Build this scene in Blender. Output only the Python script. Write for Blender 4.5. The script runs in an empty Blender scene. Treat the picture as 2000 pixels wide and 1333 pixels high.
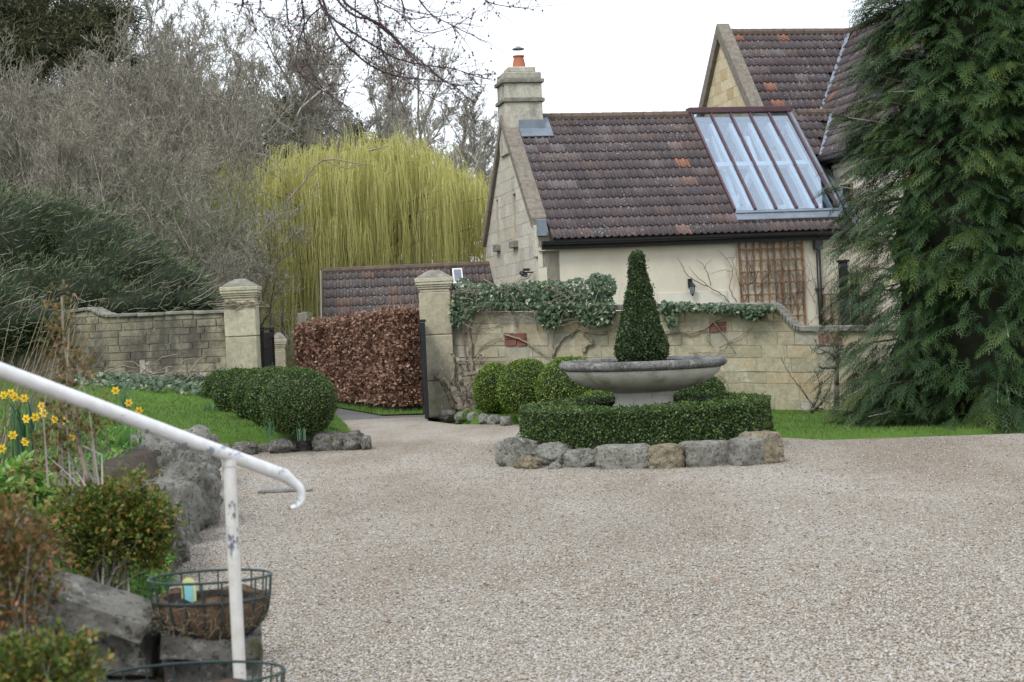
import bpy, bmesh, math, random
import numpy as np
from mathutils import Vector, Matrix, noise as mnoise

sc = bpy.context.scene
COL = sc.collection
rng = np.random.default_rng(7)
random.seed(7)
R = math.radians
PI = math.pi

# ------------------------------------------------------------------ camera
CAM_Z, F_PX = 1.5, 3000.0
PITCH, ROLL = R(0.74), R(2.6)
cam_data = bpy.data.cameras.new('camera')
cam_data.sensor_width = 36.0
cam_data.lens = 36.0 * F_PX / 2000.0
cam_data.clip_start = 0.1
cam_data.clip_end = 3000
cam_data.dof.use_dof = True
cam_data.dof.focus_distance = 21.0
cam_data.dof.aperture_fstop = 6.3
cam = bpy.data.objects.new('camera', cam_data)
COL.objects.link(cam)
CAM_R = Matrix.Rotation(PI/2 - PITCH, 3, 'X') @ Matrix.Rotation(-ROLL, 3, 'Z')
cam.matrix_world = Matrix.Translation((0, 0, CAM_Z)) @ CAM_R.to_4x4()
sc.camera = cam

# ------------------------------------------------------------------ world and sun (bright overcast spring day)
SUN_EL, SUN_AZ = R(48), R(-150)      # azimuth measured from +Y towards +X : high, behind the camera to the left
w = bpy.data.worlds.new('World'); sc.world = w; w.use_nodes = True
nt = w.node_tree; nt.nodes.clear()
out = nt.nodes.new('ShaderNodeOutputWorld'); bg = nt.nodes.new('ShaderNodeBackground')
sky = nt.nodes.new('ShaderNodeTexSky'); sky.sky_type = 'NISHITA'; sky.sun_disc = False
sky.sun_elevation = SUN_EL; sky.sun_rotation = SUN_AZ
mixw = nt.nodes.new('ShaderNodeMix'); mixw.data_type = 'RGBA'
mixw.inputs[0].default_value = 0.90
mixw.inputs[7].default_value = (9.8, 10.45, 11.2, 1)     # even white cloud over the sky
nt.links.new(sky.outputs[0], mixw.inputs[6]); nt.links.new(mixw.outputs[2], bg.inputs[0])
bg.inputs[1].default_value = 0.10
nt.links.new(bg.outputs[0], out.inputs[0])
sun = bpy.data.lights.new('sun', 'SUN'); sun.energy = 1.3; sun.angle = R(16); sun.color = (1.0, 0.98, 0.94)
suno = bpy.data.objects.new('sun', sun); COL.objects.link(suno)
sdir = Vector((math.sin(SUN_AZ)*math.cos(SUN_EL), math.cos(SUN_AZ)*math.cos(SUN_EL), math.sin(SUN_EL)))
suno.rotation_euler = sdir.to_track_quat('Z', 'Y').to_euler()
suno.location = (-6, -6, 20)
sc.view_settings.view_transform = 'Standard'; sc.view_settings.look = 'None'
sc.view_settings.exposure = 0.54; sc.view_settings.gamma = 1.0
sc.view_settings.use_curve_mapping = False
sc.render.engine = 'CYCLES'
sc.cycles.max_bounces = 6; sc.cycles.diffuse_bounces = 3; sc.cycles.glossy_bounces = 3
sc.cycles.transmission_bounces = 4; sc.cycles.transparent_max_bounces = 8
sc.cycles.use_denoising = True
sc.cycles.sample_clamp_indirect = 6

# ------------------------------------------------------------------ pixel -> place helpers (photo pixels, 2000 x 1333)
CAMP = Vector((0, 0, CAM_Z))
def ray(px, py):
    return CAM_R @ Vector(((px-1000)/F_PX, -(py-666.5)/F_PX, -1))
def at(px, py, D):
    d = ray(px, py); return CAMP + d*(D/d.y)
def onz(px, py, z=0.0):
    d = ray(px, py); return CAMP + d*((z-CAM_Z)/d.z)
def hit(px, py, p0, n):
    d = ray(px, py); n = Vector(n); return CAMP + d*((Vector(p0)-CAMP).dot(n)/d.dot(n))

# ------------------------------------------------------------------ object helpers
def tag(o, label=None, cat=None, group=None, kind=None):
    if label: o['label'] = label
    if cat: o['category'] = cat
    if group: o['group'] = group
    if kind: o['kind'] = kind
    return o
def empty(name, loc=(0, 0, 0), rz=0.0, label=None, cat=None, group=None):
    o = bpy.data.objects.new(name, None); COL.objects.link(o)
    o.empty_display_size = 0.2
    o.location = loc; o.rotation_euler = (0, 0, rz)
    return tag(o, label, cat, group)
def link(name, me, parent=None, mat=None):
    o = bpy.data.objects.new(name, me); COL.objects.link(o)
    if parent is not None: o.parent = parent
    if mat is not None and len(me.materials) == 0: me.materials.append(mat)
    return o
def copy_tree(o, parent=None):
    c = o.copy(); COL.objects.link(c); c.parent = parent
    for ch in list(o.children):
        copy_tree(ch, c)
    return c
def mesh_np(name, V, F, mat=None, smooth=False, rnd=None):
    """V (n,3) float, F (m,k) int all faces of k corners; rnd = per-vertex random value"""
    V = np.asarray(V, np.float32).reshape(-1, 3); F = np.asarray(F, np.int32)
    me = bpy.data.meshes.new(name)
    k = F.shape[1]
    me.vertices.add(len(V)); me.vertices.foreach_set('co', V.ravel())
    me.loops.add(F.size); me.loops.foreach_set('vertex_index', F.ravel())
    me.polygons.add(len(F))
    me.polygons.foreach_set('loop_start', np.arange(0, F.size, k, dtype=np.int32))
    me.polygons.foreach_set('loop_total', np.full(len(F), k, np.int32))
    if smooth: me.polygons.foreach_set('use_smooth', np.ones(len(F), bool))
    if rnd is not None:
        a = me.attributes.new('rnd', 'FLOAT', 'POINT'); a.data.foreach_set('value', np.asarray(rnd, np.float32))
    me.update(calc_edges=True)
    if mat: me.materials.append(mat)
    return me

class MB:
    """collects shapes into one mesh"""
    def __init__(s): s.v = []; s.f = []
    def add(s, V, F):
        b = len(s.v); s.v += [tuple(p) for p in V]; s.f += [tuple(i+b for i in f) for f in F]
        return s
    def box(s, x0, x1, y0, y1, z0, z1):
        return s.add([(x0,y0,z0),(x1,y0,z0),(x1,y1,z0),(x0,y1,z0),(x0,y0,z1),(x1,y0,z1),(x1,y1,z1),(x0,y1,z1)],
                     [(0,3,2,1),(4,5,6,7),(0,1,5,4),(1,2,6,5),(2,3,7,6),(3,0,4,7)])
    def beam(s, a, b, w, h, up=(0,0,1)):
        a = Vector(a); b = Vector(b); t = (b-a).normalized(); u = Vector(up)
        x = t.cross(u).normalized()*(w/2); y = x.cross(t).normalized()*(h/2)
        P = [a-x-y, a+x-y, a+x+y, a-x+y, b-x-y, b+x-y, b+x+y, b-x+y]
        return s.add(P, [(0,1,2,3),(7,6,5,4),(0,4,5,1),(1,5,6,2),(2,6,7,3),(3,7,4,0)])
    def tube(s, pts, r, n=8, caps=True):
        pts = [Vector(p) for p in pts]; m = len(pts)
        rr = r if hasattr(r, '__len__') else [r]*m
        V = []; F = []; ref = Vector((0.31, 0.17, 0.93)); a = None
        for i, p in enumerate(pts):
            t = (pts[min(i+1, m-1)]-pts[max(i-1, 0)]).normalized()
            if a is None:
                if abs(t.dot(ref)) > .95: ref = Vector((1, 0, 0))
                a = t.cross(ref).normalized()
            else:
                a = (a - t*a.dot(t)).normalized()
            b = t.cross(a)
            for k in range(n):
                an = 2*PI*k/n; V.append(p+(a*math.cos(an)+b*math.sin(an))*rr[i])
        for i in range(m-1):
            for k in range(n):
                F.append((i*n+k, i*n+(k+1)%n, (i+1)*n+(k+1)%n, (i+1)*n+k))
        if caps: F.append(tuple(range(n-1, -1, -1))); F.append(tuple((m-1)*n+k for k in range(n)))
        return s.add(V, F)
    def lathe(s, prof, n=32, c=(0, 0, 0)):
        V = []; F = []
        for (r, z) in prof:
            for k in range(n):
                an = 2*PI*k/n; V.append((c[0]+r*math.cos(an), c[1]+r*math.sin(an), c[2]+z))
        for i in range(len(prof)-1):
            for k in range(n): F.append((i*n+k, i*n+(k+1)%n, (i+1)*n+(k+1)%n, (i+1)*n+k))
        F.append(tuple(range(n-1, -1, -1))); F.append(tuple((len(prof)-1)*n+k for k in range(n)))
        return s.add(V, F)
    def prism(s, poly, y0, y1):
        """poly in (x,z), extruded along y"""
        n = len(poly)
        V = [(x, y0, z) for x, z in poly]+[(x, y1, z) for x, z in poly]
        F = [tuple(range(n)), tuple(range(2*n-1, n-1, -1))]+[(i, n+i, n+(i+1) % n, (i+1) % n) for i in range(n)]
        return s.add(V, F)
    def mesh(s, name, mat=None, smooth=False, bevel=0):
        me = bpy.data.meshes.new(name); me.from_pydata(s.v, [], s.f)
        if bevel or True:
            bm = bmesh.new(); bm.from_mesh(me)
            bmesh.ops.recalc_face_normals(bm, faces=bm.faces)
            if bevel:
                bmesh.ops.bevel(bm, geom=list(bm.edges), offset=bevel, segments=1, affect='EDGES', clamp_overlap=True)
            bm.to_mesh(me); bm.free()
        if smooth:
            me.polygons.foreach_set('use_smooth', [True]*len(me.polygons))
        if mat: me.materials.append(mat)
        me.update(); return me
    def obj(s, name, mat, parent=None, smooth=False, bevel=0):
        return link(name, s.mesh(name, mat, smooth, bevel), parent)

def sharp_smooth(o, ang=40):
    o.data.polygons.foreach_set('use_smooth', [True]*len(o.data.polygons))
    bm = bmesh.new(); bm.from_mesh(o.data)
    for e in bm.edges:
        if len(e.link_faces) == 2 and e.calc_face_angle(0) > R(ang): e.smooth = False
    bm.to_mesh(o.data); bm.free()
    return o

# vectorised thin tubes: P (N,K,3), Rd (N,K) or (N,)
def tubes_np(P, Rd, S=3):
    P = np.asarray(P, np.float64); N, K, _ = P.shape
    Rd = np.asarray(Rd, np.float64)
    if Rd.ndim == 1: Rd = np.repeat(Rd[:, None], K, 1)
    T = np.empty_like(P)
    T[:, 1:-1] = P[:, 2:]-P[:, :-2]; T[:, 0] = P[:, 1]-P[:, 0]; T[:, -1] = P[:, -1]-P[:, -2]
    T /= np.linalg.norm(T, axis=2, keepdims=True)+1e-9
    ref = np.array([0.83, 0.47, 0.31])
    A = np.cross(T, ref); A /= np.linalg.norm(A, axis=2, keepdims=True)+1e-9
    B = np.cross(T, A)
    an = 2*np.pi*np.arange(S)/S
    V = P[:, :, None, :]+Rd[:, :, None, None]*(A[:, :, None, :]*np.cos(an)[None, None, :, None]+B[:, :, None, :]*np.sin(an)[None, None, :, None])
    idx = np.arange(N*K*S).reshape(N, K, S)
    nx = np.roll(idx, -1, axis=2)
    F = np.stack([idx[:, :-1], nx[:, :-1], nx[:, 1:], idx[:, 1:]], axis=-1).reshape(-1, 4)
    rnd = np.repeat(rng.random(N), K*S)
    return V.reshape(-1, 3), F, rnd
class NP:
    """joins vectorised quad meshes"""
    def __init__(s): s.V = []; s.F = []; s.r = []; s.n = 0
    def add(s, V, F, r):
        s.V.append(V); s.F.append(F+s.n); s.r.append(r); s.n += len(V); return s
    def obj(s, name, mat, parent=None, smooth=False):
        me = mesh_np(name, np.concatenate(s.V), np.concatenate(s.F), mat, smooth, np.concatenate(s.r))
        return link(name, me, parent)
def unit(a): return a/(np.linalg.norm(a, axis=-1, keepdims=True)+1e-9)
def leaves_np(pos, axis, nrm, ln, wd, fold=0.25, lo=0.0, hi=1.0):
    """diamond leaves: stalk at pos, growing along axis, face roughly nrm"""
    pos = np.asarray(pos); N = len(pos)
    axis = unit(np.asarray(axis)); side = unit(np.cross(axis, nrm)); up = np.cross(side, axis)
    ln = np.broadcast_to(ln, N)[:, None]; wd = np.broadcast_to(wd, N)[:, None]
    V = np.stack([pos, pos+axis*ln*0.45+side*wd*0.5+up*wd*fold, pos+axis*ln, pos+axis*ln*0.45-side*wd*0.5+up*wd*fold], 1)
    F = np.arange(N*4).reshape(N, 4)
    return V.reshape(-1, 3), F, np.repeat(lo+(hi-lo)*rng.random(N), 4)
def rdir(N):
    return unit(rng.normal(size=(N, 3)))
def fnoise(p, s=1.0, seed=0.0):
    """cheap smooth pseudo noise on (N,3), about -1..1"""
    p = np.asarray(p)*s+seed
    x, y, z = p[..., 0], p[..., 1], p[..., 2]
    return (np.sin(1.7*x+1.3*np.sin(1.1*y+.7*z))+np.sin(2.3*y+1.7*np.sin(1.3*z+.9*x))+np.sin(1.9*z+1.5*np.sin(1.5*x+.8*y))
            + .5*np.sin(4.1*x+3.7*y+1.2)+.5*np.sin(4.7*z-3.9*y+.4))/3.4
def curve_pts(pts, k=6):
    """Catmull-Rom through pts"""
    P = [np.array(p, float) for p in pts]; P = [2*P[0]-P[1]]+P+[2*P[-1]-P[-2]]; o_ = []
    for i_ in range(1, len(P)-2):
        for j in range(k):
            t = j/k; a, b, c, d = P[i_-1:i_+3]
            o_.append(.5*((2*b)+(-a+c)*t+(2*a-5*b+4*c-d)*t*t+(-a+3*b-3*c+d)*t**3))
    o_.append(P[-2]); return o_
# ------------------------------------------------------------------ materials
def _new(name):
    m = bpy.data.materials.new(name); m.use_nodes = True
    nt = m.node_tree; nt.nodes.clear()
    o = nt.nodes.new('ShaderNodeOutputMaterial')
    return m, nt, o
def _ramp(nt, stops, interp='LINEAR'):
    r = nt.nodes.new('ShaderNodeValToRGB'); r.color_ramp.interpolation = interp
    e = r.color_ramp.elements
    while len(e) < len(stops): e.new(0.5)
    for i, (p, c) in enumerate(stops):
        e[i].position = p; e[i].color = (c[0], c[1], c[2], 1)
    return r
def _tex(nt, kind, scale, coord, detail=4, rough=.6, stretch=None):
    n = nt.nodes.new(kind); n.inputs['Scale'].default_value = scale
    if kind == 'ShaderNodeTexNoise':
        n.inputs['Detail'].default_value = detail; n.inputs['Roughness'].default_value = rough
    if stretch:
        mp = nt.nodes.new('ShaderNodeMapping'); mp.inputs['Scale'].default_value = stretch
        nt.links.new(coord, mp.inputs[0]); coord = mp.outputs[0]
    nt.links.new(coord, n.inputs['Vector'])
    return n
def _mix(nt, fac, a, b, blend='MIX'):
    m = nt.nodes.new('ShaderNodeMix'); m.data_type = 'RGBA'; m.blend_type = blend
    for inp, v in ((m.inputs[0], fac), (m.inputs[6], a), (m.inputs[7], b)):
        if hasattr(v, 'links'): nt.links.new(v, inp)
        elif isinstance(v, (int, float)): inp.default_value = v
        else: inp.default_value = (v[0], v[1], v[2], 1)
    return m.outputs[2]
def _thr(nt, val, lo, hi):
    m = nt.nodes.new('ShaderNodeMapRange'); m.inputs[1].default_value = lo; m.inputs[2].default_value = hi
    nt.links.new(val, m.inputs[0]); return m.outputs[0]
def _geo(nt): return nt.nodes.new('ShaderNodeNewGeometry').outputs['Position']
def _obj(nt): return nt.nodes.new('ShaderNodeTexCoord').outputs['Object']
def _rand(nt): return nt.nodes.new('ShaderNodeObjectInfo').outputs['Random']
def _fin(nt, o, col, rough=.85, spec=.3, bump=None, bstr=.3, bdist=.02, metal=0):
    p = nt.nodes.new('ShaderNodeBsdfPrincipled')
    if hasattr(col, 'links'): nt.links.new(col, p.inputs['Base Color'])
    else: p.inputs['Base Color'].default_value = (*col, 1)
    p.inputs['Roughness'].default_value = rough; p.inputs['Specular IOR Level'].default_value = spec
    p.inputs['Metallic'].default_value = metal
    if bump is not None:
        b = nt.nodes.new('ShaderNodeBump'); b.inputs['Strength'].default_value = bstr; b.inputs['Distance'].default_value = bdist
        nt.links.new(bump, b.inputs['Height']); nt.links.new(b.outputs[0], p.inputs['Normal'])
    nt.links.new(p.outputs[0], o.inputs[0]); return p

def plain(name, col, col2=None, scale=6, rough=.8, spec=.3, bscale=30, bstr=.25, bdist=.01, metal=0, stretch=None, coord='obj'):
    m, nt, o = _new(name); c = _obj(nt) if coord == 'obj' else _geo(nt)
    n = _tex(nt, 'ShaderNodeTexNoise', scale, c, 5, .62, stretch)
    col2 = col2 or tuple(x*.72 for x in col)
    r = _ramp(nt, [(.3, col2), (.7, col)]); nt.links.new(n.outputs[0], r.inputs[0])
    b = _tex(nt, 'ShaderNodeTexNoise', bscale, c, 4, .65)
    _fin(nt, o, r.outputs[0], rough, spec, b.outputs[0], bstr, bdist, metal); return m

def foliage(name, stops, trans=.25, rough=.5, spec=.35, noise=None):
    """per-leaf colours from the rnd attribute"""
    m, nt, o = _new(name)
    a = nt.nodes.new('ShaderNodeAttribute'); a.attribute_name = 'rnd'
    val = a.outputs['Fac']
    if noise:
        n = _tex(nt, 'ShaderNodeTexNoise', noise[0], _obj(nt), 2)
        ma = nt.nodes.new('ShaderNodeMath'); ma.operation = 'MULTIPLY_ADD'
        nt.links.new(n.outputs[0], ma.inputs[0]); ma.inputs[1].default_value = noise[1]*2
        sb = nt.nodes.new('ShaderNodeMath'); sb.operation = 'SUBTRACT'; nt.links.new(val, sb.inputs[0]); sb.inputs[1].default_value = noise[1]
        nt.links.new(sb.outputs[0], ma.inputs[2]); val = ma.outputs[0]
    r = _ramp(nt, stops); nt.links.new(val, r.inputs[0])
    p = nt.nodes.new('ShaderNodeBsdfPrincipled'); p.inputs['Roughness'].default_value = rough
    p.inputs['Specular IOR Level'].default_value = spec
    nt.links.new(r.outputs[0], p.inputs['Base Color'])
    if trans:
        t = nt.nodes.new('ShaderNodeBsdfTranslucent'); nt.links.new(r.outputs[0], t.inputs[0])
        mx = nt.nodes.new('ShaderNodeMixShader'); mx.inputs[0].default_value = trans
        nt.links.new(p.outputs[0], mx.inputs[1]); nt.links.new(t.outputs[0], mx.inputs[2]); nt.links.new(mx.outputs[0], o.inputs[0])
    else: nt.links.new(p.outputs[0], o.inputs[0])
    return m

def ashlar(name, tints, grime=(.12, .11, .085), grime_lo=.5, grime_hi=.75, lichen=None, gscale=1.3, stripe=True, bstr=.5):
    """limestone: each block its own tint, weather stains that run across the blocks"""
    m, nt, o = _new(name); g = _geo(nt)
    r = _ramp(nt, tints); nt.links.new(_rand(nt), r.inputs[0])
    n1 = _tex(nt, 'ShaderNodeTexNoise', 9, g, 6, .7)
    col = _mix(nt, .55, r.outputs[0], _ramp_out(nt, n1.outputs[0], [(.3, (.55, .52, .45)), (.7, (1.15, 1.12, 1.08))]), 'MULTIPLY')
    n2 = _tex(nt, 'ShaderNodeTexNoise', gscale, g, 7, .68, (1, 1, .55) if stripe else None)
    col = _mix(nt, _thr(nt, n2.outputs[0], grime_lo, grime_hi), col, grime)
    if lichen:
        n3 = _tex(nt, 'ShaderNodeTexNoise', lichen[1], g, 5, .7)
        col = _mix(nt, _thr(nt, n3.outputs[0], lichen[2], lichen[2]+.06), col, lichen[0])
    n7 = _tex(nt, 'ShaderNodeTexNoise', 2.0, g, 6, .7)
    col = _mix(nt, _thr(nt, n7.outputs[0], .60, .72), col, (.56, .545, .49))
    n8 = _tex(nt, 'ShaderNodeTexNoise', 19, g, 5, .75)
    col = _mix(nt, .5, col, _ramp_out(nt, n8.outputs[0], [(.35, (.74, .72, .68)), (.6, (1.16, 1.14, 1.12))]), 'MULTIPLY')
    n4 = _tex(nt, 'ShaderNodeTexNoise', 55, g, 4, .7)
    sp = _thr(nt, n4.outputs[0], .62, .72)
    col = _mix(nt, sp, col, (.16, .15, .12))
    nb = _tex(nt, 'ShaderNodeTexNoise', 28, g, 6, .7)
    _fin(nt, o, col, .92, .2, nb.outputs[0], bstr, .02); return m
def _ramp_out(nt, val, stops):
    r = _ramp(nt, stops); nt.links.new(val, r.inputs[0]); return r.outputs[0]

def rock_mat(name, a, b, dark=(.06, .058, .05), moss=None):
    m, nt, o = _new(name); g = _geo(nt)
    n = _tex(nt, 'ShaderNodeTexNoise', 4, g, 8, .72)
    col = _ramp_out(nt, n.outputs[0], [(.33, dark), (.47, b), (.62, a)])
    n3 = _tex(nt, 'ShaderNodeTexNoise', 30, g, 5, .7)
    col = _mix(nt, _thr(nt, n3.outputs[0], .53, .62), col, dark)
    n5 = _tex(nt, 'ShaderNodeTexNoise', 14, g, 4, .7)
    col = _mix(nt, _thr(nt, n5.outputs[0], .57, .64), col, (.46, .45, .40))
    if moss:
        n4 = _tex(nt, 'ShaderNodeTexNoise', 5, g, 5, .7)
        col = _mix(nt, _thr(nt, n4.outputs[0], .55, .66), col, moss)
    nb = _tex(nt, 'ShaderNodeTexNoise', 16, g, 9, .75)
    _fin(nt, o, col, .95, .15, nb.outputs[0], 1.0, .09); return m

def tile_mat(name, stops):
    m, nt, o = _new(name); g = _geo(nt)
    r = _ramp(nt, stops, 'LINEAR'); nt.links.new(_rand(nt), r.inputs[0])
    n = _tex(nt, 'ShaderNodeTexNoise', 7, g, 6, .7)
    col = _mix(nt, .7, r.outputs[0], _ramp_out(nt, n.outputs[0], [(.3, (.6, .6, .64)), (.7, (1.4, 1.32, 1.28))]), 'MULTIPLY')
    ns = _tex(nt, 'ShaderNodeTexNoise', 3.0, _obj(nt), 3, .6, (9, 1, 1))
    col = _mix(nt, .55, col, _ramp_out(nt, ns.outputs[0], [(.35, (.7, .7, .74)), (.7, (1.5, 1.35, 1.25))]), 'MULTIPLY')
    n2 = _tex(nt, 'ShaderNodeTexNoise', 22, g, 3, .6); n3 = _tex(nt, 'ShaderNodeTexNoise', 1.1, g, 3, .6)
    ma = nt.nodes.new('ShaderNodeMath'); ma.operation = 'MULTIPLY'
    nt.links.new(_thr(nt, n2.outputs[0], .60, .66), ma.inputs[0]); nt.links.new(_thr(nt, n3.outputs[0], .48, .62), ma.inputs[1])
    col = _mix(nt, ma.outputs[0], col, (.42, .41, .38))
    nb = _tex(nt, 'ShaderNodeTexNoise', 60, g, 4)
    _fin(nt, o, col, .68, .4, nb.outputs[0], .25, .01); return m

def gravel_mat():
    m, nt, o = _new('gravel'); g = _geo(nt)
    wob = _tex(nt, 'ShaderNodeTexNoise', 30, g, 2)
    cols = []
    def vor(s):
        v = nt.nodes.new('ShaderNodeTexVoronoi'); v.inputs['Scale'].default_value = s
        nt.links.new(g, v.inputs['Vector']); return v
    v1 = vor(100); v2 = vor(62)
    sep = nt.nodes.new('ShaderNodeSeparateColor'); nt.links.new(v1.outputs['Color'], sep.inputs[0])
    c1 = _ramp_out(nt, sep.outputs[0], GRAVEL)
    sep2 = nt.nodes.new('ShaderNodeSeparateColor'); nt.links.new(v2.outputs['Color'], sep2.inputs[0])
    c2 = _ramp_out(nt, sep2.outputs[0], GRAVEL)
    big = _tex(nt, 'ShaderNodeTexNoise', 8, g, 4)
    col = _mix(nt, _thr(nt, big.outputs[0], .4, .6), c1, c2)
    # worn tracks: paler and greyer; margins browner, with leaf litter
    tr = _tex(nt, 'ShaderNodeTexNoise', .62, g, 5, .62, (1.0, .38, 1))
    col = _mix(nt, .8, col, _ramp_out(nt, tr.outputs[0], [(.36, (.60, .52, .44)), (.5, (.84, .80, .745)), (.64, (1.03, 1.03, 1.04))]), 'MULTIPLY')
    n4 = _tex(nt, 'ShaderNodeTexNoise', 3.1, g, 6, .75, (.7, 1.6, 1))
    col = _mix(nt, _thr(nt, n4.outputs[0], .555, .72), col, (.19, .135, .095))
    n6 = _tex(nt, 'ShaderNodeTexNoise', .9, g, 6, .72)
    col = _mix(nt, _thr(nt, n6.outputs[0], .66, .76), col, (.16, .17, .07))
    h = nt.nodes.new('ShaderNodeMath'); h.operation = 'ADD'
    nt.links.new(v1.outputs['Distance'], h.inputs[0]); nt.links.new(v2.outputs['Distance'], h.inputs[1])
    inv = nt.nodes.new('ShaderNodeMath'); inv.operation = 'MULTIPLY'; nt.links.new(h.outputs[0], inv.inputs[0]); inv.inputs[1].default_value = -1
    _fin(nt, o, col, .9, .25, inv.outputs[0], .55, .012); return m
GRAVEL = [(0, (.10, .086, .072)), (.07, (.20, .15, .11)), (.2, (.30, .25, .195)), (.4, (.35, .325, .285)), (.58, (.375, .365, .345)),
          (.72, (.375, .31, .235)), (.9, (.44, .425, .395)), (1, (.58, .57, .55))]

def pebble_mat():
    m, nt, o = _new('pebble')
    a = nt.nodes.new('ShaderNodeAttribute'); a.attribute_name = 'tint'; a.attribute_type = 'INSTANCER'
    c = _ramp_out(nt, a.outputs['Fac'], GRAVEL)
    _fin(nt, o, c, .8, .3); return m

def chipped(name, paint, under, scale, thr, stretch=(1.6, 1.6, .5)):
    m, nt, o = _new(name); c = _geo(nt)
    n = _tex(nt, 'ShaderNodeTexNoise', scale, c, 9, .72, stretch)
    n2 = _tex(nt, 'ShaderNodeTexNoise', 22, c, 6, .7)
    pc = _mix(nt, _thr(nt, n2.outputs[0], .35, .7), paint, (paint[0]*.80, paint[1]*.78, paint[2]*.74))
    f = _thr(nt, n.outputs[0], thr, thr+.02)
    col = _mix(nt, f, pc, under)
    p = _fin(nt, o, col, .42, .45)
    return m

M = {}
M['gravel'] = gravel_mat(); M['pebble'] = pebble_mat()
M['ground'] = plain('ground_soil', (.10, .085, .05), (.05, .06, .025), 1.5, coord='geo')
M['hill'] = plain('leaf_litter', (.18, .155, .11), (.10, .092, .06), .5, rough=.95, bscale=3, bstr=.6, bdist=.4, coord='geo')  # raised tone puts some of the wood's haze into the ground colour
M['lawn'] = plain('lawn', (.105, .185, .035), (.068, .13, .024), 1.2, rough=.9, spec=.1, bscale=90, bstr=.6, bdist=.02, coord='geo')
M['soil'] = plain('soil', (.09, .068, .05), (.045, .032, .024), 12, rough=.95, bscale=25, bstr=.8, bdist=.03, coord='geo')
M['asphalt'] = plain('asphalt', (.16, .155, .15), (.11, .105, .10), 5, rough=.9, coord='geo')
M['grass'] = foliage('grass_blade', [(0, (.06, .13, .020)), (.5, (.115, .215, .038)), (.9, (.18, .275, .06)), (1, (.33, .30, .14))], .3)
M['render'] = None
def render_mat():
    m, nt, o = _new('cream_render'); g = _geo(nt)
    n = _tex(nt, 'ShaderNodeTexNoise', .9, g, 6, .65, (1, 1, .6))
    col = _ramp_out(nt, n.outputs[0], [(.3, (.55, .50, .39)), (.5, (.62, .575, .465)), (.72, (.67, .63, .53))])
    n2 = _tex(nt, 'ShaderNodeTexNoise', 2.2, g, 6, .7, (1, 1, .3))
    col = _mix(nt, _thr(nt, n2.outputs[0], .58, .8), col, (.44, .36, .22))
    nb = _tex(nt, 'ShaderNodeTexNoise', 40, g, 4)
    _fin(nt, o, col, .9, .2, nb.outputs[0], .15, .01); return m
M['render'] = render_mat()
M['ashlar_pale'] = ashlar('ashlar_pale', [(0, (.50, .48, .42)), (.35, (.59, .57, .50)), (.65, (.64, .615, .54)), (.85, (.56, .515, .42)), (1, (.50, .495, .46))], (.34, .335, .31), .54, .78, bstr=.25)
M['ashlar_warm'] = ashlar('ashlar_warm', [(0, (.53, .44, .28)), (.4, (.60, .51, .34)), (.7, (.66, .58, .42)), (1, (.49, .38, .22))], (.4, .36, .27), .62, .85, bstr=.25)
M['wall_warm'] = ashlar('wall_warm', [(0, (.38, .345, .25)), (.3, (.44, .405, .30)), (.55, (.48, .44, .33)), (.75, (.48, .395, .26)), (.9, (.42, .395, .32)), (1, (.53, .51, .44))],
                         (.28, .265, .21), .49, .74, lichen=((.50, .38, .08), 2.6, .70))
M['wall_old'] = ashlar('wall_old', [(0, (.25, .23, .165)), (.4, (.33, .305, .225)), (.7, (.37, .345, .26)), (1, (.28, .26, .20))],
                        (.095, .088, .072), .45, .58, lichen=((.48, .27, .03), 2.1, .685), gscale=1.1)
M['mortar'] = plain('mortar', (.40, .37, .29), (.28, .26, .205), 8, coord='geo')
M['pier'] = ashlar('pier_stone', [(0, (.43, .40, .30)), (.5, (.49, .455, .345)), (1, (.52, .485, .38))], (.23, .215, .17), .52, .74, lichen=((.43, .38, .12), 3.1, .70), gscale=2.2)
M['coping'] = plain('coping_stone', (.27, .235, .19), (.13, .115, .095), 9, rough=.95, bscale=40, bstr=.7, bdist=.02, coord='geo')
M['coping_grey'] = plain('coping_grey', (.30, .285, .24), (.13, .125, .105), 6, rough=.95, bscale=30, bstr=.7, bdist=.02, coord='geo')
M['bricks'] = plain('red_brick', (.25, .10, .072), (.17, .07, .055), 9, coord='geo')
M['tile'] = tile_mat('clay_tile', [(0, (.060, .051, .055)), (.3, (.080, .064, .067)), (.55, (.092, .074, .074)), (.72, (.078, .070, .078)), (.86, (.112, .083, .075)), (.945, (.135, .128, .135)), (.975, (.20, .10, .07)), (1, (.26, .13, .085))])
M['tile_far'] = tile_mat('clay_tile_barn', [(0, (.075, .064, .062)), (.4, (.10, .084, .08)), (.7, (.095, .088, .09)), (.9, (.135, .10, .085)), (1, (.16, .11, .09))])
M['ridge'] = plain('ridge_tile', (.16, .115, .085), (.085, .065, .055), 6, coord='geo')
M['lead'] = plain('lead', (.20, .235, .28), (.135, .16, .20), 5, rough=.5, spec=.5)
M['felt'] = plain('roof_deck', (.03, .026, .024))
M['black'] = plain('black_paint', (.012, .012, .013), (.02, .02, .022), 9, rough=.4, spec=.5)
M['blackwood'] = plain('black_wood', (.018, .018, .02), (.009, .009, .010), 12, rough=.55)
M['purple'] = plain('maroon_metal', (.105, .05, .06), (.07, .033, .042), 3, rough=.45, spec=.5)
M['whitewood'] = plain('white_timber', (.74, .74, .73), (.64, .65, .66), 4, rough=.6)
M['panel'] = plain('pale_panel', (.66, .63, .55), (.58, .55, .46), 3, coord='geo')
M['inner'] = plain('inner_lining', (.24, .29, .35), (.17, .21, .27), 1.5)
M['terracotta'] = plain('terracotta', (.44, .16, .085), (.33, .12, .07), 5)
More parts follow.
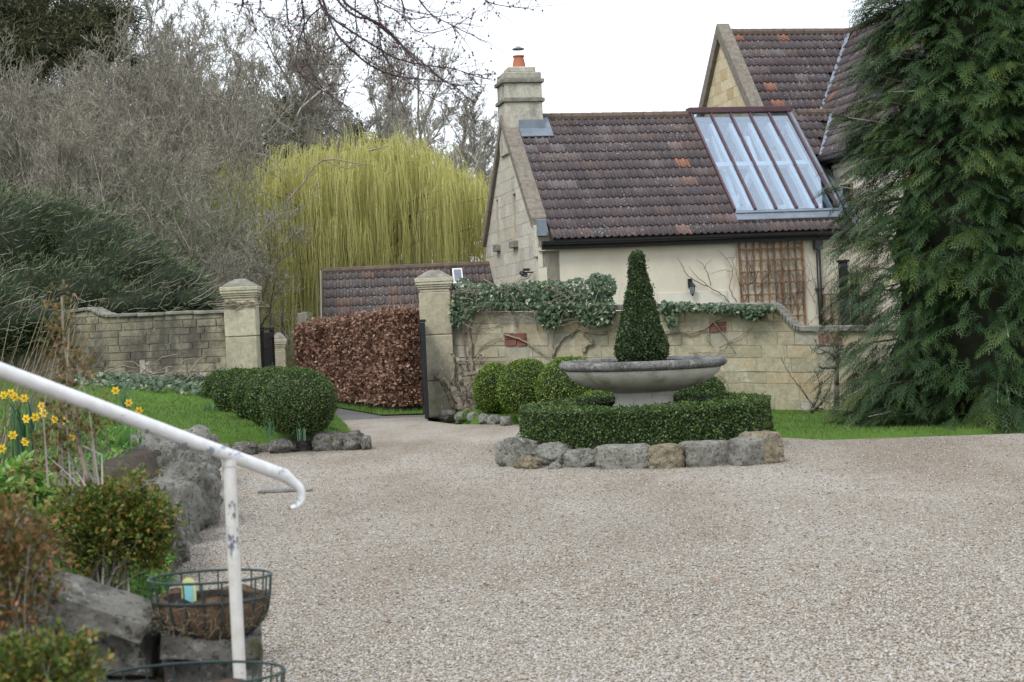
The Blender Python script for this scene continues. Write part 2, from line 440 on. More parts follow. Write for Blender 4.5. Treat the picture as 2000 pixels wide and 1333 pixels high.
M['stack'] = ashlar('stack_stone', [(0, (.46, .44, .37)), (.5, (.50, .48, .405)), (1, (.53, .51, .44))], (.23, .225, .205), .44, .66, lichen=((.42, .25, .10), 1.7, .66), gscale=2.4)
M['wood_orange'] = plain('trellis_wood', (.29, .15, .065), (.20, .10, .045), 9, rough=.7)
M['wood_grey'] = plain('weathered_wood', (.30, .27, .23), (.18, .16, .135), 8, stretch=(6, 6, 1))
M['bark'] = plain('bark', (.17, .145, .115), (.075, .065, .05), 9, rough=.95, bscale=20, bstr=.8, bdist=.03)
M['bark_moss'] = plain('bark_moss', (.14, .15, .06), (.07, .065, .04), 7, rough=.95, bscale=20, bstr=.8, bdist=.03)
M['vine'] = plain('vine_bark', (.36, .30, .23), (.20, .165, .125), 14, rough=.95, bscale=40, bstr=.6)
M['vine_dark'] = plain('vine_dark', (.17, .135, .11), (.10, .08, .065), 14, rough=.95)
M['planter'] = None
def planter_mat():
    m, nt, o = _new('cast_stone'); c = _obj(nt)
    n = _tex(nt, 'ShaderNodeTexNoise', 5, c, 6, .65)
    col = _ramp_out(nt, n.outputs[0], [(.3, (.47, .455, .40)), (.55, (.56, .54, .475)), (.75, (.60, .585, .52))])
    n2 = _tex(nt, 'ShaderNodeTexNoise', 3.2, c, 5, .65, (1, 1, .55))
    col = _mix(nt, _thr(nt, n2.outputs[0], .52, .72), col, (.27, .26, .13))
    n3 = _tex(nt, 'ShaderNodeTexNoise', 40, c, 4)
    col = _mix(nt, _thr(nt, n3.outputs[0], .6, .7), col, (.2, .19, .16))
    nb = _tex(nt, 'ShaderNodeTexNoise', 45, c, 5)
    _fin(nt, o, col, .9, .2, nb.outputs[0], .3, .01); return m
M['planter'] = planter_mat()
M['planter_rim'] = rock_mat('cast_stone_rim', (.36, .355, .345), (.27, .265, .258), (.13, .128, .123))
M['rock'] = rock_mat('boulder', (.44, .425, .375), (.32, .31, .27), (.13, .125, .108))
M['rock_warm'] = rock_mat('boulder_warm', (.46, .40, .29), (.35, .295, .20), (.15, .12, .08))
M['rock_moss'] = rock_mat('boulder_mossy', (.33, .315, .28), (.22, .21, .19), (.085, .08, .07), moss=(.12, .13, .03))
M['box'] = foliage('box_leaf', [(0, (.028, .060, .018)), (.45, (.058, .108, .027)), (.8, (.11, .17, .040)), (1, (.22, .27, .08))], .2, .42, .35, noise=(3, .12))
M['box_bright'] = foliage('box_leaf_bright', [(0, (.052, .098, .016)), (.45, (.115, .190, .026)), (.8, (.195, .275, .042)), (1, (.30, .37, .09))], .2, .42, .35, noise=(3, .12))
M['box_dark'] = foliage('box_leaf_dark', [(0, (.018, .040, .016)), (.5, (.036, .070, .024)), (.85, (.07, .108, .032)), (1, (.19, .22, .07))], .2, .4, .4, noise=(4, .15))
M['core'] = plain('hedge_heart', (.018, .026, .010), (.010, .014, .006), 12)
M['beech'] = foliage('beech_leaf', [(0, (.12, .062, .045)), (.35, (.22, .112, .075)), (.7, (.315, .175, .12)), (.9, (.42, .27, .19)), (1, (.54, .41, .31))], .15, .5, .35)
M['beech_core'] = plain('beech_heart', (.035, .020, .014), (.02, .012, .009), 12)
M['cypress'] = foliage('cypress_spray', [(0, (.018, .044, .016)), (.4, (.038, .078, .023)), (.7, (.072, .118, .028)), (1, (.145, .17, .04))], .2, .5, .3, noise=(1.2, .2))
M['juniper'] = foliage('juniper_shoot', [(0, (.032, .058, .028)), (.5, (.075, .115, .05)), (.8, (.14, .175, .085)), (1, (.28, .26, .18))], .15, .55, .2)
M['yew'] = foliage('yew_shoot', [(0, (.035, .045, .024)), (.5, (.068, .078, .036)), (.85, (.11, .11, .05)), (1, (.19, .15, .085))], .15, .55, .2)
M['ivy'] = foliage('ivy_leaf', [(0, (.022, .050, .022)), (.45, (.042, .084, .036)), (.75, (.085, .135, .065)), (.92, (.17, .21, .11)), (1, (.34, .35, .20))], .15, .33, .5)
M['willow'] = foliage('willow_strand', [(0, (.58, .55, .20)), (.35, (.70, .68, .27)), (.8, (.80, .785, .36)), (1, (.84, .81, .48))], .5, .6, .15)
M['twig'] = foliage('bare_twig', [(0, (.20, .187, .15)), (.5, (.31, .29, .24)), (.85, (.40, .375, .315)), (1, (.50, .475, .42))], 0, .8, .15)  # lightened so the far trees carry their haze in the colour
M['twig_pale'] = foliage('bare_twig_pale', [(0, (.19, .17, .14)), (.5, (.29, .26, .22)), (.85, (.37, .34, .30)), (1, (.55, .52, .48))], 0, .8, .15)
M['twig_dead'] = plain('dead_twig', (.26, .22, .17), (.16, .135, .10), 14)
M['twig_scrub'] = foliage('scrub_twig', [(0, (.145, .135, .10)), (.5, (.25, .232, .18)), (.85, (.34, .315, .255)), (1, (.52, .495, .43))], 0, .85, .1)
M['twig_purple'] = foliage('budding_twig', [(0, (.055, .040, .040)), (.6, (.085, .06, .058)), (1, (.13, .09, .085))], 0, .8, .15)
M['bud'] = plain('bud', (.11, .04, .038), (.07, .03, .03), 30)
M['shrub'] = foliage('shrub_leaf', [(0, (.035, .065, .012)), (.4, (.082, .135, .020)), (.7, (.16, .205, .035)), (.86, (.25, .22, .05)), (.95, (.34, .145, .04)), (1, (.42, .17, .06))], .3, .45, .35)
M['shrub_red'] = foliage('shrub_leaf_bronze', [(0, (.05, .055, .015)), (.4, (.115, .115, .028)), (.65, (.19, .155, .045)), (.85, (.29, .13, .05)), (1, (.42, .19, .10))], .3, .45, .35)
M['green_leaf'] = foliage('soft_green_leaf', [(0, (.05, .145, .025)), (.6, (.12, .27, .05)), (1, (.24, .38, .09))], .35, .45, .35)
M['lime_leaf'] = foliage('lime_leaf', [(0, (.11, .25, .04)), (.5, (.25, .42, .09)), (1, (.50, .60, .25))], .35, .45, .35)
M['daff_leaf'] = foliage('daffodil_leaf', [(0, (.05, .12, .06)), (.6, (.095, .19, .10)), (1, (.17, .27, .14))], .25, .45, .35)
M['petal'] = plain('petal_yellow', (.78, .58, .05), (.72, .47, .03), 20, rough=.6)
M['trumpet'] = plain('trumpet_orange', (.76, .36, .03), (.68, .28, .02), 20, rough=.6)
M['straw'] = foliage('dead_stalk', [(0, (.26, .20, .12)), (1, (.48, .41, .29))], .2, .7, .2)
M['rail'] = chipped('white_rail_paint', (.78, .78, .80), (.24, .29, .37), 7.5, .57, (2.2, .35, 2.2))
M['post'] = chipped('cream_post_paint', (.64, .63, .60), (.11, .12, .16), 13, .57)
M['rust'] = plain('rust', (.26, .09, .045), (.14, .05, .03), 30)
M['wire'] = plain('green_wire', (.022, .05, .048), (.015, .03, .03), 20, rough=.45, spec=.5)
M['coir'] = plain('coir', (.17, .115, .075), (.07, .045, .03), 26, rough=.95, bscale=60, bstr=.9, bdist=.02)
M['compost'] = plain('compost', (.03, .022, .018), (.014, .010, .009), 30, rough=.95, bscale=40, bstr=.9, bdist=.02)
M['label_y'] = plain('label_yellow', (.70, .66, .22), (.55, .60, .28), 15, rough=.5)
M['label_b'] = plain('label_blue', (.13, .42, .55), (.32, .60, .52), 25, rough=.5)
M['galv'] = plain('galvanised', (.62, .64, .66), (.36, .38, .40), 40, rough=.4, metal=.6)
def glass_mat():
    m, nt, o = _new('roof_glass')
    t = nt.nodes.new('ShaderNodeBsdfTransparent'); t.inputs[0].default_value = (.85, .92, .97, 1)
    g = nt.nodes.new('ShaderNodeBsdfGlossy'); g.inputs[0].default_value = (.80, .88, 1.0, 1); g.inputs['Roughness'].default_value = .03  # blue of the reflected sky is put into the gloss tint
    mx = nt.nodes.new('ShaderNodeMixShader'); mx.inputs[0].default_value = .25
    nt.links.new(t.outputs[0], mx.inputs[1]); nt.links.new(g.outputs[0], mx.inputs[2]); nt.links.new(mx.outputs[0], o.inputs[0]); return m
M['glass'] = glass_mat()
def dark_glass():
    m, nt, o = _new('dark_glass'); _fin(nt, o, (.012, .016, .02), .06, .6); return m
M['dark_glass'] = dark_glass()
# ------------------------------------------------------------------ ground, drive, lawns, hill
def sheet(name, pts, z, mat, kind='structure'):
    me = bpy.data.meshes.new(name); me.from_pydata([(x, y, z) for x, y in pts], [], [tuple(range(len(pts)))])
    bm = bmesh.new(); bm.from_mesh(me); bmesh.ops.triangulate(bm, faces=bm.faces); bmesh.ops.recalc_face_normals(bm, faces=bm.faces)
    for f in bm.faces:
        if f.normal.z < 0: f.normal_flip()
    bm.to_mesh(me); bm.free()
    return tag(link(name, me, None, mat), kind=kind)
sheet('ground', [(-900, -300), (900, -300), (900, 1500), (-900, 1500)], -.08, M['ground'])
sheet('gravel_drive', [(-14, -6), (16, -6), (16, 16.4), (9, 16.75), (5.8, 17.0), (3.5, 17.3), (2.2, 19.2), (1.0, 21.3), (.2, 22.1), (-.9, 22.9), (-1.35, 24.0), (-1.5, 25.2),
      (-3.0, 25.2), (-6, 24), (-14, 18)], 0.0, M['gravel'])
sheet('road', [(-4.6, 25.0), (-1.2, 25.0), (-2.2, 30), (-5.5, 42), (-12, 60), (-18, 60), (-9, 40), (-5.2, 30)], -.006, M['asphalt'])

# right hand lawn: gentle heightfield
def poly_mask(px, py, poly):
    inside = np.zeros(px.shape, bool); n = len(poly); j = n-1
    for i in range(n):
        xi, yi = poly[i]; xj, yj = poly[j]
        c = ((yi > py) != (yj > py)) & (px < (xj-xi)*(py-yi)/(yj-yi+1e-12)+xi)
        inside ^= c; j = i
    return inside
def poly_dist(px, py, poly, closed=True):
    d = np.full(px.shape, 1e9); n = len(poly)
    for i in range(n if closed else n-1):
        ax, ay = poly[i]; bx, by = poly[(i+1) % n]
        L = (bx-ax)**2+(by-ay)**2+1e-12
        t = np.clip(((px-ax)*(bx-ax)+(py-ay)*(by-ay))/L, 0, 1)
        d = np.minimum(d, np.hypot(px-ax-t*(bx-ax), py-ay-t*(by-ay)))
    return d
def sstep(x): x = np.clip(x, 0, 1); return x*x*(3-2*x)
def field(name, poly, zfun, mat, step=.12):
    xs = [p[0] for p in poly]; ys = [p[1] for p in poly]
    gx = np.arange(min(xs)-step, max(xs)+step*2, step); gy = np.arange(min(ys)-step, max(ys)+2*step, step)
    X, Y = np.meshgrid(gx, gy); Z = zfun(X, Y)
    V = np.stack([X, Y, Z], -1).reshape(-1, 3); ny, nx = X.shape
    i = np.arange(nx*ny).reshape(ny, nx)
    F = np.stack([i[:-1, :-1], i[:-1, 1:], i[1:, 1:], i[1:, :-1]], -1).reshape(-1, 4)
    keep = (Z.reshape(-1)[F].max(1) > -.055)
    me = mesh_np(name, V, F[keep], mat, True)
    return tag(link(name, me), kind='structure')
LAWN_R = [(3.45, 17.45), (5.8, 17.1), (9, 16.85), (13, 16.6), (13, 24.5), (-1.2, 26.2), (-.7, 23.2), (.2, 22.4), (1.2, 21.5), (2.3, 19.4)]
def lawn_r_z(X, Y):
    ins = poly_mask(X, Y, LAWN_R); d = poly_dist(X, Y, LAWN_R)
    base = .05+.02*fnoise(np.stack([X, Y, X*0], -1), 1.3)-.10*sstep((X-1)/4)*sstep((Y-17)/5)+.07*sstep((1.0-X)/2)
    return np.where(ins, -.06+(base+.06)*sstep(d/.16), -.06)
field('lawn', LAWN_R, lawn_r_z, M['lawn'])

# left hand bank: lawn rising to the garden wall, raised bed behind the rocks
EDGE = [(-2.9, 25.4), (-2.55, 23.6), (-2.05, 20.6), (-1.88, 19.6), (-2.0, 19.25), (-2.45, 19.05), (-3.2, 19.3), (-3.9, 18.8), (-3.45, 16.3), (-3.0, 14.6), (-2.72, 13.3), (-2.62, 12), (-2.45, 10.3),
        (-2.15, 8.5), (-1.75, 7.2), (-1.28, 6.1), (-1.0, 5.45), (-1.0, 4.3), (-.9, 2.0)]
BANK = EDGE+[(-16, 2.0), (-16, 27.5), (-4.2, 25.6)]
CP = np.array([(-3.0, 18.8, .17), (-2.2, 19.2, .15), (-2.6, 21.5, .12), (-3.4, 20.8, .30), (-3.9, 23, .38), (-4.76, 25.5, .62), (-5.95, 25.5, .86), (-7.4, 25.5, .93), (-9.5, 25.5, .97), (-13, 25, 1.1),
               (-4.2, 18.5, .36), (-5.5, 20.5, .66), (-7, 18, .8), (-10, 18, 1.0), (-3.3, 16.3, .38), (-3.2, 13.4, .58), (-4.5, 14.5, .68), (-3.2, 10.8, .62), (-5, 10.5, .78), (-8, 11, .9), (-2.5, 8.5, .5),
               (-4, 7.5, .62), (-2.2, 6.6, .42), (-2, 5.2, .36), (-4, 5, .5), (-7, 6, .7), (-1.3, 5.3, .24), (-1.3, 3.5, .1), (-3, 2.5, .3), (-12, 8, 1), (-15, 14, 1.2)])
def bank_raw(X, Y):
    w_ = 0; s_ = 0
    for cx, cy, cz in CP:
        k = np.exp(-((X-cx)**2+(Y-cy)**2)/(2*1.35**2))+1e-6/(1+(X-cx)**2+(Y-cy)**2); w_ = w_+k; s_ = s_+k*cz
    return s_/w_
def bank_z(X, Y):
    X = np.asarray(X, float); Y = np.asarray(Y, float)
    ins = poly_mask(X, Y, BANK); d = poly_dist(X, Y, EDGE, False)
    wd = np.where(Y > 18.6, .55, .28)
    z = bank_raw(X, Y)+.015*fnoise(np.stack([X, Y, X*0], -1), 2.1)
    return np.where(ins, -.06+(z+.06)*sstep(.15+d/wd), -.06)
def bz(x, y): return float(bank_z(np.array([x]), np.array([y]))[0])
SPLIT = lambda X: 15.6-.10*(X+3)
field('lawn_bank', [p for p in BANK], lambda X, Y: np.where(Y > SPLIT(X), bank_z(X, Y), -.06), M['lawn'], .14)
field('flower_bed', [p for p in BANK], lambda X, Y: np.where(Y <= SPLIT(X)+.2, bank_z(X, Y)-.004, -.06), M['soil'], .14)

# verge under the beech hedge, beyond the gate
sheet('verge', [(-2.25, 26.0), (-1.5, 25.8), (-.6, 27), (-2, 34), (-5.3, 34), (-3.3, 29)], .02, M['lawn'])

# wooded hill behind
def hill_z(X, Y):
    d = Y-40
    crest = 3.2+7.5*sstep((14-X)/46)
    crest = np.where(X > 2, crest*(1-.75*sstep((X-2)/25)), crest)
    return -.5+crest*sstep(d/75)+.6*fnoise(np.stack([X, Y, X*0], -1), .12)*sstep(d/40)
gx = np.linspace(-160, 140, 76); gy = np.concatenate([np.linspace(38, 140, 40), np.linspace(150, 420, 20)])
X, Y = np.meshgrid(gx, gy); i = np.arange(X.size).reshape(X.shape)
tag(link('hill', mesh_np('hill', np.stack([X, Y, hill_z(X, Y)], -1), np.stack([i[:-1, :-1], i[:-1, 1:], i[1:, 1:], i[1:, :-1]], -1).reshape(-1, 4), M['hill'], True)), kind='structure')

# loose stones of the drive lying on the near half of it
def pebbles():
    n = 170000
    D = 6.0/(1-rng.random(n)*(1-6.0/19.5)); px = rng.uniform(-60, 2060, n)
    x = (px-1000)/3000*D
    ok = ~poly_mask(x, D, BANK) & ~((x-1.42)**2+(D-16.9)**2 < 1.35**2)
    ok &= poly_mask(x, D, [(-14, -6), (16, -6), (16, 16.2), (9, 16.6), (5.8, 16.9), (3.4, 17.1), (2.0, 19.2), (-3, 25), (-14, 18)])
    x, D = x[ok], D[ok]
    me = bpy.data.meshes.new('gravel_stones'); me.vertices.add(len(x))
    me.vertices.foreach_set('co', np.stack([x, D, np.full(len(x), .003)], -1).astype(np.float32).ravel()); me.update()
    o = tag(link('gravel_stones', me, None, M['pebble']), kind='stuff')
    ng = bpy.data.node_groups.new('scatter_pebbles', 'GeometryNodeTree')
    ng.interface.new_socket('Geometry', in_out='INPUT', socket_type='NodeSocketGeometry')
    ng.interface.new_socket('Geometry', in_out='OUTPUT', socket_type='NodeSocketGeometry')
    N = ng.nodes; L = ng.links
    gi = N.new('NodeGroupInput'); go = N.new('NodeGroupOutput')
    ico = N.new('GeometryNodeMeshIcoSphere'); ico.inputs['Radius'].default_value = 1; ico.inputs['Subdivisions'].default_value = 1
    sm = N.new('GeometryNodeSetMaterial'); sm.inputs['Material'].default_value = M['pebble']
    L.new(ico.outputs[0], sm.inputs[0])
    ip = N.new('GeometryNodeInstanceOnPoints'); L.new(gi.outputs[0], ip.inputs['Points']); L.new(sm.outputs[0], ip.inputs['Instance'])
    rv = N.new('FunctionNodeRandomValue'); rv.data_type = 'FLOAT_VECTOR'
    rv.inputs[0].default_value = (.0038, .0034, .0022); rv.inputs[1].default_value = (.0098, .0074, .0042)
    L.new(rv.outputs[0], ip.inputs['Scale'])
    rr = N.new('FunctionNodeRandomValue'); rr.data_type = 'FLOAT_VECTOR'
    rr.inputs[0].default_value = (-.35, -.35, 0); rr.inputs[1].default_value = (.35, .35, 6.28); rr.inputs['Seed'].default_value = 3
    L.new(rr.outputs[0], ip.inputs['Rotation'])
    rt = N.new('FunctionNodeRandomValue'); rt.data_type = 'FLOAT'; rt.inputs['Seed'].default_value = 9
    st = N.new('GeometryNodeStoreNamedAttribute'); st.data_type = 'FLOAT'; st.domain = 'INSTANCE'; st.inputs['Name'].default_value = 'tint'
    L.new(ip.outputs[0], st.inputs[0]); L.new(rt.outputs[1], st.inputs['Value']); L.new(st.outputs[0], go.inputs[0])
    md = o.modifiers.new('scatter', 'NODES'); md.node_group = ng
pebbles()

# grass blades
def blades(name, x, y, z, h, label, mat='grass'):
    N = len(x); b = np.stack([x, y, z], -1); a = rng.uniform(0, 2*PI, N)
    s = np.stack([np.cos(a), np.sin(a), a*0], -1)*(.0035*(1+rng.random(N)))[:, None]
    tip = b+np.stack([rng.normal(0, .35, N), rng.normal(0, .35, N), np.ones(N)], -1)*(h*(.5+rng.random(N)))[:, None]
    V = np.stack([b-s, b+s, tip], 1).reshape(-1, 3)
    me = mesh_np(name, V, np.arange(N*3).reshape(N, 3), M[mat], False, np.repeat(rng.random(N), 3))
    return tag(link(name, me), kind='stuff')
n = 90000; x = rng.uniform(-.8, 9, n); y = rng.uniform(16.6, 25.2, n); z = lawn_r_z(x, y); k = z > .0-.055
k &= (y < 24.9-.33*(x+1))
blades('grass', x[k], y[k], z[k]-.005, .032, 'lawn')
n = 100000; x = rng.uniform(-8.5, -1.6, n); y = rng.uniform(14.5, 25.6, n); k = (y > SPLIT(x)); x, y = x[k], y[k]; z = bank_z(x, y); k = z > -.03
blades('grass', x[k], y[k], z[k]-.005, .035, 'bank')
n = 9000; x = rng.uniform(-5, -.8, n); y = rng.uniform(25.8, 30, n); k = poly_mask(x, y, [(-2.3, 25.9), (-1.4, 25.6), (-.6, 27), (-2, 34), (-5.3, 34), (-3.3, 29)])
blades('grass', x[k], y[k], x[k]*0+.015, .06, 'verge')

# ------------------------------------------------------------------ masonry helpers
def clip_half(poly, a, b):
    """keep the part of poly (x,z) below the line a->b (a.x<b.x)"""
    def f(p): return (b[0]-a[0])*(p[1]-a[1])-(b[1]-a[1])*(p[0]-a[0])
    out_ = []; n = len(poly)
    for i in range(n):
        p, q = poly[i], poly[(i+1) % n]; fp, fq = f(p), f(q)
        if fp <= 0: out_.append(p)
        if (fp < 0 < fq) or (fq < 0 < fp):
            t = fp/(fp-fq); out_.append((p[0]+t*(q[0]-p[0]), p[1]+t*(q[1]-p[1])))
    return out_
BLK = {'ch': .007, 'jit': .008}
def block(name, poly, depth, mat, parent, y=0.0):
    ch, jit = BLK['ch'], BLK['jit']
    """a stone: polygon in (x,z), proud of y by depth with a chamfered, uneven face"""
    n = len(poly); cx = sum(p[0] for p in poly)/n; cz = sum(p[1] for p in poly)/n
    def sh(p, d):
        vx, vz = p[0]-cx, p[1]-cz; l = math.hypot(vx, vz)+1e-6; k = max(.3, (l-d)/l); return cx+vx*k, cz+vz*k
    V = []; pj = [(p[0]+random.uniform(-jit, jit), p[1]+random.uniform(-jit, jit)) for p in poly]
    V += [(p[0], y, p[1]) for p in pj]
    V += [(p[0], y-depth+ch*.7, p[1]) for p in pj]
    V += [(*(lambda q: (q[0], y-depth+random.uniform(-jit, jit), q[1]))(sh(p, ch*1.6)),) for p in pj]
    F = []
    for r in (0, 1):
        F += [(r*n+i, r*n+(i+1) % n, (r+1)*n+(i+1) % n, (r+1)*n+i) for i in range(n)]
    F.append(tuple(2*n+i for i in range(n)))
    mb = MB(); mb.add(V, F); return mb.obj(name, mat, parent)
def courses(parent, s0, s1, z0, heights, lens, top, mat, depth=.035, y=0.0, holes=(), joint=.008, slope=0.0, name='stone', skip=None, bottom=None, mats=None):
    z = z0; out_ = []
    for ci, h in enumerate(heights):
        s = s0-random.uniform(0, lens[0])
        while s < s1:
            L = random.uniform(*lens); a, b = max(s, s0), min(s+L, s1); s += L
            if b-a < .05: continue
            segs = [(a, b)]
            for (h0, h1, hz0, hz1) in holes:
                if z+h <= hz0+.01 or z >= hz1-.01: continue
                ns = []
                for (p, q) in segs:
                    if q <= h0 or p >= h1: ns.append((p, q)); continue
                    if p < h0: ns.append((p, h0))
                    if q > h1: ns.append((h1, q))
                segs = ns
            for (p, q) in segs:
                if q-p < .04: continue
                j = joint/2
                poly = [(p+j, z+j+slope*p), (q-j, z+j+slope*q), (q-j, z+h-j+slope*q), (p+j, z+h-j+slope*p)]
                poly = clip_half(poly, (p, top(p)), (q, top(q)))
                if len(poly) < 3: continue
                ar = abs(sum(poly[i][0]*poly[(i+1) % len(poly)][1]-poly[(i+1) % len(poly)][0]*poly[i][1] for i in range(len(poly))))/2
                if ar < .003: continue
                if skip and skip((p+q)/2, z+h/2): continue
                mt = mat if not mats else random.choice(mats)
                out_.append(block(name, poly, depth+random.uniform(-.25, .25)*depth, mt, parent, y))
        z += h
    return out_
def capped_strip(mb, s_list, top, zb, y0, y1):
    """wall body whose top follows a curve"""
    for a, b in zip(s_list[:-1], s_list[1:]):
        mb.prism([(a, zb), (b, zb), (b, top(b)), (a, top(a))], y0, y1)

# ------------------------------------------------------------------ right garden wall
A = at(884, 640, 25.5); B = at(1760, 640, 22.75); A.z = B.z = 0
wr_ang = math.atan2(B.y-A.y, B.x-A.x); WR_L = (B-A).length
wall_r = empty('garden_wall', A, wr_ang, 'warm limestone garden wall with a swooping coping, bare vines on it, right of the gate', 'wall')
WRm = Matrix.Translation(A) @ Matrix.Rotation(wr_ang, 4, 'Z'); WRi = WRm.inverted()
WRn = Vector((math.sin(wr_ang), -math.cos(wr_ang), 0))
def wr_loc(px, py, off=0.0):
    return WRi @ hit(px, py, A+WRn*off, WRn)
S_A = wr_loc(1505, 600).x; S_B = wr_loc(1562, 640).x
def wr_top(s):
    base = 1.70-.034*s
    t = float(sstep(np.array((s-S_A)/(S_B-S_A)))); return base-t*.36
ss = [WR_L*k/14 for k in range(15)]; ss = sorted(ss+[S_A+(S_B-S_A)*k/10 for k in range(11)])
mb = MB(); capped_strip(mb, ss, lambda s: wr_top(s)-.02, -.3, .0, .40); mb.obj('mortar_core', M['mortar'], wall_r)
red = [(wr_loc(986, 650), wr_loc(1030, 675)), (wr_loc(1386, 640), wr_loc(1420, 656)), (wr_loc(1598, 648), wr_loc(1645, 664))]
rects = [(min(a.x, b.x), max(a.x, b.x), min(a.z, b.z), max(a.z, b.z)) for a, b in red]
hs = [.25, .19, .23, .17, .22, .19, .21, .16, .18]
cz_ = np.cumsum([-.12]+hs)
def snap(r_):
    x0, x1, z0, z1 = r_; sm = -.034*(x0+x1)/2; mid = (z0+z1)/2-sm; i_ = int(np.clip(np.searchsorted(cz_, mid)-1, 0, len(hs)-1)); return (x0, x1, cz_[i_]+sm, cz_[i_+1]+sm)
rects = [snap(r_) for r_ in rects]
courses(wall_r, 0, WR_L, -.12, hs, (.26, .74), lambda s: wr_top(s)-.005, M['wall_warm'], .011, 0.0, joint=.006, holes=rects, slope=-.034)
for (x0, x1, z0, z1) in rects:
    nz = max(2, round((z1-z0)/.085)); h = (z1-z0)/nz
    for r_ in range(nz):
        xs = x0-(.08 if r_ % 2 else 0)
        while xs < x1-.02:
            a, b = max(xs, x0), min(xs+.215, x1); xs += .215
            if b-a > .03: block('brick', [(a+.005, z0+r_*h+.005), (b-.005, z0+r_*h+.005), (b-.005, z0+(r_+1)*h-.005), (a+.005, z0+(r_+1)*h-.005)], .03, M['bricks'], wall_r)
cs = [s for s in np.arange(0, S_A, .62)]+[S_A+(S_B-S_A)*k/9 for k in range(9)]+[s for s in np.arange(S_B, WR_L, .6)]+[WR_L]
for a, b in zip(cs[:-1], cs[1:]):
    mb = MB(); mb.prism([(a+.004, wr_top(a)), (b-.004, wr_top(b)), (b-.004, wr_top(b)+.085), (a+.004, wr_top(a)+.085)], -.085, .48)
    mb.obj('coping_stone', M['coping_grey'], wall_r, bevel=.012)

# ------------------------------------------------------------------ left garden wall
A2 = at(-70, 640, 26.4); B2 = at(444, 640, 25.55); A2.z = B2.z = 0
wl_ang = math.atan2(B2.y-A2.y, B2.x-A2.x); WL_L = (B2-A2).length
wall_l = empty('garden_wall', A2, wl_ang, 'weathered grey stone wall with orange lichen, left of the gate', 'wall')
WLm = Matrix.Translation(A2) @ Matrix.Rotation(wl_ang, 4, 'Z'); WLi = WLm.inverted(); WLn = Vector((math.sin(wl_ang), -math.cos(wl_ang), 0))
def wl_loc(px, py): return WLi @ hit(px, py, A2, WLn)
SA, SB = wl_loc(172, 605).x, wl_loc(215, 612).x
ZL = wl_loc(330, 614).z
def wl_top(s):
    t = float(sstep(np.array((s-SA)/(SB-SA)))); base = ZL-.02
    hump = .16*math.exp(-((s-SA)/.22)**2)*(1-t) if s > SA-.5 else 0
    return base+(1-t)*.10*(1 if s > SA-.6 else .6)+hump*.3
ss = sorted([WL_L*k/10 for k in range(11)]+[SA+(SB-SA)*k/8 for k in range(9)])
mb = MB(); capped_strip(mb, ss, lambda s: wl_top(s)-.02, .2, 0, .42); mb.obj('mortar_core', M['mortar'], wall_l)
courses(wall_l, 0, WL_L, .62, [.15, .12, .14, .11, .13, .12, .14, .11, .13, .12, .12, .12, .12], (.18, .54), lambda s: wl_top(s)-.005, M['wall_old'], .024, 0, joint=.010, holes=[(wl_loc(272, 700).x, wl_loc(283, 700).x, .95, 1.15)])
cs = list(np.arange(0, SA, .45))+[SA+(SB-SA)*k/5 for k in range(5)]+list(np.arange(SB, WL_L-.2, .5))+[WL_L]
for a, b in zip(cs[:-1], cs[1:]):
    dz = random.uniform(-.01, .01)
    mb = MB(); mb.prism([(a+.004, wl_top(a)+dz), (b-.004, wl_top(b)+dz), (b-.004, wl_top(b)+.06+dz), (a+.004, wl_top(a)+.06+dz)], -.07, .48)
    mb.obj('coping_stone', M['coping_grey'], wall_l, bevel=.012)

# ------------------------------------------------------------------ gate pillars
def pillar(px, D, z0, label, rz, wdt=.52, ztop=2.04, name='gate_pillar'):
    p = at(px, 650, D); e = empty(name, (p.x, p.y, 0), rz, label, 'pillar', 'gate pillars' if name == 'gate_pillar' else None)
    h = wdt/2; zs = [z0, z0+(ztop-z0)*.30, z0+(ztop-z0)*.66, ztop]
    for i, (a, b) in enumerate(zip(zs[:-1], zs[1:])):
        k = h+random.uniform(-.006, .006); mb = MB(); mb.box(-k, k, -k, k, a+.004, b-.004); o = mb.obj('pillar_block', M['pier'], e, bevel=.014)
    mb = MB()
    for (w_, a, b) in ((h*.93, ztop, ztop+.05), (h*1.02, ztop+.05, ztop+.085), (h*1.09, ztop+.085, ztop+.12), (h*1.17, ztop+.12, ztop+.165), (h*1.21, ztop+.165, ztop+.235)):
        mb.box(-w_, w_, -w_, w_, a, b-.002)
    c = mb.obj('cornice', M['pier'], e, bevel=.008)
    w_ = h*1.19; t = ztop+.235
    mb = MB(); mb.add([(-w_, -w_, t), (w_, -w_, t), (w_, w_, t), (-w_, w_, t), (-w_*.28, -w_*.28, t+.13), (w_*.28, -w_*.28, t+.13), (w_*.28, w_*.28, t+.13), (-w_*.28, w_*.28, t+.13)],
           [(0, 3, 2, 1), (4, 5, 6, 7), (0, 1, 5, 4), (1, 2, 6, 5), (2, 3, 7, 6), (3, 0, 4, 7)])
    mb.obj('cap', M['coping_grey'], e, bevel=.012)
    return e
pl = pillar(474, 25.55, .3, 'left gate pillar of pale stone with dead ivy stems under its cap', .05)
pr = pillar(853, 25.55, -.05, 'right gate pillar of pale stone beside the copper hedge', .02)
# dead ivy collar under the left cap
mb = NP(); Pn = []
for k in range(26):
    a = rng.uniform(-.27, .27); Pn.append([(a+rng.normal(0, .03)*j+.05*j*rng.choice((-1, 1)), -.275-.012*rng.random(), 2.0+.035*rng.normal()-.012*j) for j in range(4)])
mb.add(*tubes_np(np.array(Pn), np.full(26, .006), 4)); mb.obj('dead_ivy', M['vine'], pl)

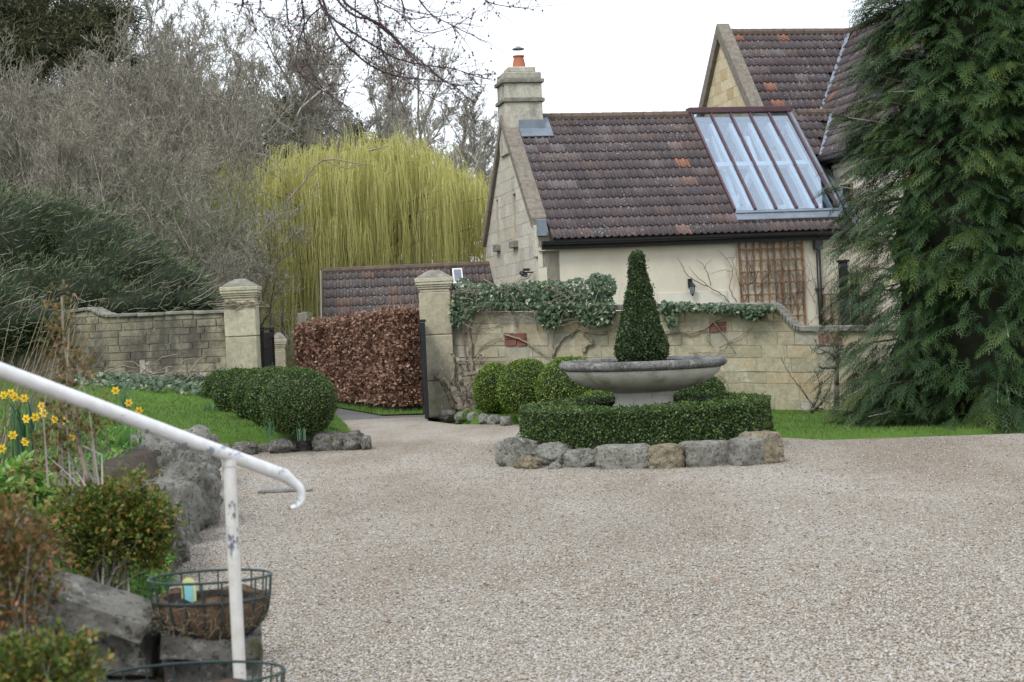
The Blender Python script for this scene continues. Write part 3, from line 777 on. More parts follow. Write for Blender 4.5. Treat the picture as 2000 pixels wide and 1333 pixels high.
# ------------------------------------------------------------------ gates (black boarded leaves standing open)
def gate(hx, hy, fx, fy, label):
    L = math.hypot(fx-hx, fy-hy); e = empty('gate', (hx, hy, .04), math.atan2(fy-hy, fx-hx), label, 'gate', 'black gate leaves')
    for (x0, x1, nm) in ((0, .10, 'stile'), (L-.10, L, 'stile')):
        mb = MB(); mb.box(x0, x1, -.035, .035, 0, 1.5); mb.obj(nm, M['blackwood'], e, bevel=.006)
    for z in (.05, .62, .78, 1.36):
        mb = MB(); mb.box(.103, L-.103, -.03, .03, z, z+.10); mb.obj('rail', M['blackwood'], e, bevel=.006)
    nb = 9; bw = (L-.206)/nb
    for k in range(nb):
        mb = MB(); mb.box(.103+k*bw+.004, .103+(k+1)*bw-.004, -.012, .012, .153, 1.357); mb.obj('board', M['blackwood'], e)
    for z in (1.507,):
        mb = MB(); mb.box(-.01, L+.01, -.05, .05, z, z+.045); mb.obj('top_rail', M['blackwood'], e, bevel=.008)
    for z in (.25, 1.2):
        mb = MB(); mb.box(-.06, .5, -.042, -.0355, z, z+.05); mb.obj('strap_hinge', M['black'], e)
    return e
h0 = at(823, 640, 25.2); f0 = at(826, 640, 23.95)
gate(h0.x, h0.y, f0.x, f0.y, 'black boarded gate leaf open against the right pillar')
h1 = at(510, 640, 25.8); f1 = at(531, 640, 27.2)
gate(h1.x, h1.y, f1.x, f1.y, 'black boarded gate leaf open behind the left pillar')
# small pier beyond the gate
e = pillar(544, 31.5, -.1, 'low pale stone pier with dark cap beyond the left gate leaf', .1, .27, 1.12, 'stone_pier')
BLK['ch'], BLK['jit'] = .0025, .002
# ------------------------------------------------------------------ cottage (low house with the stone gable)
TH = R(12.0)
C0 = at(1049, 470, 35.0); C0.z = 0
cot = empty('cottage', C0, TH, 'low cream cottage with brown pantile roof, stone gable and sloping roof glazing', 'house')
HM = Matrix.Translation(C0) @ Matrix.Rotation(TH, 4, 'Z'); HI = HM.inverted()
NV = HM.to_3x3() @ Vector((0, -1, 0)); NU = HM.to_3x3() @ Vector((-1, 0, 0))
def on_front(px, py, y=0.0): return HI @ hit(px, py, HM @ Vector((0, y, 0)), NV)      # local point on the plane y
def on_gable(px, py, x=0.0): return HI @ hit(px, py, HM @ Vector((x, 0, 0)), NU)
W = 6.32; YR = 3.16; ZR = 6.5; YE = -.25; ZE = 3.3
TAN = (ZR-ZE)/(YR-YE); SL = math.hypot(ZR-ZE, YR-YE); CA, SA_ = (YR-YE)/SL, (ZR-ZE)/SL
def roof_z(y): return ZE+(y-YE)*TAN if y <= YR else ZR-(y-YR)*TAN

def tile_mesh():
    w_, L, n = .335, .44, 12
    xs = [w_*k/n for k in range(n+1)]
    def zf(x):
        u = (x/w_*2) % 1.0
        return .042*math.sin(PI*u/.5)**.8 if u < .5 else 0.0
    V = []
    for x in xs: V.append((x, 0, .034+zf(x)))
    for x in xs: V.append((x, L, .002+zf(x)))
    for x in xs: V.append((x, .002, .012+zf(x)))
    m = n+1; F = [(i, i+1, m+i+1, m+i) for i in range(n)]+[(2*m+i, 2*m+i+1, i+1, i) for i in range(n)]
    return V, F
TV, TF = tile_mesh()
def tile_proto(mat, name):
    me = bpy.data.meshes.new(name); me.from_pydata(TV, [], TF); me.materials.append(mat)
    me.polygons.foreach_set('use_smooth', [True]*12+[False]*12)
    return me
T_MAIN = tile_proto(M['tile'], 'roof_tile'); T_BARN = tile_proto(M['tile_far'], 'roof_tile_barn')
def lay_tiles(parent, org, ex, up, ncol, nrow, me, gauge, keep=None, colw=.333):
    """org = bottom left corner of the slope, ex along the eave, up along the slope (unit vectors, parent space)"""
    ex = Vector(ex); up = Vector(up); nz = ex.cross(up); k = 0
    for r_ in range(nrow):
        for c in range(ncol):
            p = Vector(org)+ex*(c*colw)+up*(r_*gauge)
            if keep and not keep(p+ex*(colw/2)+up*(gauge/2), r_, c): continue
            o = bpy.data.objects.new('roof_tile', me); COL.objects.link(o); o.parent = parent
            j = random.uniform(-.006, .006); rx = random.uniform(-.008, .008)
            Rm = Matrix((ex, up, nz)).transposed() @ Matrix.Rotation(random.uniform(-.012, .012), 3, 'Z') @ Matrix.Rotation(rx, 3, 'X')
            o.matrix_local = Matrix.Translation(p+nz*(.004*random.random())+up*j) @ Rm.to_4x4(); k += 1
    return k

# walls
UG0, UG1 = 4.86, 7.46      # glazed bay along the front
mb = MB(); mb.box(.02, 8.6, 0, .3, -.2, 3.42); fw = mb.obj('front_wall', M['render'], cot)
mb = MB(); mb.box(.02, 7.7, -.07, -.003, 3.06, 3.14); mb.obj('wall_band', M['render'], cot)
for i, z in enumerate(np.arange(1.25, 3.0, .36)):
    mb = MB(); wq = .20 if i % 2 else .11; mb.box(.004, wq, -.022, -.002, z+.004, z+.356); mb.obj('quoin', M['render'], cot, bevel=.005)
a = on_front(1284, 573); b = on_front(1420, 597)
mb = MB(); mb.box(a.x, b.x, -.04, -.002, b.z-.4, a.z); mb.obj('render_panel', M['panel'], cot, bevel=.006)
mb = MB(); mb.box(0.3, 8.6, W-.3, W, -.2, 3.4); mb.obj('back_wall', M['render'], cot)
mb = MB(); mb.box(8.2, 8.5, .31, W-.31, -.2, 3.4); mb.obj('end_wall', M['render'], cot)
# gable with two slit windows (slits seen in the photograph give their places)
g1a, g1b = on_gable(965, 391), on_gable(973, 478); g2a, g2b = on_gable(997, 380), on_gable(1007, 470)
slits = []
for p, q in ((g1a, g1b), (g2a, g2b)):
    slits.append((min(p.y, q.y), max(p.y, q.y)+.0, min(p.z, q.z), max(p.z, q.z)))
def gab_top(y): return roof_z(y)-.04
cuts = sorted(set([0, YR, W]+[v for s in slits for v in s[:2]]))
gab = MB()
def gpoly(y0, y1, z0, z1f):
    V = [(y0, z0), (y1, z0), (y1, z1f(y1)), (y0, z1f(y0))]
    n = 4; P = [(0.05, y, z) for y, z in V]+[(.50, y, z) for y, z in V]
    gab.add(P, [tuple(range(n)), tuple(range(2*n-1, n-1, -1))]+[(i, n+i, n+(i+1) % n, (i+1) % n) for i in range(n)])
for y0, y1 in zip(cuts[:-1], cuts[1:]):
    s = [s for s in slits if abs(s[0]-y0) < 1e-6]
    if s:
        gpoly(y0, y1, -.2, lambda y: s[0][2]); gpoly(y0, y1, s[0][3], gab_top)
    else: gpoly(y0, y1, -.2, gab_top)
gw = gab.obj('gable_wall', M['ashlar_pale'], cot)
# ashlar facing: built in a frame whose x runs along the gable, -y outwards
gf = empty('gable_facing', (0, 0, 0)); gf.parent = cot
bpy.data.objects.remove(gf)
class _Frame: pass
def gable_blocks(parent, x0, y_from, y_to, z0, nrows, rowh, lens, top, holes, mat, depth=.008):
    before = set(o.name for o in parent.children)
    bl = courses(parent, y_from, y_to, z0, [rowh]*nrows, lens, top, mat, depth, 0.0, holes=holes, name='ashlar_block')
    rot = Matrix.Translation((x0, 0, 0)) @ Matrix(((0, 1, 0, 0), (1, 0, 0, 0), (0, 0, 1, 0), (0, 0, 0, 1)))
    for o in bl:       # (s, -d, z) -> (x0-d, s, z)
        o.data.transform(rot); o.data.flip_normals()
gable_blocks(cot, .05, 0.0, W, 1.15, 19, .295, (.42, .72), lambda y: gab_top(y)-.03, slits, M['ashlar_pale'])
for s in slits:
    mb = MB(); mb.box(.47, .495, s[0]+.002, s[1]-.002, s[2]+.002, s[3]-.002); mb.obj('slit_pane', M['dark_glass'], cot)
    mb = MB(); mb.box(-.075, .06, s[0]-.10, s[1]+.10, s[2]-.17, s[2]-.004); mb.obj('sill', M['coping_grey'], cot, bevel=.01)
# gable coping, a raised band of stone following both slopes
def coping(name, y0, y1, x0=-.07, x1=.30, up=.10, dn=-.10, mat='coping', parent=None):
    mb = MB(); n = math.hypot(1, TAN)
    V = []
    for x in (x0, x1):
        for (y, o_) in ((y0, dn), (y1, dn), (y1, up), (y0, up)): V.append((x, y, roof_z(y)+o_*n))
    mb.add(V, [(0, 1, 2, 3), (7, 6, 5, 4), (0, 4, 5, 1), (1, 5, 6, 2), (2, 6, 7, 3), (3, 7, 4, 0)])
    return mb.obj(name, M[mat], parent, bevel=.015)
ye = on_gable(1043, 412, -.07).y
coping('gable_coping', max(.2, ye), YR-.02, parent=cot); coping('gable_coping', YR+.02, W-.1, x0=-.055, x1=.22, parent=cot)
mb = MB(); mb.box(-.04, .20, .0, max(.2, ye)+.1, roof_z(.0)-.6, roof_z(.0)+.12); mb.obj('kneeler', M['ashlar_pale'], cot, bevel=.015)
mb = MB(); mb.box(.0, .22, -.10, -.004, 3.40, 3.78); mb.obj('lead_flashing', M['lead'], cot, bevel=.01)

# roof decks (under the tiles) with a hole for the glazing
roof = MB()
def deck(u0, u1, y0, y1, off=-.02, th=.10):
    V = [(u, y, roof_z(y)+o_) for o_ in (off, off-th) for (u, y) in ((u0, y0), (u1, y0), (u1, y1), (u0, y1))]
    roof.add(V, [(0, 1, 2, 3), (7, 6, 5, 4), (0, 4, 5, 1), (1, 5, 6, 2), (2, 6, 7, 3), (3, 7, 4, 0)])
GB = .62*CA+YE; GZ = roof_z(GB)
deck(.28, UG0, YE+.02, YR); deck(UG0, UG1, YE+.02, GB+.02); deck(UG1, 7.72, YE+.02, YR)
deck(7.72, 9.4, 2.05, YR)
deck(.28, 9.0, YR, W+.3)
rf = roof.obj('roof', M['felt'], cot)
up = (0, CA, SA_)
def keep_cot(p, r_, c):
    if p.x > UG0-.05 and p.x < UG1+.03: return r_ < 2 and p.x < 7.4
    if p.x > 7.5 and p.y < 1.0: return False
    if p.x >= UG1+.03:
        return p.z > 5.2+(p.x-7.75)*1.3+.02 and p.z > 4.6
    if p.x < 1.0 and r_ >= 12: return False
    return True
lay_tiles(rf, (.30, YE, ZE), (1, 0, 0), up, 27, 13, T_MAIN, .36, keep_cot)
# ridge
for k in range(15):
    x0 = .95+k*.27 if False else .95+k*.266
    mb = MB(); mb.tube([(x0, YR, ZR+.01), (x0+.262, YR, ZR+.01)], [.125, .118], 10); mb.obj('ridge_tile', M['ridge'], rf)
for k in range(4):
    x0 = 7.75+k*.27; mb = MB(); mb.tube([(x0, YR, ZR+.01), (x0+.266, YR, ZR+.01)], [.12, .115], 10); mb.obj('ridge_tile', M['ridge'], rf)
# gutter, fascia, downpipe
mb = MB(); mb.box(.05, 7.45, YE+.03, YE+.06, ZE-.22, ZE-.02); mb.obj('fascia', M['blackwood'], cot)
V = []; F = []
for i, x in enumerate((.05, 7.5)):
    for k in range(9):
        an = PI+PI*k/8; V.append((x, YE-.045+.075*math.cos(an), ZE-.035+.085*math.sin(an)))
F = [(k, k+1, 9+k+1, 9+k) for k in range(8)]+[tuple(range(9)), tuple(range(17, 8, -1))]
mb = MB(); mb.add(V, F); mb.obj('gutter', M['black'], cot)
dp = on_front(1597, 470, -.12)
mb = MB(); mb.tube([(dp.x, -.12, 3.0), (dp.x, -.12, .2)], .055, 10); pipe = mb.obj('downpipe', M['black'], cot, smooth=True)
mb = MB(); mb.box(dp.x-.10, dp.x+.10, -.22, -.03, 2.86, 3.12); mb.obj('hopper', M['black'], cot, bevel=.02)
mb = MB(); mb.tube([(dp.x, -.12, 3.10), (dp.x, -.24, 3.20)], .05, 8); mb.obj('hopper_bend', M['black'], cot)
for z in (.9, 1.9):
    mb = MB(); mb.box(dp.x-.085, dp.x+.085, -.17, -.02, z, z+.05); mb.obj('pipe_bracket', M['black'], cot)
# chimney
ch = MB()
cx0, cx1, cy0, cy1 = -.02, .93, YR-.42, YR+.42
def cb(g, z0, z1): ch.box(cx0-g, cx1+g, cy0-g, cy1+g, z0, z1)
cb(0, 5.6, 6.86); cb(0, 6.965, 7.33)
stack = ch.obj('chimney', M['stack'], cot, bevel=.012)
for (g, z0, z1) in ((.055, 6.862, 6.962), (.06, 7.332, 7.432)):
    mb = MB(); mb.box(cx0-g, cx1+g, cy0-g, cy1+g, z0, z1); mb.obj('chimney_band', M['coping_grey'], stack, bevel=.015)
mb = MB(); mb.box(cx0, cx1, cy0, cy1, 7.434, 7.60); mb.obj('chimney_top', M['stack'], stack, bevel=.02)
mb = MB(); mb.box(cx0+.15, cx1-.10, cy0+.14, cy1-.14, 7.602, 7.76); mb.obj('chimney_top', M['stack'], stack, bevel=.03)
pcx, pcy = (cx0+cx1)/2+.02, YR
mb = MB(); mb.lathe([(.165, 0), (.155, .1), (.125, .24), (.12, .27), (.145, .275), (.145, .305), (.125, .305), (.10, .30)], 20, (pcx, pcy, 7.762)); sharp_smooth(mb.obj('chimney_pot', M['terracotta'], stack))
mb = MB(); mb.lathe([(.15, .0), (.155, .02), (.07, .055), (.05, .075), (.0, .08)], 20, (pcx, pcy, 8.22)); cw = mb.obj('cowl', M['lead'], stack)
for k in range(3):
    an = 2*PI*k/3+.4; mb = MB(); mb.tube([(pcx+.12*math.cos(an), pcy+.12*math.sin(an), 8.05), (pcx+.12*math.cos(an), pcy+.12*math.sin(an), 8.225)], .003, 4); mb.obj('cowl_leg', M['galv'], stack)
mb = MB(); mb.box(cx0+.33, cx1+.02, cy0-.02, cy0-.002, roof_z(cy0)-.05, roof_z(cy0)+.32); mb.obj('lead_flashing', M['lead'], stack)
def skew(u0, u1, y0, y1, o0, mat, nm, parent, th=.02):
    V = [(u, y, roof_z(y)+o_) for o_ in (o0+th, o0) for (u, y) in ((u0, y0), (u1, y0), (u1, y1), (u0, y1))]
    mb = MB(); mb.add(V, [(0, 1, 2, 3), (7, 6, 5, 4), (0, 4, 5, 1), (1, 5, 6, 2), (2, 6, 7, 3), (3, 7, 4, 0)]); return mb.obj(nm, M[mat], parent)
skew(.31, 1.12, cy0-.24, cy0-.004, .105, 'lead', 'lead_flashing', stack); skew(cx1+.024, 1.12, cy0, YR-.12, .105, 'lead', 'lead_flashing', stack)

# glazed bay: panes, bars, frame, and the white roof timbers seen through it
glz = empty('roof_glazing'); glz.parent = cot
npn = 5; pw = (UG1-UG0)/npn; OFF = .14; YT = YR-.06
def gp(u, y, o=OFF): return Vector((u, y, roof_z(y)+o))
for k in range(npn):
    u0, u1 = UG0+k*pw+.012, UG0+(k+1)*pw-.012
    V = [gp(u0, GB), gp(u1, GB), gp(u1, YT), gp(u0, YT)]; V += [v-Vector((0, -SA_, CA))*.012 for v in V]
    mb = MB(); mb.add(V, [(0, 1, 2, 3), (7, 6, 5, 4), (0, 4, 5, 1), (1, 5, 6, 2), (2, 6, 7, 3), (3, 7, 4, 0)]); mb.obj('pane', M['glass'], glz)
nn = Vector((0, -SA_, CA))
for k in range(npn+1):
    u = UG0+k*pw; mb = MB(); mb.beam(gp(u, GB, OFF+.02), gp(u, YT, OFF+.02), .05, .05, nn); mb.obj('glazing_bar', M['purple'], glz)
    mb = MB(); mb.beam(gp(u, GB+.1, OFF-.36), gp(u, YT, OFF-.36), .09, .16, nn); mb.obj('rafter', M['whitewood'], glz)
mb = MB(); mb.box(UG0-.06, UG1+.10, YR-.16, YR+.14, ZR+.06, ZR+.20); mb.obj('ridge_beam', M['purple'], glz, bevel=.01)
mb = MB(); mb.beam(gp(UG0, GB-.03, OFF-.03), gp(UG1, GB-.03, OFF-.03), .07, .06, nn); mb.obj('bottom_bar', M['lead'], glz)
ym = GB+(YT-GB)*.56
mb = MB(); mb.beam(gp(UG0, ym, OFF-.30), gp(UG1, ym, OFF-.30), .16, .10, nn); mb.obj('purlin', M['whitewood'], glz)
for k in range(6):
    u = UG0+.05+k*pw*.98
    mb = MB(); mb.beam((u, YR+.1, ZR-.15), (u, W-.6, roof_z(W-.6)-.3), .08, .14); mb.obj('rafter', M['whitewood'], glz)
for k in range(3):
    u = UG0+.45+k*.9
    mb = MB(); mb.beam((u, .5, 3.9), (u, W-.8, 3.9), .12, .18); mb.obj('tie_beam', M['whitewood'], glz)
    mb = MB(); mb.beam((u, 1.2, 3.95), (u+.05, 2.9, 5.9), .10, .12); mb.obj('brace', M['whitewood'], glz)
    mb = MB(); mb.beam((u, 4.6, 3.95), (u, 3.2, 5.9), .10, .12); mb.obj('brace', M['whitewood'], glz)
mb = MB(); mb.beam((UG0+.1, 1.0, 3.6), (UG0+1.5, 2.6, 5.2), .12, .16); mb.obj('brace', M['whitewood'], glz)
mb = MB(); mb.box(UG0-.2, UG1+.2, .31, W-.31, 2.6, 2.7); mb.obj('floor', M['inner'], glz)
for u in (UG0-.22, UG1+.12):
    V = [(u+d, y, z) for d in (0, .08) for (y, z) in ((.35, 2.7), (W-.35, 2.7), (W-.35, roof_z(W-.35)-.2), (YR, ZR-.2), (.35, roof_z(.35)-.2))]
    n = 5; mb = MB(); mb.add(V, [tuple(range(n)), tuple(range(2*n-1, n-1, -1))]+[(i, n+i, n+(i+1) % n, (i+1) % n) for i in range(n)]); mb.obj('cheek', M['inner'], glz)
V = [(u, y, roof_z(y)-.16) for (u, y) in ((UG0-.1, YR+.02), (UG1+.1, YR+.02), (UG1+.1, W-.3), (UG0-.1, W-.3))]
mb = MB(); mb.add(V, [(0, 1, 2, 3)]); mb.obj('lining', M['inner'], glz)
skew(UG0-.02, 7.55, GB-.20, GB-.03, .085, 'lead', 'lead_apron', glz)
V = [(UG1+.02+d, y, roof_z(y)+o_) for d in (0, .09) for (y, o_) in ((GB-.02, .02), (YT, .02), (YT, .17), (GB-.02, .17))]
mb = MB(); mb.add(V, [(0, 1, 2, 3), (7, 6, 5, 4), (0, 4, 5, 1), (1, 5, 6, 2), (2, 6, 7, 3), (3, 7, 4, 0)]); mb.obj('edge_flashing', M['lead'], glz)

# wall lantern
p = on_front(1352, 563, -.16)
lan = empty('wall_lantern', HM @ p, TH, 'black coach lantern on a bracket on the cream wall', 'lantern')
mb = MB(); mb.box(-.05, .05, .125, .158, .02, .22); mb.obj('back_plate', M['black'], lan)
mb = MB(); mb.tube([(0, .13, .16), (0, .06, .22), (0, .0, .19), (0, 0, .13)], .010, 6); mb.obj('bracket', M['black'], lan)
mb = MB(); mb.lathe([(.085, .045), (.06, .09), (.02, .12), (.008, .15)], 6); mb.obj('lantern_roof', M['black'], lan)
mb = MB(); mb.lathe([(.04, -.13), (.066, .042)], 6); mb.obj('lantern_glass', M['lead'], lan)
mb = MB(); mb.lathe([(.008, -.19), (.02, -.17), (.045, -.133)], 6); mb.obj('lantern_base', M['black'], lan)
for k in range(6):
    an = 2*PI*k/6; mb = MB(); mb.tube([(.042*math.cos(an), .042*math.sin(an), -.13), (.07*math.cos(an), .07*math.sin(an), .043)], .006, 5); mb.obj('lantern_bar', M['black'], lan)
# floodlight by the gable corner
p = on_gable(1022, 535, -.25)
fl = empty('floodlight', HM @ p, TH, 'small black security floodlight with cable on the stone gable', 'floodlight')
mb = MB(); mb.box(-.08, .08, -.11, .07, -.04, .04); o = mb.obj('lamp_head', M['black'], fl, bevel=.02); o.rotation_euler = (.5, .15, .3)
mb = MB(); mb.tube([(0, 0, .0), (.10, .02, .03), (.24, .03, .02)], .018, 6); mb.obj('bracket', M['black'], fl)
mb = MB(); mb.box(.0, .16, -.02, .05, .06, .12); mb.obj('sensor', M['black'], fl, bevel=.01)
mb = MB(); mb.tube([(.2, .05, -.02), (.21, .5, -.10), (.21, 1.2, -.10), (.21, 2.0, -.2), (.21, 2.4, -.6)], .008, 5); mb.obj('cable', M['black'], fl)

# trellises on the front wall
def trellis(px0, py0, px1, py1, nc, nr, label, miss=None):
    a = on_front(px0, py0, -.06); b = on_front(px1, py1, -.06)
    e = empty('trellis', HM @ Vector((a.x, -.06, b.z)), TH, label, 'trellis', 'wooden trellises on the cottage wall')
    wd, ht = b.x-a.x, a.z-b.z
    for c in range(nc+1):
        x = wd*c/nc; big = c in (0, nc) or c % 3 == 0
        z0 = 0 if not miss or c >= miss[0] else ht*miss[1]
        mb = MB(); w_ = .024 if big else .016; mb.box(x-w_, x+w_, -.014, .014, z0, ht); mb.obj('upright', M['wood_orange'], e)
    for r_ in range(nr+1):
        z = ht*r_/nr; x0 = 0 if not miss or z >= ht*miss[1]-.01 else wd*miss[0]/nc
        mb = MB(); mb.box(x0-.02, wd+.02, -.034, -.0145, z-.017, z+.017); mb.obj('crossbar', M['wood_orange'], e)
    return e
trellis(1443, 466, 1574, 660, 9, 9, 'large orange-brown square trellis with bare climber on the cream wall', miss=(4, .34))
trellis(1608, 576, 1640, 650, 2, 3, 'small low trellis panel between the downpipe and the black post')
trellis(1656, 572, 1690, 650, 3, 3, 'small low trellis panel partly hidden by the conifer')
for (px, py, lab) in ((1646, 508, 'taller black timber post beside the small trellis'), (1668, 533, 'black post with square cap half hidden by the conifer')):
    p = on_front(px, py, -.6); e = empty('timber_post', HM @ Vector((p.x, p.y, 0)), TH, lab, 'post', 'black timber posts')
    mb = MB(); mb.box(-.085, .085, -.085, .085, -.1, p.z-.06); mb.obj('shaft', M['blackwood'], e, bevel=.01)
    mb = MB(); mb.box(-.12, .12, -.12, .12, p.z-.058, p.z); mb.obj('cap', M['blackwood'], e, bevel=.015)

# ------------------------------------------------------------------ main house: tall wing behind, cross wing on the right
mh = empty('main_house', HM @ Vector((6.7, 6.4, 0)), TH, 'tall stone-gabled house with steep brown pantile roofs behind the conifer', 'house')
def L2(u, v, z): return (u-6.7, v-6.4, z)
VR, ZT = 6.4, 9.2; WT = 1.12          # tall wing ridge
u_g = (HI @ hit(1405, 48, HM @ Vector((0, VR, 0)), NV)).x
def wz(v): return ZT-abs(v-VR)*WT
CRU0, CRZ0, CT = 7.75, 5.2, 1.30; CRU = CRU0+(ZT-CRZ0)/CT
VF = VR-3.1; VB = VR+3.1
# tall wing gable
def poly_x(parent, nm, mat, x0, x1, yz, bevel=0):
    n = len(yz); V = [L2(x0, y, z) for y, z in yz]+[L2(x1, y, z) for y, z in yz]
    mb = MB(); mb.add(V, [tuple(range(n)), tuple(range(2*n-1, n-1, -1))]+[(i, n+i, n+(i+1) % n, (i+1) % n) for i in range(n)]); return mb.obj(nm, M[mat], parent, bevel=bevel)
poly_x(mh, 'gable_wall', 'ashlar_warm', u_g+.05, u_g+.3, [(VF, -.1), (VB, -.1), (VB, wz(VB)), (VR, ZT), (VF, wz(VF))])
bl = courses(mh, VF, VB, 5.2, [.30]*14, (.42, .68), lambda y: wz(y)-.02, M['ashlar_warm'], .008, 0.0, name='ashlar_block')
rot = Matrix.Translation(L2(u_g+.05, 0, 0)) @ Matrix(((0, 1, 0, 0), (1, 0, 0, 0), (0, 0, 1, 0), (0, 0, 0, 1)))
for o in bl: o.data.transform(rot); o.data.flip_normals()
for (y0, y1) in ((VF, VR-.01), (VR+.01, VB)):
    w_ = .36 if y0 < VR-1 else .2
    poly_x(mh, 'gable_coping', 'coping', u_g-.08, u_g-.08+w_, [(y0, wz(y0)-.14), (y1, wz(y1)-.14), (y1, wz(y1)+.30), (y0, wz(y0)+.30)], .015)
poly_x(mh, 'roof', 'felt', u_g+.28, 13, [(VF, wz(VF)-.03), (VR, ZT-.03), (VB, wz(VB)-.03), (VB, wz(VB)-.15), (VR, ZT-.18), (VF, wz(VF)-.15)])
rt = mh.children[-1]; rt = [o for o in mh.children if o.name.startswith('roof')][0]
sl = math.hypot(1, WT); up2 = Vector((0, 1/sl, WT/sl)); nrow = int((VR-VF)*sl/.36)
lay_tiles(rt, L2(u_g+.30, VR-nrow*.36/sl, ZT-nrow*.36*WT/sl), (1, 0, 0), up2, 15, nrow, T_MAIN, .36,
          lambda p, r_, c: p.z > CRZ0+(p.x+6.7-CRU0)*CT-.05)
for k in range(13):
    x0 = u_g+.3+k*.31
    if x0 < CRU: mb = MB(); mb.tube([L2(x0, VR, ZT+.02), L2(x0+.305, VR, ZT+.02)], [.12, .115], 10); mb.obj('ridge_tile', M['ridge'], rt)
# cross wing: left slope towards us
VN = -2.6; VFAR = VR+.5
n_ = math.hypot(1, CT)
V = [L2(CRU0, VN, CRZ0-.03), L2(CRU, VN, ZT-.03), L2(CRU, VFAR, ZT-.03), L2(CRU0, VFAR, CRZ0-.03)]
V2 = [(x, y, z-.14) for x, y, z in V]
mb = MB(); mb.add(V+V2, [(0, 1, 2, 3), (7, 6, 5, 4), (0, 4, 5, 1), (1, 5, 6, 2), (2, 6, 7, 3), (3, 7, 4, 0)])
rc = mb.obj('roof', M['felt'], mh)
mb = MB(); V = [L2(2*CRU-CRU0, VN, CRZ0-.03), L2(CRU, VN, ZT-.03), L2(CRU, VFAR, ZT-.03), L2(2*CRU-CRU0, VFAR, CRZ0-.03)]; mb.add(V, [(3, 2, 1, 0)]); mb.obj('roof', M['felt'], mh)
up3 = Vector((1/n_, 0, CT/n_)); nr3 = int((ZT-CRZ0)*n_/CT/.36)
def keep_cross(p, r_, c):
    u, v, z = p.x+6.7, p.y+6.4, p.z
    if v > VR-(ZT-z)/WT-.02 and z > 6.3: return False
    if z < 6.55 and v > roofy(z)-.05: return False
    return True
def roofy(z): return YE+(z-ZE)/TAN
def keep_cross2(p, r_, c):
    u, v, z = p.x+6.7, p.y+6.4, p.z
    if z < ZR-.05: return v < YE+(z-ZE)/TAN+.06
    return v < VR-(ZT-z)/WT+.06
lay_tiles(rc, L2(CRU0, 5.9, CRZ0), (0, -1, 0), up3, 25, nr3, T_MAIN, .36, keep_cross2)
for k in range(22):
    y0 = VR-.2-k*.31; mb = MB(); mb.tube([L2(CRU, y0, ZT+.02), L2(CRU, y0-.305, ZT+.02)], [.12, .115], 10); mb.obj('ridge_tile', M['ridge'], rc)
# valleys in lead
def strip(a, b, wdt, nm, parent):
    mb = MB(); mb.beam(a, b, wdt, .02, (-.35, -.45, .8)); return mb.obj(nm, M['lead'], parent)
strip(L2(CRU-.02, VR-.02, ZT+.07), L2(CRU0+(6.5-CRZ0)/CT, VR-(ZT-6.5)/WT, 6.57), .11, 'valley', rc)
strip(L2(CRU0+(ZR-CRZ0)/CT, YR-.02, ZR+.09), L2(CRU0+.03, roofy(CRZ0), CRZ0+.10), .11, 'valley', rc)
# cross wing walls
mb = MB(); mb.add([L2(*p) for p in ((8.0, 1.62, 0), (8.0, -2.4, 0), (8.0, -2.4, 5.4), (8.0, 1.62, 5.4), (8.3, 1.62, 0), (8.3, -2.4, 0), (8.3, -2.4, 5.4), (8.3, 1.62, 5.4))],
       [(0, 1, 2, 3), (7, 6, 5, 4), (0, 4, 5, 1), (1, 5, 6, 2), (2, 6, 7, 3), (3, 7, 4, 0)]); mb.obj('side_wall', M['render'], mh)
mb = MB(); mb.add([L2(*p) for p in ((8.05, 1.66, 3), (8.05, 3.4, 3), (8.05, 3.4, 5.5), (8.05, 1.66, 5.5), (8.12, 1.66, 3), (8.12, 3.4, 3), (8.12, 3.4, 5.5), (8.12, 1.66, 5.5))],
       [(0, 1, 2, 3), (7, 6, 5, 4), (0, 4, 5, 1), (1, 5, 6, 2), (2, 6, 7, 3), (3, 7, 4, 0)]); mb.obj('side_glazing', M['dark_glass'], mh)
n5 = [(8.0, 0), (2*CRU-8.0, 0), (2*CRU-8.0, CRZ0+.3), (CRU, ZT-.1), (8.0, CRZ0+.3)]
mb = MB(); V = [L2(u, -2.4, z) for u, z in n5]+[L2(u, -2.1, z) for u, z in n5]
mb.add(V, [tuple(range(5)), tuple(range(9, 4, -1))]+[(i, 5+i, 5+(i+1) % 5, (i+1) % 5) for i in range(5)]); mb.obj('front_gable', M['ashlar_warm'], mh)
mb = MB(); mb.add([L2(*p) for p in ((2*CRU-8.3, -2.1, 0), (2*CRU-8.0, -2.1, 0), (2*CRU-8.0, VB, 0), (2*CRU-8.3, VB, 0), (2*CRU-8.3, -2.1, 5.4), (2*CRU-8.0, -2.1, 5.4), (2*CRU-8.0, VB, 5.4), (2*CRU-8.3, VB, 5.4))],
       [(0, 3, 2, 1), (4, 5, 6, 7), (0, 1, 5, 4), (1, 2, 6, 5), (2, 3, 7, 6), (3, 0, 4, 7)]); mb.obj('side_wall', M['render'], mh)
mb = MB(); mb.tube([L2(CRU0-.05, 2.1, CRZ0-.06), L2(CRU0-.05, VN, CRZ0-.06)], .065, 8); mb.obj('gutter', M['black'], mh)
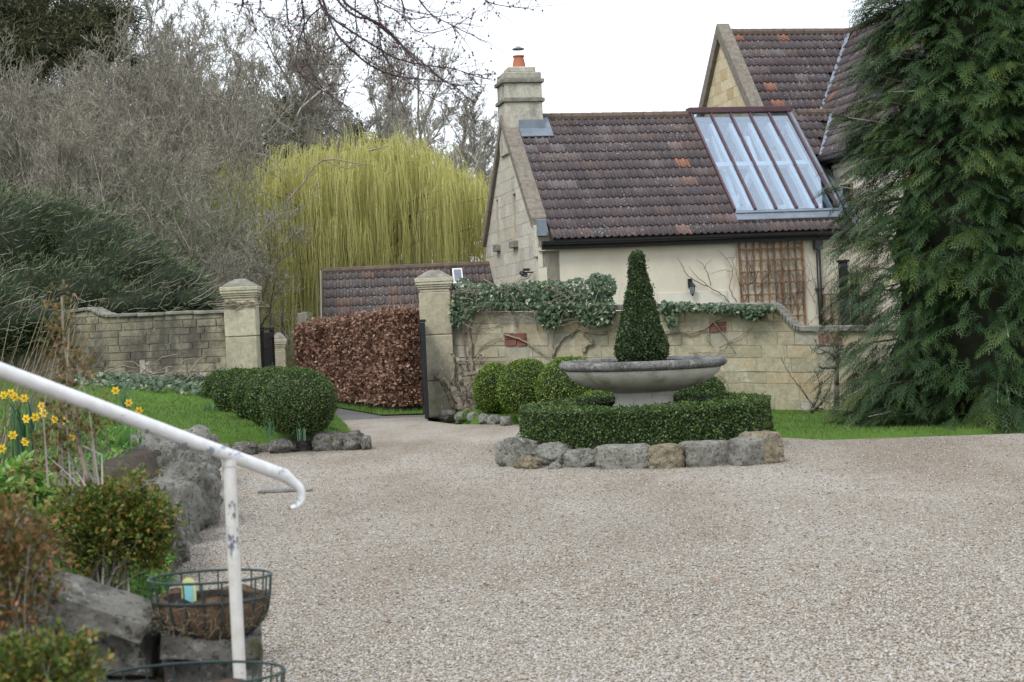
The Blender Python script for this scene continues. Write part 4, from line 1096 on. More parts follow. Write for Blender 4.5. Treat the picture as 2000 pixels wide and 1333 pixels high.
# slit window with an orange-brown frame in the cream wall
NUw = NU
a = HI @ hit(1647, 362, HM @ Vector((8.0, 0, 0)), NU); b = HI @ hit(1665, 392, HM @ Vector((8.0, 0, 0)), NU)
y0, y1 = min(a.y, b.y), max(a.y, b.y); z0, z1 = min(a.z, b.z), max(a.z, b.z)
def bx2(nm, mat, x0, x1, ya, yb, za, zb, parent):
    mb = MB(); p = L2(x0, ya, za); q = L2(x1, yb, zb); mb.box(p[0], q[0], p[1], q[1], p[2], q[2]); return mb.obj(nm, M[mat], parent)
wn = bx2('window', 'dark_glass', 7.975, 7.996, y0, y1, z0, z1, mh)
bx2('frame', 'wood_orange', 7.95, 7.996, y0-.08, y0-.003, z0, z1, wn); bx2('frame', 'wood_orange', 7.95, 7.996, y0, y1, z0-.07, z0-.003, wn)
bx2('wall_band', 'render', 7.96, 7.997, -2.3, 1.6, 4.92, 5.0, mh)
# lead gutter between cottage roof end and the cross wing
skew(7.74, 7.98, YE+.1, 2.0, -.30, 'lead', 'box_gutter', cot)

# ------------------------------------------------------------------ barn beyond the gate
DB = 38.5
b0 = at(631, 533, DB+1.9); b1 = at(948, 518, DB+2.3)
ang = math.atan2(b1.y-b0.y, b1.x-b0.x); ZB = (b0.z+b1.z)/2; LB = (b1-b0).length+3
barn = empty('barn', (b0.x, b0.y, 0), ang, 'low outbuilding with a brown pantile roof behind the copper hedge', 'barn')
hb, tb = 2.3, .95
s5 = math.hypot(1, tb); nr = 9; g = .345
ye_, ze_ = -nr*g/s5, ZB-nr*g*tb/s5
V = [(0, ye_, ze_-.03), (LB, ye_, ze_-.03), (LB, 0, ZB-.03), (0, 0, ZB-.03)]
mb = MB(); mb.add(V+[(x, y, z-.1) for x, y, z in V], [(0, 1, 2, 3), (7, 6, 5, 4), (0, 4, 5, 1), (1, 5, 6, 2), (2, 6, 7, 3), (3, 7, 4, 0)]); br = mb.obj('roof', M['felt'], barn)
V = [(0, -ye_, ze_-.03), (LB, -ye_, ze_-.03), (LB, 0, ZB-.03), (0, 0, ZB-.03)]; mb = MB(); mb.add(V, [(3, 2, 1, 0)]); mb.obj('roof', M['felt'], barn)
sk = Vector((0, 0, 0)); Bm = Matrix.Translation((b0.x, b0.y, 0)) @ Matrix.Rotation(ang, 4, 'Z'); Bi = Bm.inverted()
def on_barn(px, py):
    n3 = Bm.to_3x3() @ Vector((0, -tb, 1)).normalized(); return Bi @ hit(px, py, Bm @ Vector((0, 0, ZB)), n3)
k0, k1 = on_barn(883, 532), on_barn(906, 560)
lay_tiles(br, (0, ye_, ze_), (1, 0, 0), (0, 1/s5, tb/s5), int(LB/.333)-6, nr, T_BARN, g, lambda p, r_, c: not (k0.x-.1 < p.x < k1.x+.1 and k1.z-.05 < p.z < k0.z+.05))
mb = MB(); V = []
for o_ in (.10, -.02):
    for (x, z) in ((k0.x, k1.z), (k1.x, k1.z), (k1.x, k0.z), (k0.x, k0.z)): V.append((x, (z-ZB)/tb, z+o_))
mb.add(V, [(0, 1, 2, 3), (7, 6, 5, 4), (0, 4, 5, 1), (1, 5, 6, 2), (2, 6, 7, 3), (3, 7, 4, 0)]); skl = mb.obj('skylight', M['whitewood'], barn)
mb = MB(); V = [(x, (z-ZB)/tb, z+.105) for (x, z) in ((k0.x+.04, k1.z+.04), (k1.x-.04, k1.z+.04), (k1.x-.04, k0.z-.04), (k0.x+.04, k0.z-.04))]; mb.add(V, [(0, 1, 2, 3)]); mb.obj('pane', M['lead'], skl)
for k in range(int(LB/.45)):
    mb = MB(); mb.tube([(k*.45, 0, ZB+.01), (k*.45+.444, 0, ZB+.01)], [.11, .105], 8); mb.obj('ridge_tile', M['ridge'], br)
mb = MB(); mb.prism([(0.15, -.2), (LB-.1, -.2), (LB-.1, ze_+.1), (.15, ze_+.1)], ye_+.25, ye_+.45); mb.obj('front_wall', M['wood_grey'], barn)
V = [(x, y, z) for x in (.1, .25) for (y, z) in ((ye_+.2, -.2), (-ye_-.2, -.2), (-ye_-.2, ze_), (0, ZB-.15), (ye_+.2, ze_))]
mb = MB(); mb.add(V, [tuple(range(5)), tuple(range(9, 4, -1))]+[(i, 5+i, 5+(i+1) % 5, (i+1) % 5) for i in range(5)]); mb.obj('end_wall', M['wood_grey'], barn)
mb = MB(); mb.beam((-.06, ye_-.05, ze_-.06), (-.06, 0, ZB-.02), .04, .20, (0, -1, 1)); mb.obj('bargeboard', M['wood_grey'], barn)
for k, (px, py, wd_) in enumerate(((585, 612, .10), (594, 610, .13))):
    p = at(px, py, 33.5+k*.4); e = empty('timber_post', (p.x, p.y, 0), .2, ('thinner' if k == 0 else 'thicker')+' weathered grey post behind the far end of the copper hedge', 'post')
    mb = MB(); mb.box(-wd_/2, wd_/2, -.05, .05, -.1, p.z); mb.obj('shaft', M['wood_grey'], e, bevel=.008)
# ------------------------------------------------------------------ clipped evergreens
def shell_points(n, shape):
    """points and normals on a unit superellipsoid-ish body; shape = (ax, ay, az, power, flat bottom)"""
    ax, ay, az, pw, bot = shape
    d = rdir(n); d[:, 2] = np.where(d[:, 2] < -bot, -d[:, 2], d[:, 2])
    k = (np.abs(d[:, 0])**pw+np.abs(d[:, 1])**pw+np.abs(d[:, 2])**pw)**(-1/pw)
    p = d*k[:, None]
    nrm = unit(np.sign(p)*np.abs(p)**(pw-1)/np.array([ax, ay, az]))
    return p*np.array([ax, ay, az]), nrm
def leaf_coat(P, Nn, ln, wd, depth=.03, spread=.9, lo=0, hi=1):
    n = len(P); P = P-Nn*(rng.random(n)**1.5*depth)[:, None]
    st = rng.random(n) < .035; P = P+Nn*np.where(st, rng.random(n)*depth*1.3, 0)[:, None]
    ax = unit(Nn*.65+rdir(n)*spread); fn = unit(Nn+rdir(n)*.8)
    s = rng.uniform(.7, 1.25, n)
    return leaves_np(P, ax, fn, ln*s, wd*s, .2, lo, hi)
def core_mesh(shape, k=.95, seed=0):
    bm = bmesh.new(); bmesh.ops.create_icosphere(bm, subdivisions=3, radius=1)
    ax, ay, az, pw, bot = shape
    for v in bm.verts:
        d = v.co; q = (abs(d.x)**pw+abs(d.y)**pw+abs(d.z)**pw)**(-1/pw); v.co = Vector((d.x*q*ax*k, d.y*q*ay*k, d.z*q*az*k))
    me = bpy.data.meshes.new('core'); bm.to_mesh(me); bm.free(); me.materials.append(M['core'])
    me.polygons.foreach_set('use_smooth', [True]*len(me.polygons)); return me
def ball(px, base_py, D, w_px, h_px, mat, label, group, n=11000, seed=0, leaf=.028, zfix=None):
    p = at(px, base_py, D); wd = w_px/F_PX*D/2; h = h_px/F_PX*D/2
    e = empty('topiary_ball', (p.x, p.y, p.z-.02), rng.uniform(0, 6), label, 'topiary', group)
    shape = (wd, wd*.86, h, 2.05, .85)
    P, Nn = shell_points(n, shape)
    bump = fnoise(P, 5/wd*.5, seed)*.015+fnoise(P, 9/wd*.5, seed+3)*.012+fnoise(P, 30, seed)*.009
    P = P+Nn*bump[:, None]; P[:, 2] += h
    m = NP(); m.add(*leaf_coat(P, Nn, leaf, leaf*.62, .035)); m.obj('foliage', M[mat], e)
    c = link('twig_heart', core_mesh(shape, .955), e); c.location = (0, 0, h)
    return e
gL = 'clipped box balls in a row on the left lawn'
ball(587, 850, 19.2, 166, 132, 'box', 'nearest and largest of the clipped box balls on the left lawn', gL, 16000, 1, .026)
ball(543, 838, 20.3, 134, 122, 'box', 'second clipped box ball behind the nearest one on the left lawn', gL, 12000, 2)
ball(506, 824, 21.5, 114, 106, 'box', 'middle clipped box ball in the row on the left lawn', gL, 11000, 3)
ball(468, 811, 22.7, 102, 92, 'box', 'fourth clipped box ball back in the row on the left lawn', gL, 10000, 4)
ball(433, 800, 23.9, 82, 77, 'box', 'farthest and smallest clipped box ball on the left lawn', gL, 9000, 5)
gR = 'clipped box domes below the garden wall'
ball(968, 808, 23.4, 88, 100, 'box_bright', 'leftmost clipped box dome below the garden wall', gR, 10000, 6)
ball(1032, 812, 22.6, 116, 112, 'box_bright', 'tall clipped box dome second from left below the garden wall', gR, 12000, 7)
ball(1118, 812, 22.0, 138, 116, 'box_bright', 'clipped box dome just behind the left rim of the stone bowl', gR, 11000, 8)
ball(1178, 818, 21.4, 110, 58, 'box_bright', 'low clipped box dome under the stone bowl', gR, 6000, 9)
ball(1356, 810, 21.6, 128, 84, 'box', 'dark clipped box dome behind the right side of the stone bowl', gR, 9000, 10)

# ------------------------------------------------------------------ planter in the middle of the drive
PC = Vector((1.42, 16.9, 0))
bowl = empty('stone_bowl', PC, 0, 'wide shallow cast-stone bowl on a foot with mossy sides and a grey rim', 'planter')
bowl.rotation_euler = (0, R(.4), 0)
mb = MB(); mb.lathe([(.36, .3), (.36, .50), (.345, .52), (.32, .545), (.315, .60), (.335, .63), (.345, .655), (.33, .668)], 48); sharp_smooth(mb.obj('foot', M['planter'], bowl), 50)
prof = [(.30, .665), (.42, .682), (.55, .71), (.66, .748), (.75, .795), (.81, .845), (.845, .89), (.855, .915)]
mb = MB(); mb.lathe(prof, 64); sharp_smooth(mb.obj('basin', M['planter'], bowl), 50)
mb = MB(); mb.lathe([(.84, .918), (.885, .922), (.915, .945), (.925, .972), (.915, 1.0), (.885, 1.018), (.84, 1.018), (.81, 1.0), (.79, .95)], 64); sharp_smooth(mb.obj('rim', M['planter_rim'], bowl), 50)
mb = MB(); mb.lathe([(.80, .95), (.78, .985), (.4, 1.0), (.05, 1.005)], 40); mb.obj('earth', M['compost'], bowl, smooth=True)
# cone of clipped box
cone = empty('cone_topiary', PC+Vector((0, 0, 1.0)), 0, 'tall clipped box cone growing in the stone bowl', 'topiary')
CONE = [(0, .25), (.06, .285), (.16, .288), (.28, .262), (.42, .215), (.56, .172), (.7, .142), (.84, .12), (.98, .10), (1.1, .083), (1.16, .066), (1.2, .035), (1.21, .0)]
zc = np.array([c[0] for c in CONE]); rc_ = np.array([c[1] for c in CONE])
n = 16000; zz = rng.random(n*2)*1.21; rr = np.interp(zz, zc, rc_); k = rng.random(n*2) < rr/.31+.06; zz, rr = zz[k], rr[k]; n = len(zz)
a = rng.uniform(0, 2*PI, n); Nn = unit(np.stack([np.cos(a), np.sin(a), -np.gradient(np.interp(np.linspace(0, 1.21, 200), zc, rc_), 1.21/199)[np.minimum((zz/1.21*199).astype(int), 199)]], -1))
P = np.stack([rr*np.cos(a), rr*np.sin(a), zz], -1); P += Nn*(fnoise(P, 8, 2)*.020+fnoise(P, 20, 5)*.013)[:, None]
m = NP(); m.add(*leaf_coat(P, Nn, .026, .017, .03)); m.obj('foliage', M['box_dark'], cone)
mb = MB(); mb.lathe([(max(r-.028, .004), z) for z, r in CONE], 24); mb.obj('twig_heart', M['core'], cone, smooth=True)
# ring hedge
ring = empty('ring_hedge', PC, 0, 'low clipped box hedge ringing the stone bowl above the boulders', 'hedge')
def ring_pts(n, r0, r1, z0, z1):
    a = rng.uniform(0, 2*PI, n); q = rng.random(n)
    out_ = q < .50; top = (q >= .50) & (q < .82)
    z = rng.uniform(z0, z1, n); r = np.where(out_, r1, r0)
    rt_ = np.sqrt(rng.uniform(r0**2, r1**2, n)); r = np.where(top, rt_, r); z = np.where(top, z1, z)
    nr_ = np.where(top[:, None], np.array([[0, 0, 1.]]), np.where(out_[:, None], 1, -1)*np.stack([np.cos(a), np.sin(a), a*0], -1))
    return np.stack([r*np.cos(a), r*np.sin(a), z], -1), nr_
P, Nn = ring_pts(44000, .80, 1.37, .10, .55)
P += Nn*(fnoise(P, 4, 1)*.030+fnoise(P, 12, 4)*.020)[:, None]
m = NP(); m.add(*leaf_coat(P, Nn, .027, .018, .035)); m.obj('foliage', M['box'], ring)
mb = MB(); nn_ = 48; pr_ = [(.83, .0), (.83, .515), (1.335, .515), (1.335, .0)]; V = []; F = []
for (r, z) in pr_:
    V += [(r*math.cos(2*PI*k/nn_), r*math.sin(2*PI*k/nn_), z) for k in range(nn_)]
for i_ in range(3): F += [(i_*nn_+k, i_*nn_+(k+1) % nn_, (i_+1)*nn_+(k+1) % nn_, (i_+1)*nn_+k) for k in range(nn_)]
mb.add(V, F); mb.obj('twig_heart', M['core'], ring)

# ------------------------------------------------------------------ rocks
def rock_mesh(name, sx, sy, sz, pw, seed, rough=.10, mat='rock', sub=4):
    """weathered rock: boxy body, broken faces, pits and ledges"""
    r_ = random.Random(seed*13+5); bm = bmesh.new(); bmesh.ops.create_cube(bm, size=2)
    bmesh.ops.subdivide_edges(bm, edges=list(bm.edges), cuts=(3, 5, 9, 15)[min(sub, 4)-1], use_grid_fill=True)
    cuts = []
    for _ in range(9):
        d = Vector((r_.gauss(0, 1), r_.gauss(0, 1), r_.gauss(0, 1))).normalized(); cuts.append((d, r_.uniform(.80, 1.08) if pw < 4 else r_.uniform(1.05, 1.3)))
    off = Vector((seed*3.7, seed*1.9, seed*5.3))
    for v in bm.verts:
        d = v.co.normalized(); k = (abs(d.x)**pw+abs(d.y)**pw+abs(d.z)**pw)**(-1/pw); q = d*k
        for (n_, o_) in cuts:
            e_ = q.dot(n_)-o_
            if e_ > 0: q = q-n_*e_*.9
        n1 = mnoise.noise(q*1.4+off); n2 = mnoise.noise(q*3.3+off*2); n3 = mnoise.noise(q*7.5+off); n4 = mnoise.noise(q*16+off)
        ledge = abs(mnoise.noise(Vector((q.x*1.5, q.y*1.5, q.z*4.5))+off))
        q = q*(1+rough*(1.1*n1+.75*n2+.45*n3+.3*n4-.5*max(0, .25-ledge)*2))
        v.co = (q.x*sx, q.y*sy, q.z*sz)
    me = bpy.data.meshes.new(name); bm.to_mesh(me); bm.free(); me.materials.append(M[mat])
    me.polygons.foreach_set('use_smooth', [True]*len(me.polygons)); return me
def rock(loc, size, label, group=None, pw=3, seed=1, mat='rock', rz=0, rough=.10, tilt=(0, 0), name='boulder', sub=4):
    o = link(name, rock_mesh(name, size[0]/2, size[1]/2, size[2]/2, pw, seed, rough, mat, sub)); o.location = loc; o.rotation_euler = (tilt[0], tilt[1], rz)
    return tag(o, label, 'rock', group)
gB = 'boulders ringing the planter'
def ring_rock(px, w_px, h_px, base_py, label, **kw):
    p = onz(px, base_py, 0); dv = Vector((p.x-PC.x, p.y-PC.y, 0)); rz = math.atan2(dv.y, dv.x)+PI/2
    D = p.y; w_ = w_px/F_PX*D; h_ = h_px/F_PX*D; dp_ = kw.pop('dp', .34)
    ctr = p-dv.normalized()*(dp_/2-.03)
    rock((ctr.x, ctr.y, h_/2-.025+kw.pop('up', 0)), (w_, dp_, h_+.05), label, gB, rz=rz+kw.pop('turn', 0), **kw)
ring_rock(984, 46, 56, 912, 'upright grey boulder at the left end of the planter ring', seed=1, pw=3.4, rough=.16, dp=.45)
ring_rock(1012, 62, 30, 884, 'slanting grey slab resting second from the left in the planter ring', seed=2, pw=3.4, rough=.16, up=.06, tilt=(0, .2))
ring_rock(1020, 66, 24, 916, 'low sandy rock at the foot of the slanting slab on the left', seed=3, pw=2.4, rough=.16, mat='rock_warm', dp=.25)
ring_rock(1061, 86, 42, 910, 'sloping grey rock left of the flat grey stone', seed=4, pw=3.4, rough=.17)
ring_rock(1080, 26, 12, 916, 'little grey rock wedged on the gravel between two larger ones', seed=5, pw=2.4, dp=.15)
ring_rock(1128, 74, 32, 913, 'flat low grey stone left of the largest squared block', seed=6, pw=4.5, rough=.13)
ring_rock(1216, 106, 45, 916, 'largest squared grey block at the front of the planter ring', seed=7, pw=9, rough=.07)
ring_rock(1305, 73, 45, 915, 'rounded sandy-yellow boulder at the front of the planter ring', seed=8, pw=4, rough=.11, mat='rock_warm')
ring_rock(1389, 96, 47, 911, 'squared pitted grey block right of the sandy boulder', seed=9, pw=9, rough=.07)
ring_rock(1469, 66, 52, 909, 'squared streaked grey block near the right end of the ring', seed=10, pw=8, rough=.08, turn=.15)
ring_rock(1512, 52, 60, 905, 'tall buff block at the right end of the planter ring', seed=11, pw=6, rough=.10, mat='rock_warm', dp=.5)
ring_rock(1478, 60, 20, 868, 'flat buff slab lying behind the right end blocks of the ring', seed=12, pw=3, mat='rock_warm', up=.12)
ring_rock(1070, 10, 6, 918, 'tiny pale pebble by the flat grey stone of the ring', seed=13, pw=2.2, dp=.05, sub=2)
ring_rock(1273, 12, 7, 917, 'small pale pebble below the sandy-yellow boulder', seed=14, pw=2.2, dp=.06, mat='rock_warm', sub=2)
sheet('planting_bed', [(PC.x+1.45*math.cos(2*PI*k/28), PC.y+1.45*math.sin(2*PI*k/28)) for k in range(28)], .05, M['soil'])

gE = 'rocks edging the left lawn'
for k, (px, py, w_, h_, lab, mt) in enumerate((
    (553, 884, 52, 22, 'dark grey edging rock third from the tip of the left lawn', 'rock_moss'),
    (592, 880, 40, 24, 'grey edging rock in the middle of the left lawn edge', 'rock_moss'),
    (640, 880, 62, 34, 'large grey edging rock with moss near the tip of the left lawn', 'rock_moss'),
    (690, 878, 44, 30, 'mossy brown edging rock at the tip of the left lawn', 'rock_moss'),
    (716, 878, 18, 24, 'small end rock at the very tip of the left lawn', 'rock'),
    (523, 882, 30, 14, 'small flat edging rock close to the handrail end', 'rock_moss'),
    (478, 888, 46, 22, 'edging rock just above the handrail', 'rock_moss'),
    (432, 890, 40, 20, 'low edging rock behind the handrail', 'rock_moss'))):
    p = onz(px, py, 0); D = p.y
    rock((p.x, p.y+.02, h_/F_PX*D/2-.01), (w_/F_PX*D*1.08, .34, h_/F_PX*D+.07), lab, gE, 3.2, 40+k, mt, random.uniform(-.25, .25), .18, sub=3)
gV = 'rocks edging the lawn by the right pillar'
for k, (px, py, w_) in enumerate(((872, 818, 34), (900, 822, 22), (925, 823, 26), (945, 826, 22), (965, 829, 28), (988, 832, 22))):
    p = onz(px, py, 0); D = p.y
    rock((p.x, p.y+.05, .05), (w_/F_PX*D, .22, .17), ('leftmost', 'second', 'third', 'fourth', 'fifth', 'rightmost')[k]+' small edging rock below the box domes by the right pillar', gV, 2.6, 60+k, 'rock', random.uniform(-.5, .5), .16, sub=3)
gK = 'big rocks retaining the raised bed'
rock((-2.72, 12.15, .24), (.62, .95, .78), 'craggy grey rock at the gravel edge just right of the round shrub top', gK, 3.4, 95, 'rock', .15, .2)
rock((-2.62, 11.1, .20), (.60, .95, .66), 'lower grey rock at the gravel edge beside the round shrub', gK, 3.4, 96, 'rock', -.1, .2)
rock((-2.42, 9.6, .16), (.60, 1.2, .60), 'long grey rock at the gravel edge behind the wire basket', gK, 3.4, 97, 'rock_moss', .15, .2)
for k, (px, py, D, w_, d_, h_, lab, tl) in enumerate((
    (352, 932, 13.3, .46, .8, .74, 'large weathered grey rock at the end of the raised bed', (.1, .18)),
    (290, 925, 12.6, .50, .7, .66, 'big pitted rock behind the round shrub', (0, .2)),
    (222, 945, 12.0, .60, .6, .46, 'broad flat rock left of the pitted rock behind the shrub', (0, .1)),
    (376, 880, 15.0, .46, .9, .42, 'grey rock just below the handrail beyond the large rock', (0, .1)),
    (262, 1058, 10.4, .62, 1.0, .62, 'grey rock half hidden under the round shrub', (0, 0)))):
    p = at(px, py, D); rock((p.x, p.y, p.z), (w_, d_, h_), lab, gK, 3.6, 80+k, 'rock', random.uniform(-.4, .4), .19, tl)

# ------------------------------------------------------------------ copper beech hedge beyond the gate
bh = empty('beech_hedge', (0, 0, 0), 0, 'clipped copper-brown beech hedge beyond the gate', 'hedge')
q0 = at(772, 700, 26.6); q1 = at(580, 700, 33.0)
dv = Vector((q1.x-q0.x, q1.y-q0.y, 0)); HL = dv.length; dv.normalize(); nrm_ = Vector((-dv.y, dv.x, 0)); nrm_ = nrm_ if nrm_.y < 0 else -nrm_
bh.location = (q0.x, q0.y, 0); bh.rotation_euler = (0, 0, math.atan2(dv.y, dv.x))
sgn = 1 if (Vector((-dv.y, dv.x, 0)).dot(nrm_) > 0) else -1       # local +y * sgn faces the camera
TH_ = .85
def htop(s): return 1.78-.19*s/HL
def hedge_pts(n):
    q = rng.random(n); s = rng.uniform(0, HL, n); ht = htop(s); z = rng.uniform(.08, 1, n)*ht; y = np.zeros(n)
    face = q < .62; top = (q >= .62) & (q < .82); end = q >= .82
    y = np.where(face, 0, rng.uniform(0, TH_, n)); z = np.where(top, ht, z); s = np.where(end, 0, s)
    z = np.where(end, rng.uniform(.08, 1, n)*htop(0), z)
    Nn = np.where(face[:, None], [[0, sgn, 0]], np.where(top[:, None], [[0, 0, 1]], [[-1, 0, 0]])).astype(float)
    return np.stack([s, -sgn*y, z], -1), Nn
P, Nn = hedge_pts(30000); P += Nn*(fnoise(P, 2.2, 1)*.07+fnoise(P, 7, 3)*.045)[:, None]
m = NP(); m.add(*leaf_coat(P, Nn, .075, .045, .10, 1.1)); m.obj('foliage', M['beech'], bh)
mb = MB(); y0, y1 = sorted((-sgn*.07, -sgn*(TH_-.07))); mb.prism([(.07, 0), (HL-.07, 0), (HL-.07, htop(HL)-.08), (.07, htop(0)-.08)], y0, y1); mb.obj('twig_heart', M['beech_core'], bh)
tw = []
for k in range(160):
    s = rng.uniform(0, HL); b = np.array([s, -sgn*rng.uniform(0, TH_), htop(s)-.05]); d = np.array([rng.normal(0, .3), rng.normal(0, .3), 1]); L = rng.uniform(.08, .22)
    tw.append([b, b+d*L*.5, b+d*L+rng.normal(0, .02, 3)])
m = NP(); m.add(*tubes_np(np.array(tw), np.full(160, .004), 3)); m.obj('twigs', M['twig'], bh)

# ------------------------------------------------------------------ big conifer on the right
def spray(n_side, L, seed):
    """a flat, fan-like cypress spray in the xy plane, growing along +x"""
    r_ = np.random.default_rng(seed); V = []; F = []
    def dia(p, ang, l, w_):
        c, s = math.cos(ang), math.sin(ang); b = len(V)
        for (u, v) in ((0, w_*.42), (l, 0), (0, -w_*.42)):
            V.append((p[0]+u*c-v*s, p[1]+u*s+v*c, p[2]-.25*(u/L)**2*L*.3)); 
        F.append((b, b+1, b+2))
    dia((0, 0, 0), 0, L, .026)
    for k in range(n_side):
        t = .12+.82*k/n_side; sd = 1 if k % 2 else -1
        l = L*.42*(1-t*.66)*r_.uniform(.7, 1.25); ang = sd*r_.uniform(.5, .78)
        p = (L*t, 0, -.03*t*t); dia(p, ang, l, .020)
        m_ = max(2, int(l/.055))
        for j in range(m_):
            tt = .2+.7*j/m_; q = (p[0]+l*tt*math.cos(ang), p[1]+l*tt*math.sin(ang), p[2]-.05*tt*tt)
            dia(q, ang-sd*r_.uniform(.45, .7) if j % 2 else ang+sd*r_.uniform(.4, .65), l*.46*(1-tt*.5), .017)
    V = np.array(V); V[:, 2] += -.55*(V[:, 0]/L)**2*L*.5-.8*np.abs(V[:, 1])**1.5
    return V, np.array(F)
def place_sprays(protos, pos, fwd, upv, scale, tint):
    """protos list of (V,F); vectorised copies"""
    out_ = NP(); which = rng.integers(0, len(protos), len(pos))
    fwd = unit(fwd); side = unit(np.cross(upv, fwd)); up_ = np.cross(fwd, side)
    for k, (V, F) in enumerate(protos):
        i_ = np.where(which == k)[0]
        if not len(i_): continue
        Rm = np.stack([fwd[i_], side[i_], up_[i_]], 1)          # rows
        W_ = np.einsum('vk,nkj->nvj', V, Rm)*scale[i_][:, None, None]+pos[i_][:, None, :]
        Ff = F[None]+(np.arange(len(i_))*len(V))[:, None, None]
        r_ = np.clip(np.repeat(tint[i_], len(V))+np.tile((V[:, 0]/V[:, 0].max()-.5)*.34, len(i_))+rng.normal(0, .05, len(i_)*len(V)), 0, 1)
        out_.add(W_.reshape(-1, 3), Ff.reshape(-1, F.shape[1]), r_)
    return out_
protos = [spray(n_, l_, s) for s, (n_, l_) in enumerate(((10, .42), (9, .34), (11, .50), (9, .38), (10, .46)))]
def cypress(x, y, H, rad, label, nb, per, mat, front_only=True, seed=3, droop=1.0, name='conifer', sc_=1.0, protos=protos, core=True):
    e = empty(name, (x, y, 0), 0, label, 'tree')
    r_ = np.random.default_rng(seed)
    mb = MB(); mb.tube([(0, 0, -.1), (.05, 0, H*.35), (0, .05, H*.7), (0, 0, H)], [.24, .18, .10, .02], 9); mb.obj('trunk', M['bark'], e)
    h = r_.random(nb)**1.05*.97*H+.05; az = r_.uniform(0, 2*PI, nb)
    if front_only: az = np.where(r_.random(nb) < .80, -PI/2+r_.uniform(-2.3, 1.9, nb), az)
    ln = rad(h)*r_.uniform(.70, 1.08, nb)
    dirr = np.stack([np.cos(az), np.sin(az), az*0], -1)
    t = np.linspace(0, 1, 6)
    rise = r_.uniform(.15, .55, nb)*np.where(h < 1, .35, 1)
    BP = dirr[:, None, :]*(ln[:, None]*t[None])[..., None]
    BP[:, :, 2] = h[:, None]+ln[:, None]*(rise[:, None]*t[None]*1.2-.62*droop*(t[None]**2.3)*r_.uniform(.5, 1.1, nb)[:, None])
    BP[:, :, 2] = np.maximum(BP[:, :, 2], .05+.12*t[None])
    m = NP(); m.add(*tubes_np(BP, np.linspace(.03, .006, 6)[None]*np.ones((nb, 1)), 4)); m.obj('limbs', M['twig'], e)
    # sprays
    tt = 1-r_.random((nb, per))**1.3*.55; f = tt*5; i0 = np.minimum(f.astype(int), 4); fr = (f-i0)[..., None]
    bi = np.arange(nb)[:, None]
    pos = BP[bi, i0]*(1-fr)+BP[bi, i0+1]*fr; tang = unit(BP[bi, i0+1]-BP[bi, i0])
    pos = pos.reshape(-1, 3); tang = tang.reshape(-1, 3); n = len(pos)
    out_ = np.repeat(dirr, per, 0); side = np.cross(out_, [0, 0, 1.])
    sd = r_.uniform(-1, 1, n)
    fwd = unit(tang*.9+out_*.35+side*sd[:, None]*1.0+np.array([0, 0, -.30*droop])+r_.normal(0, .18, (n, 3)))
    upv = unit(np.array([0, 0, 1.])+out_*.55+r_.normal(0, .35, (n, 3)))
    pos += r_.normal(0, .05, (n, 3)); pos[:, 2] = np.maximum(pos[:, 2], .06)
    clump = np.repeat(r_.normal(0, .14, nb), per)
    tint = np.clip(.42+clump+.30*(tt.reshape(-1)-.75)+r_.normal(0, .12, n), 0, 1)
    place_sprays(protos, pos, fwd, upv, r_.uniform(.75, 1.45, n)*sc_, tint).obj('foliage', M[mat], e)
    if core:
        prof = [(max(.02, float(rad(np.array([z]))[0])*.60), z) for z in np.linspace(.1, H*.96, 40)]
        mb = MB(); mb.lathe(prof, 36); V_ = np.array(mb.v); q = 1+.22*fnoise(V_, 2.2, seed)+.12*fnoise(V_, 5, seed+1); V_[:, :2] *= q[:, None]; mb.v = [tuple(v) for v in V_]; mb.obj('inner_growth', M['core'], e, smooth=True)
        n = nb*11; zz = r_.random(n)*H*.95; aa = -PI/2+r_.uniform(-2.5, 2.0, n); q = rad(zz)*r_.uniform(.72, 1.08, n)
        o_ = np.stack([np.cos(aa), np.sin(aa), aa*0], -1); ps = o_*q[:, None]; ps[:, 2] = np.maximum(zz, .1)
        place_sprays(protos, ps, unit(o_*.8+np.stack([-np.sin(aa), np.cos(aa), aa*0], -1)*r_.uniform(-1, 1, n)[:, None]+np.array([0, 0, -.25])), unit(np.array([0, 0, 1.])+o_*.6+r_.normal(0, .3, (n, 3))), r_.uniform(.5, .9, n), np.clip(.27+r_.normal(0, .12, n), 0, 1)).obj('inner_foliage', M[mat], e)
    return e
def rad_c(h): return np.interp(h, [0, .5, 1.5, 3, 4.5, 6, 8, 10], [1.78, 2.02, 1.98, 1.74, 1.48, 1.24, .74, .05])
cypress(6.12, 19.3, 10, rad_c, 'tall dense green cypress with drooping sprays beside the house, filling the right edge', 620, 29, 'cypress', seed=5, droop=.55, sc_=.64)
cypress(8.4, 19.9, 8.5, lambda h: rad_c(h)*.95, 'second green cypress at the far right edge merging with the tall one', 110, 24, 'cypress', seed=8, droop=.6, sc_=.70)

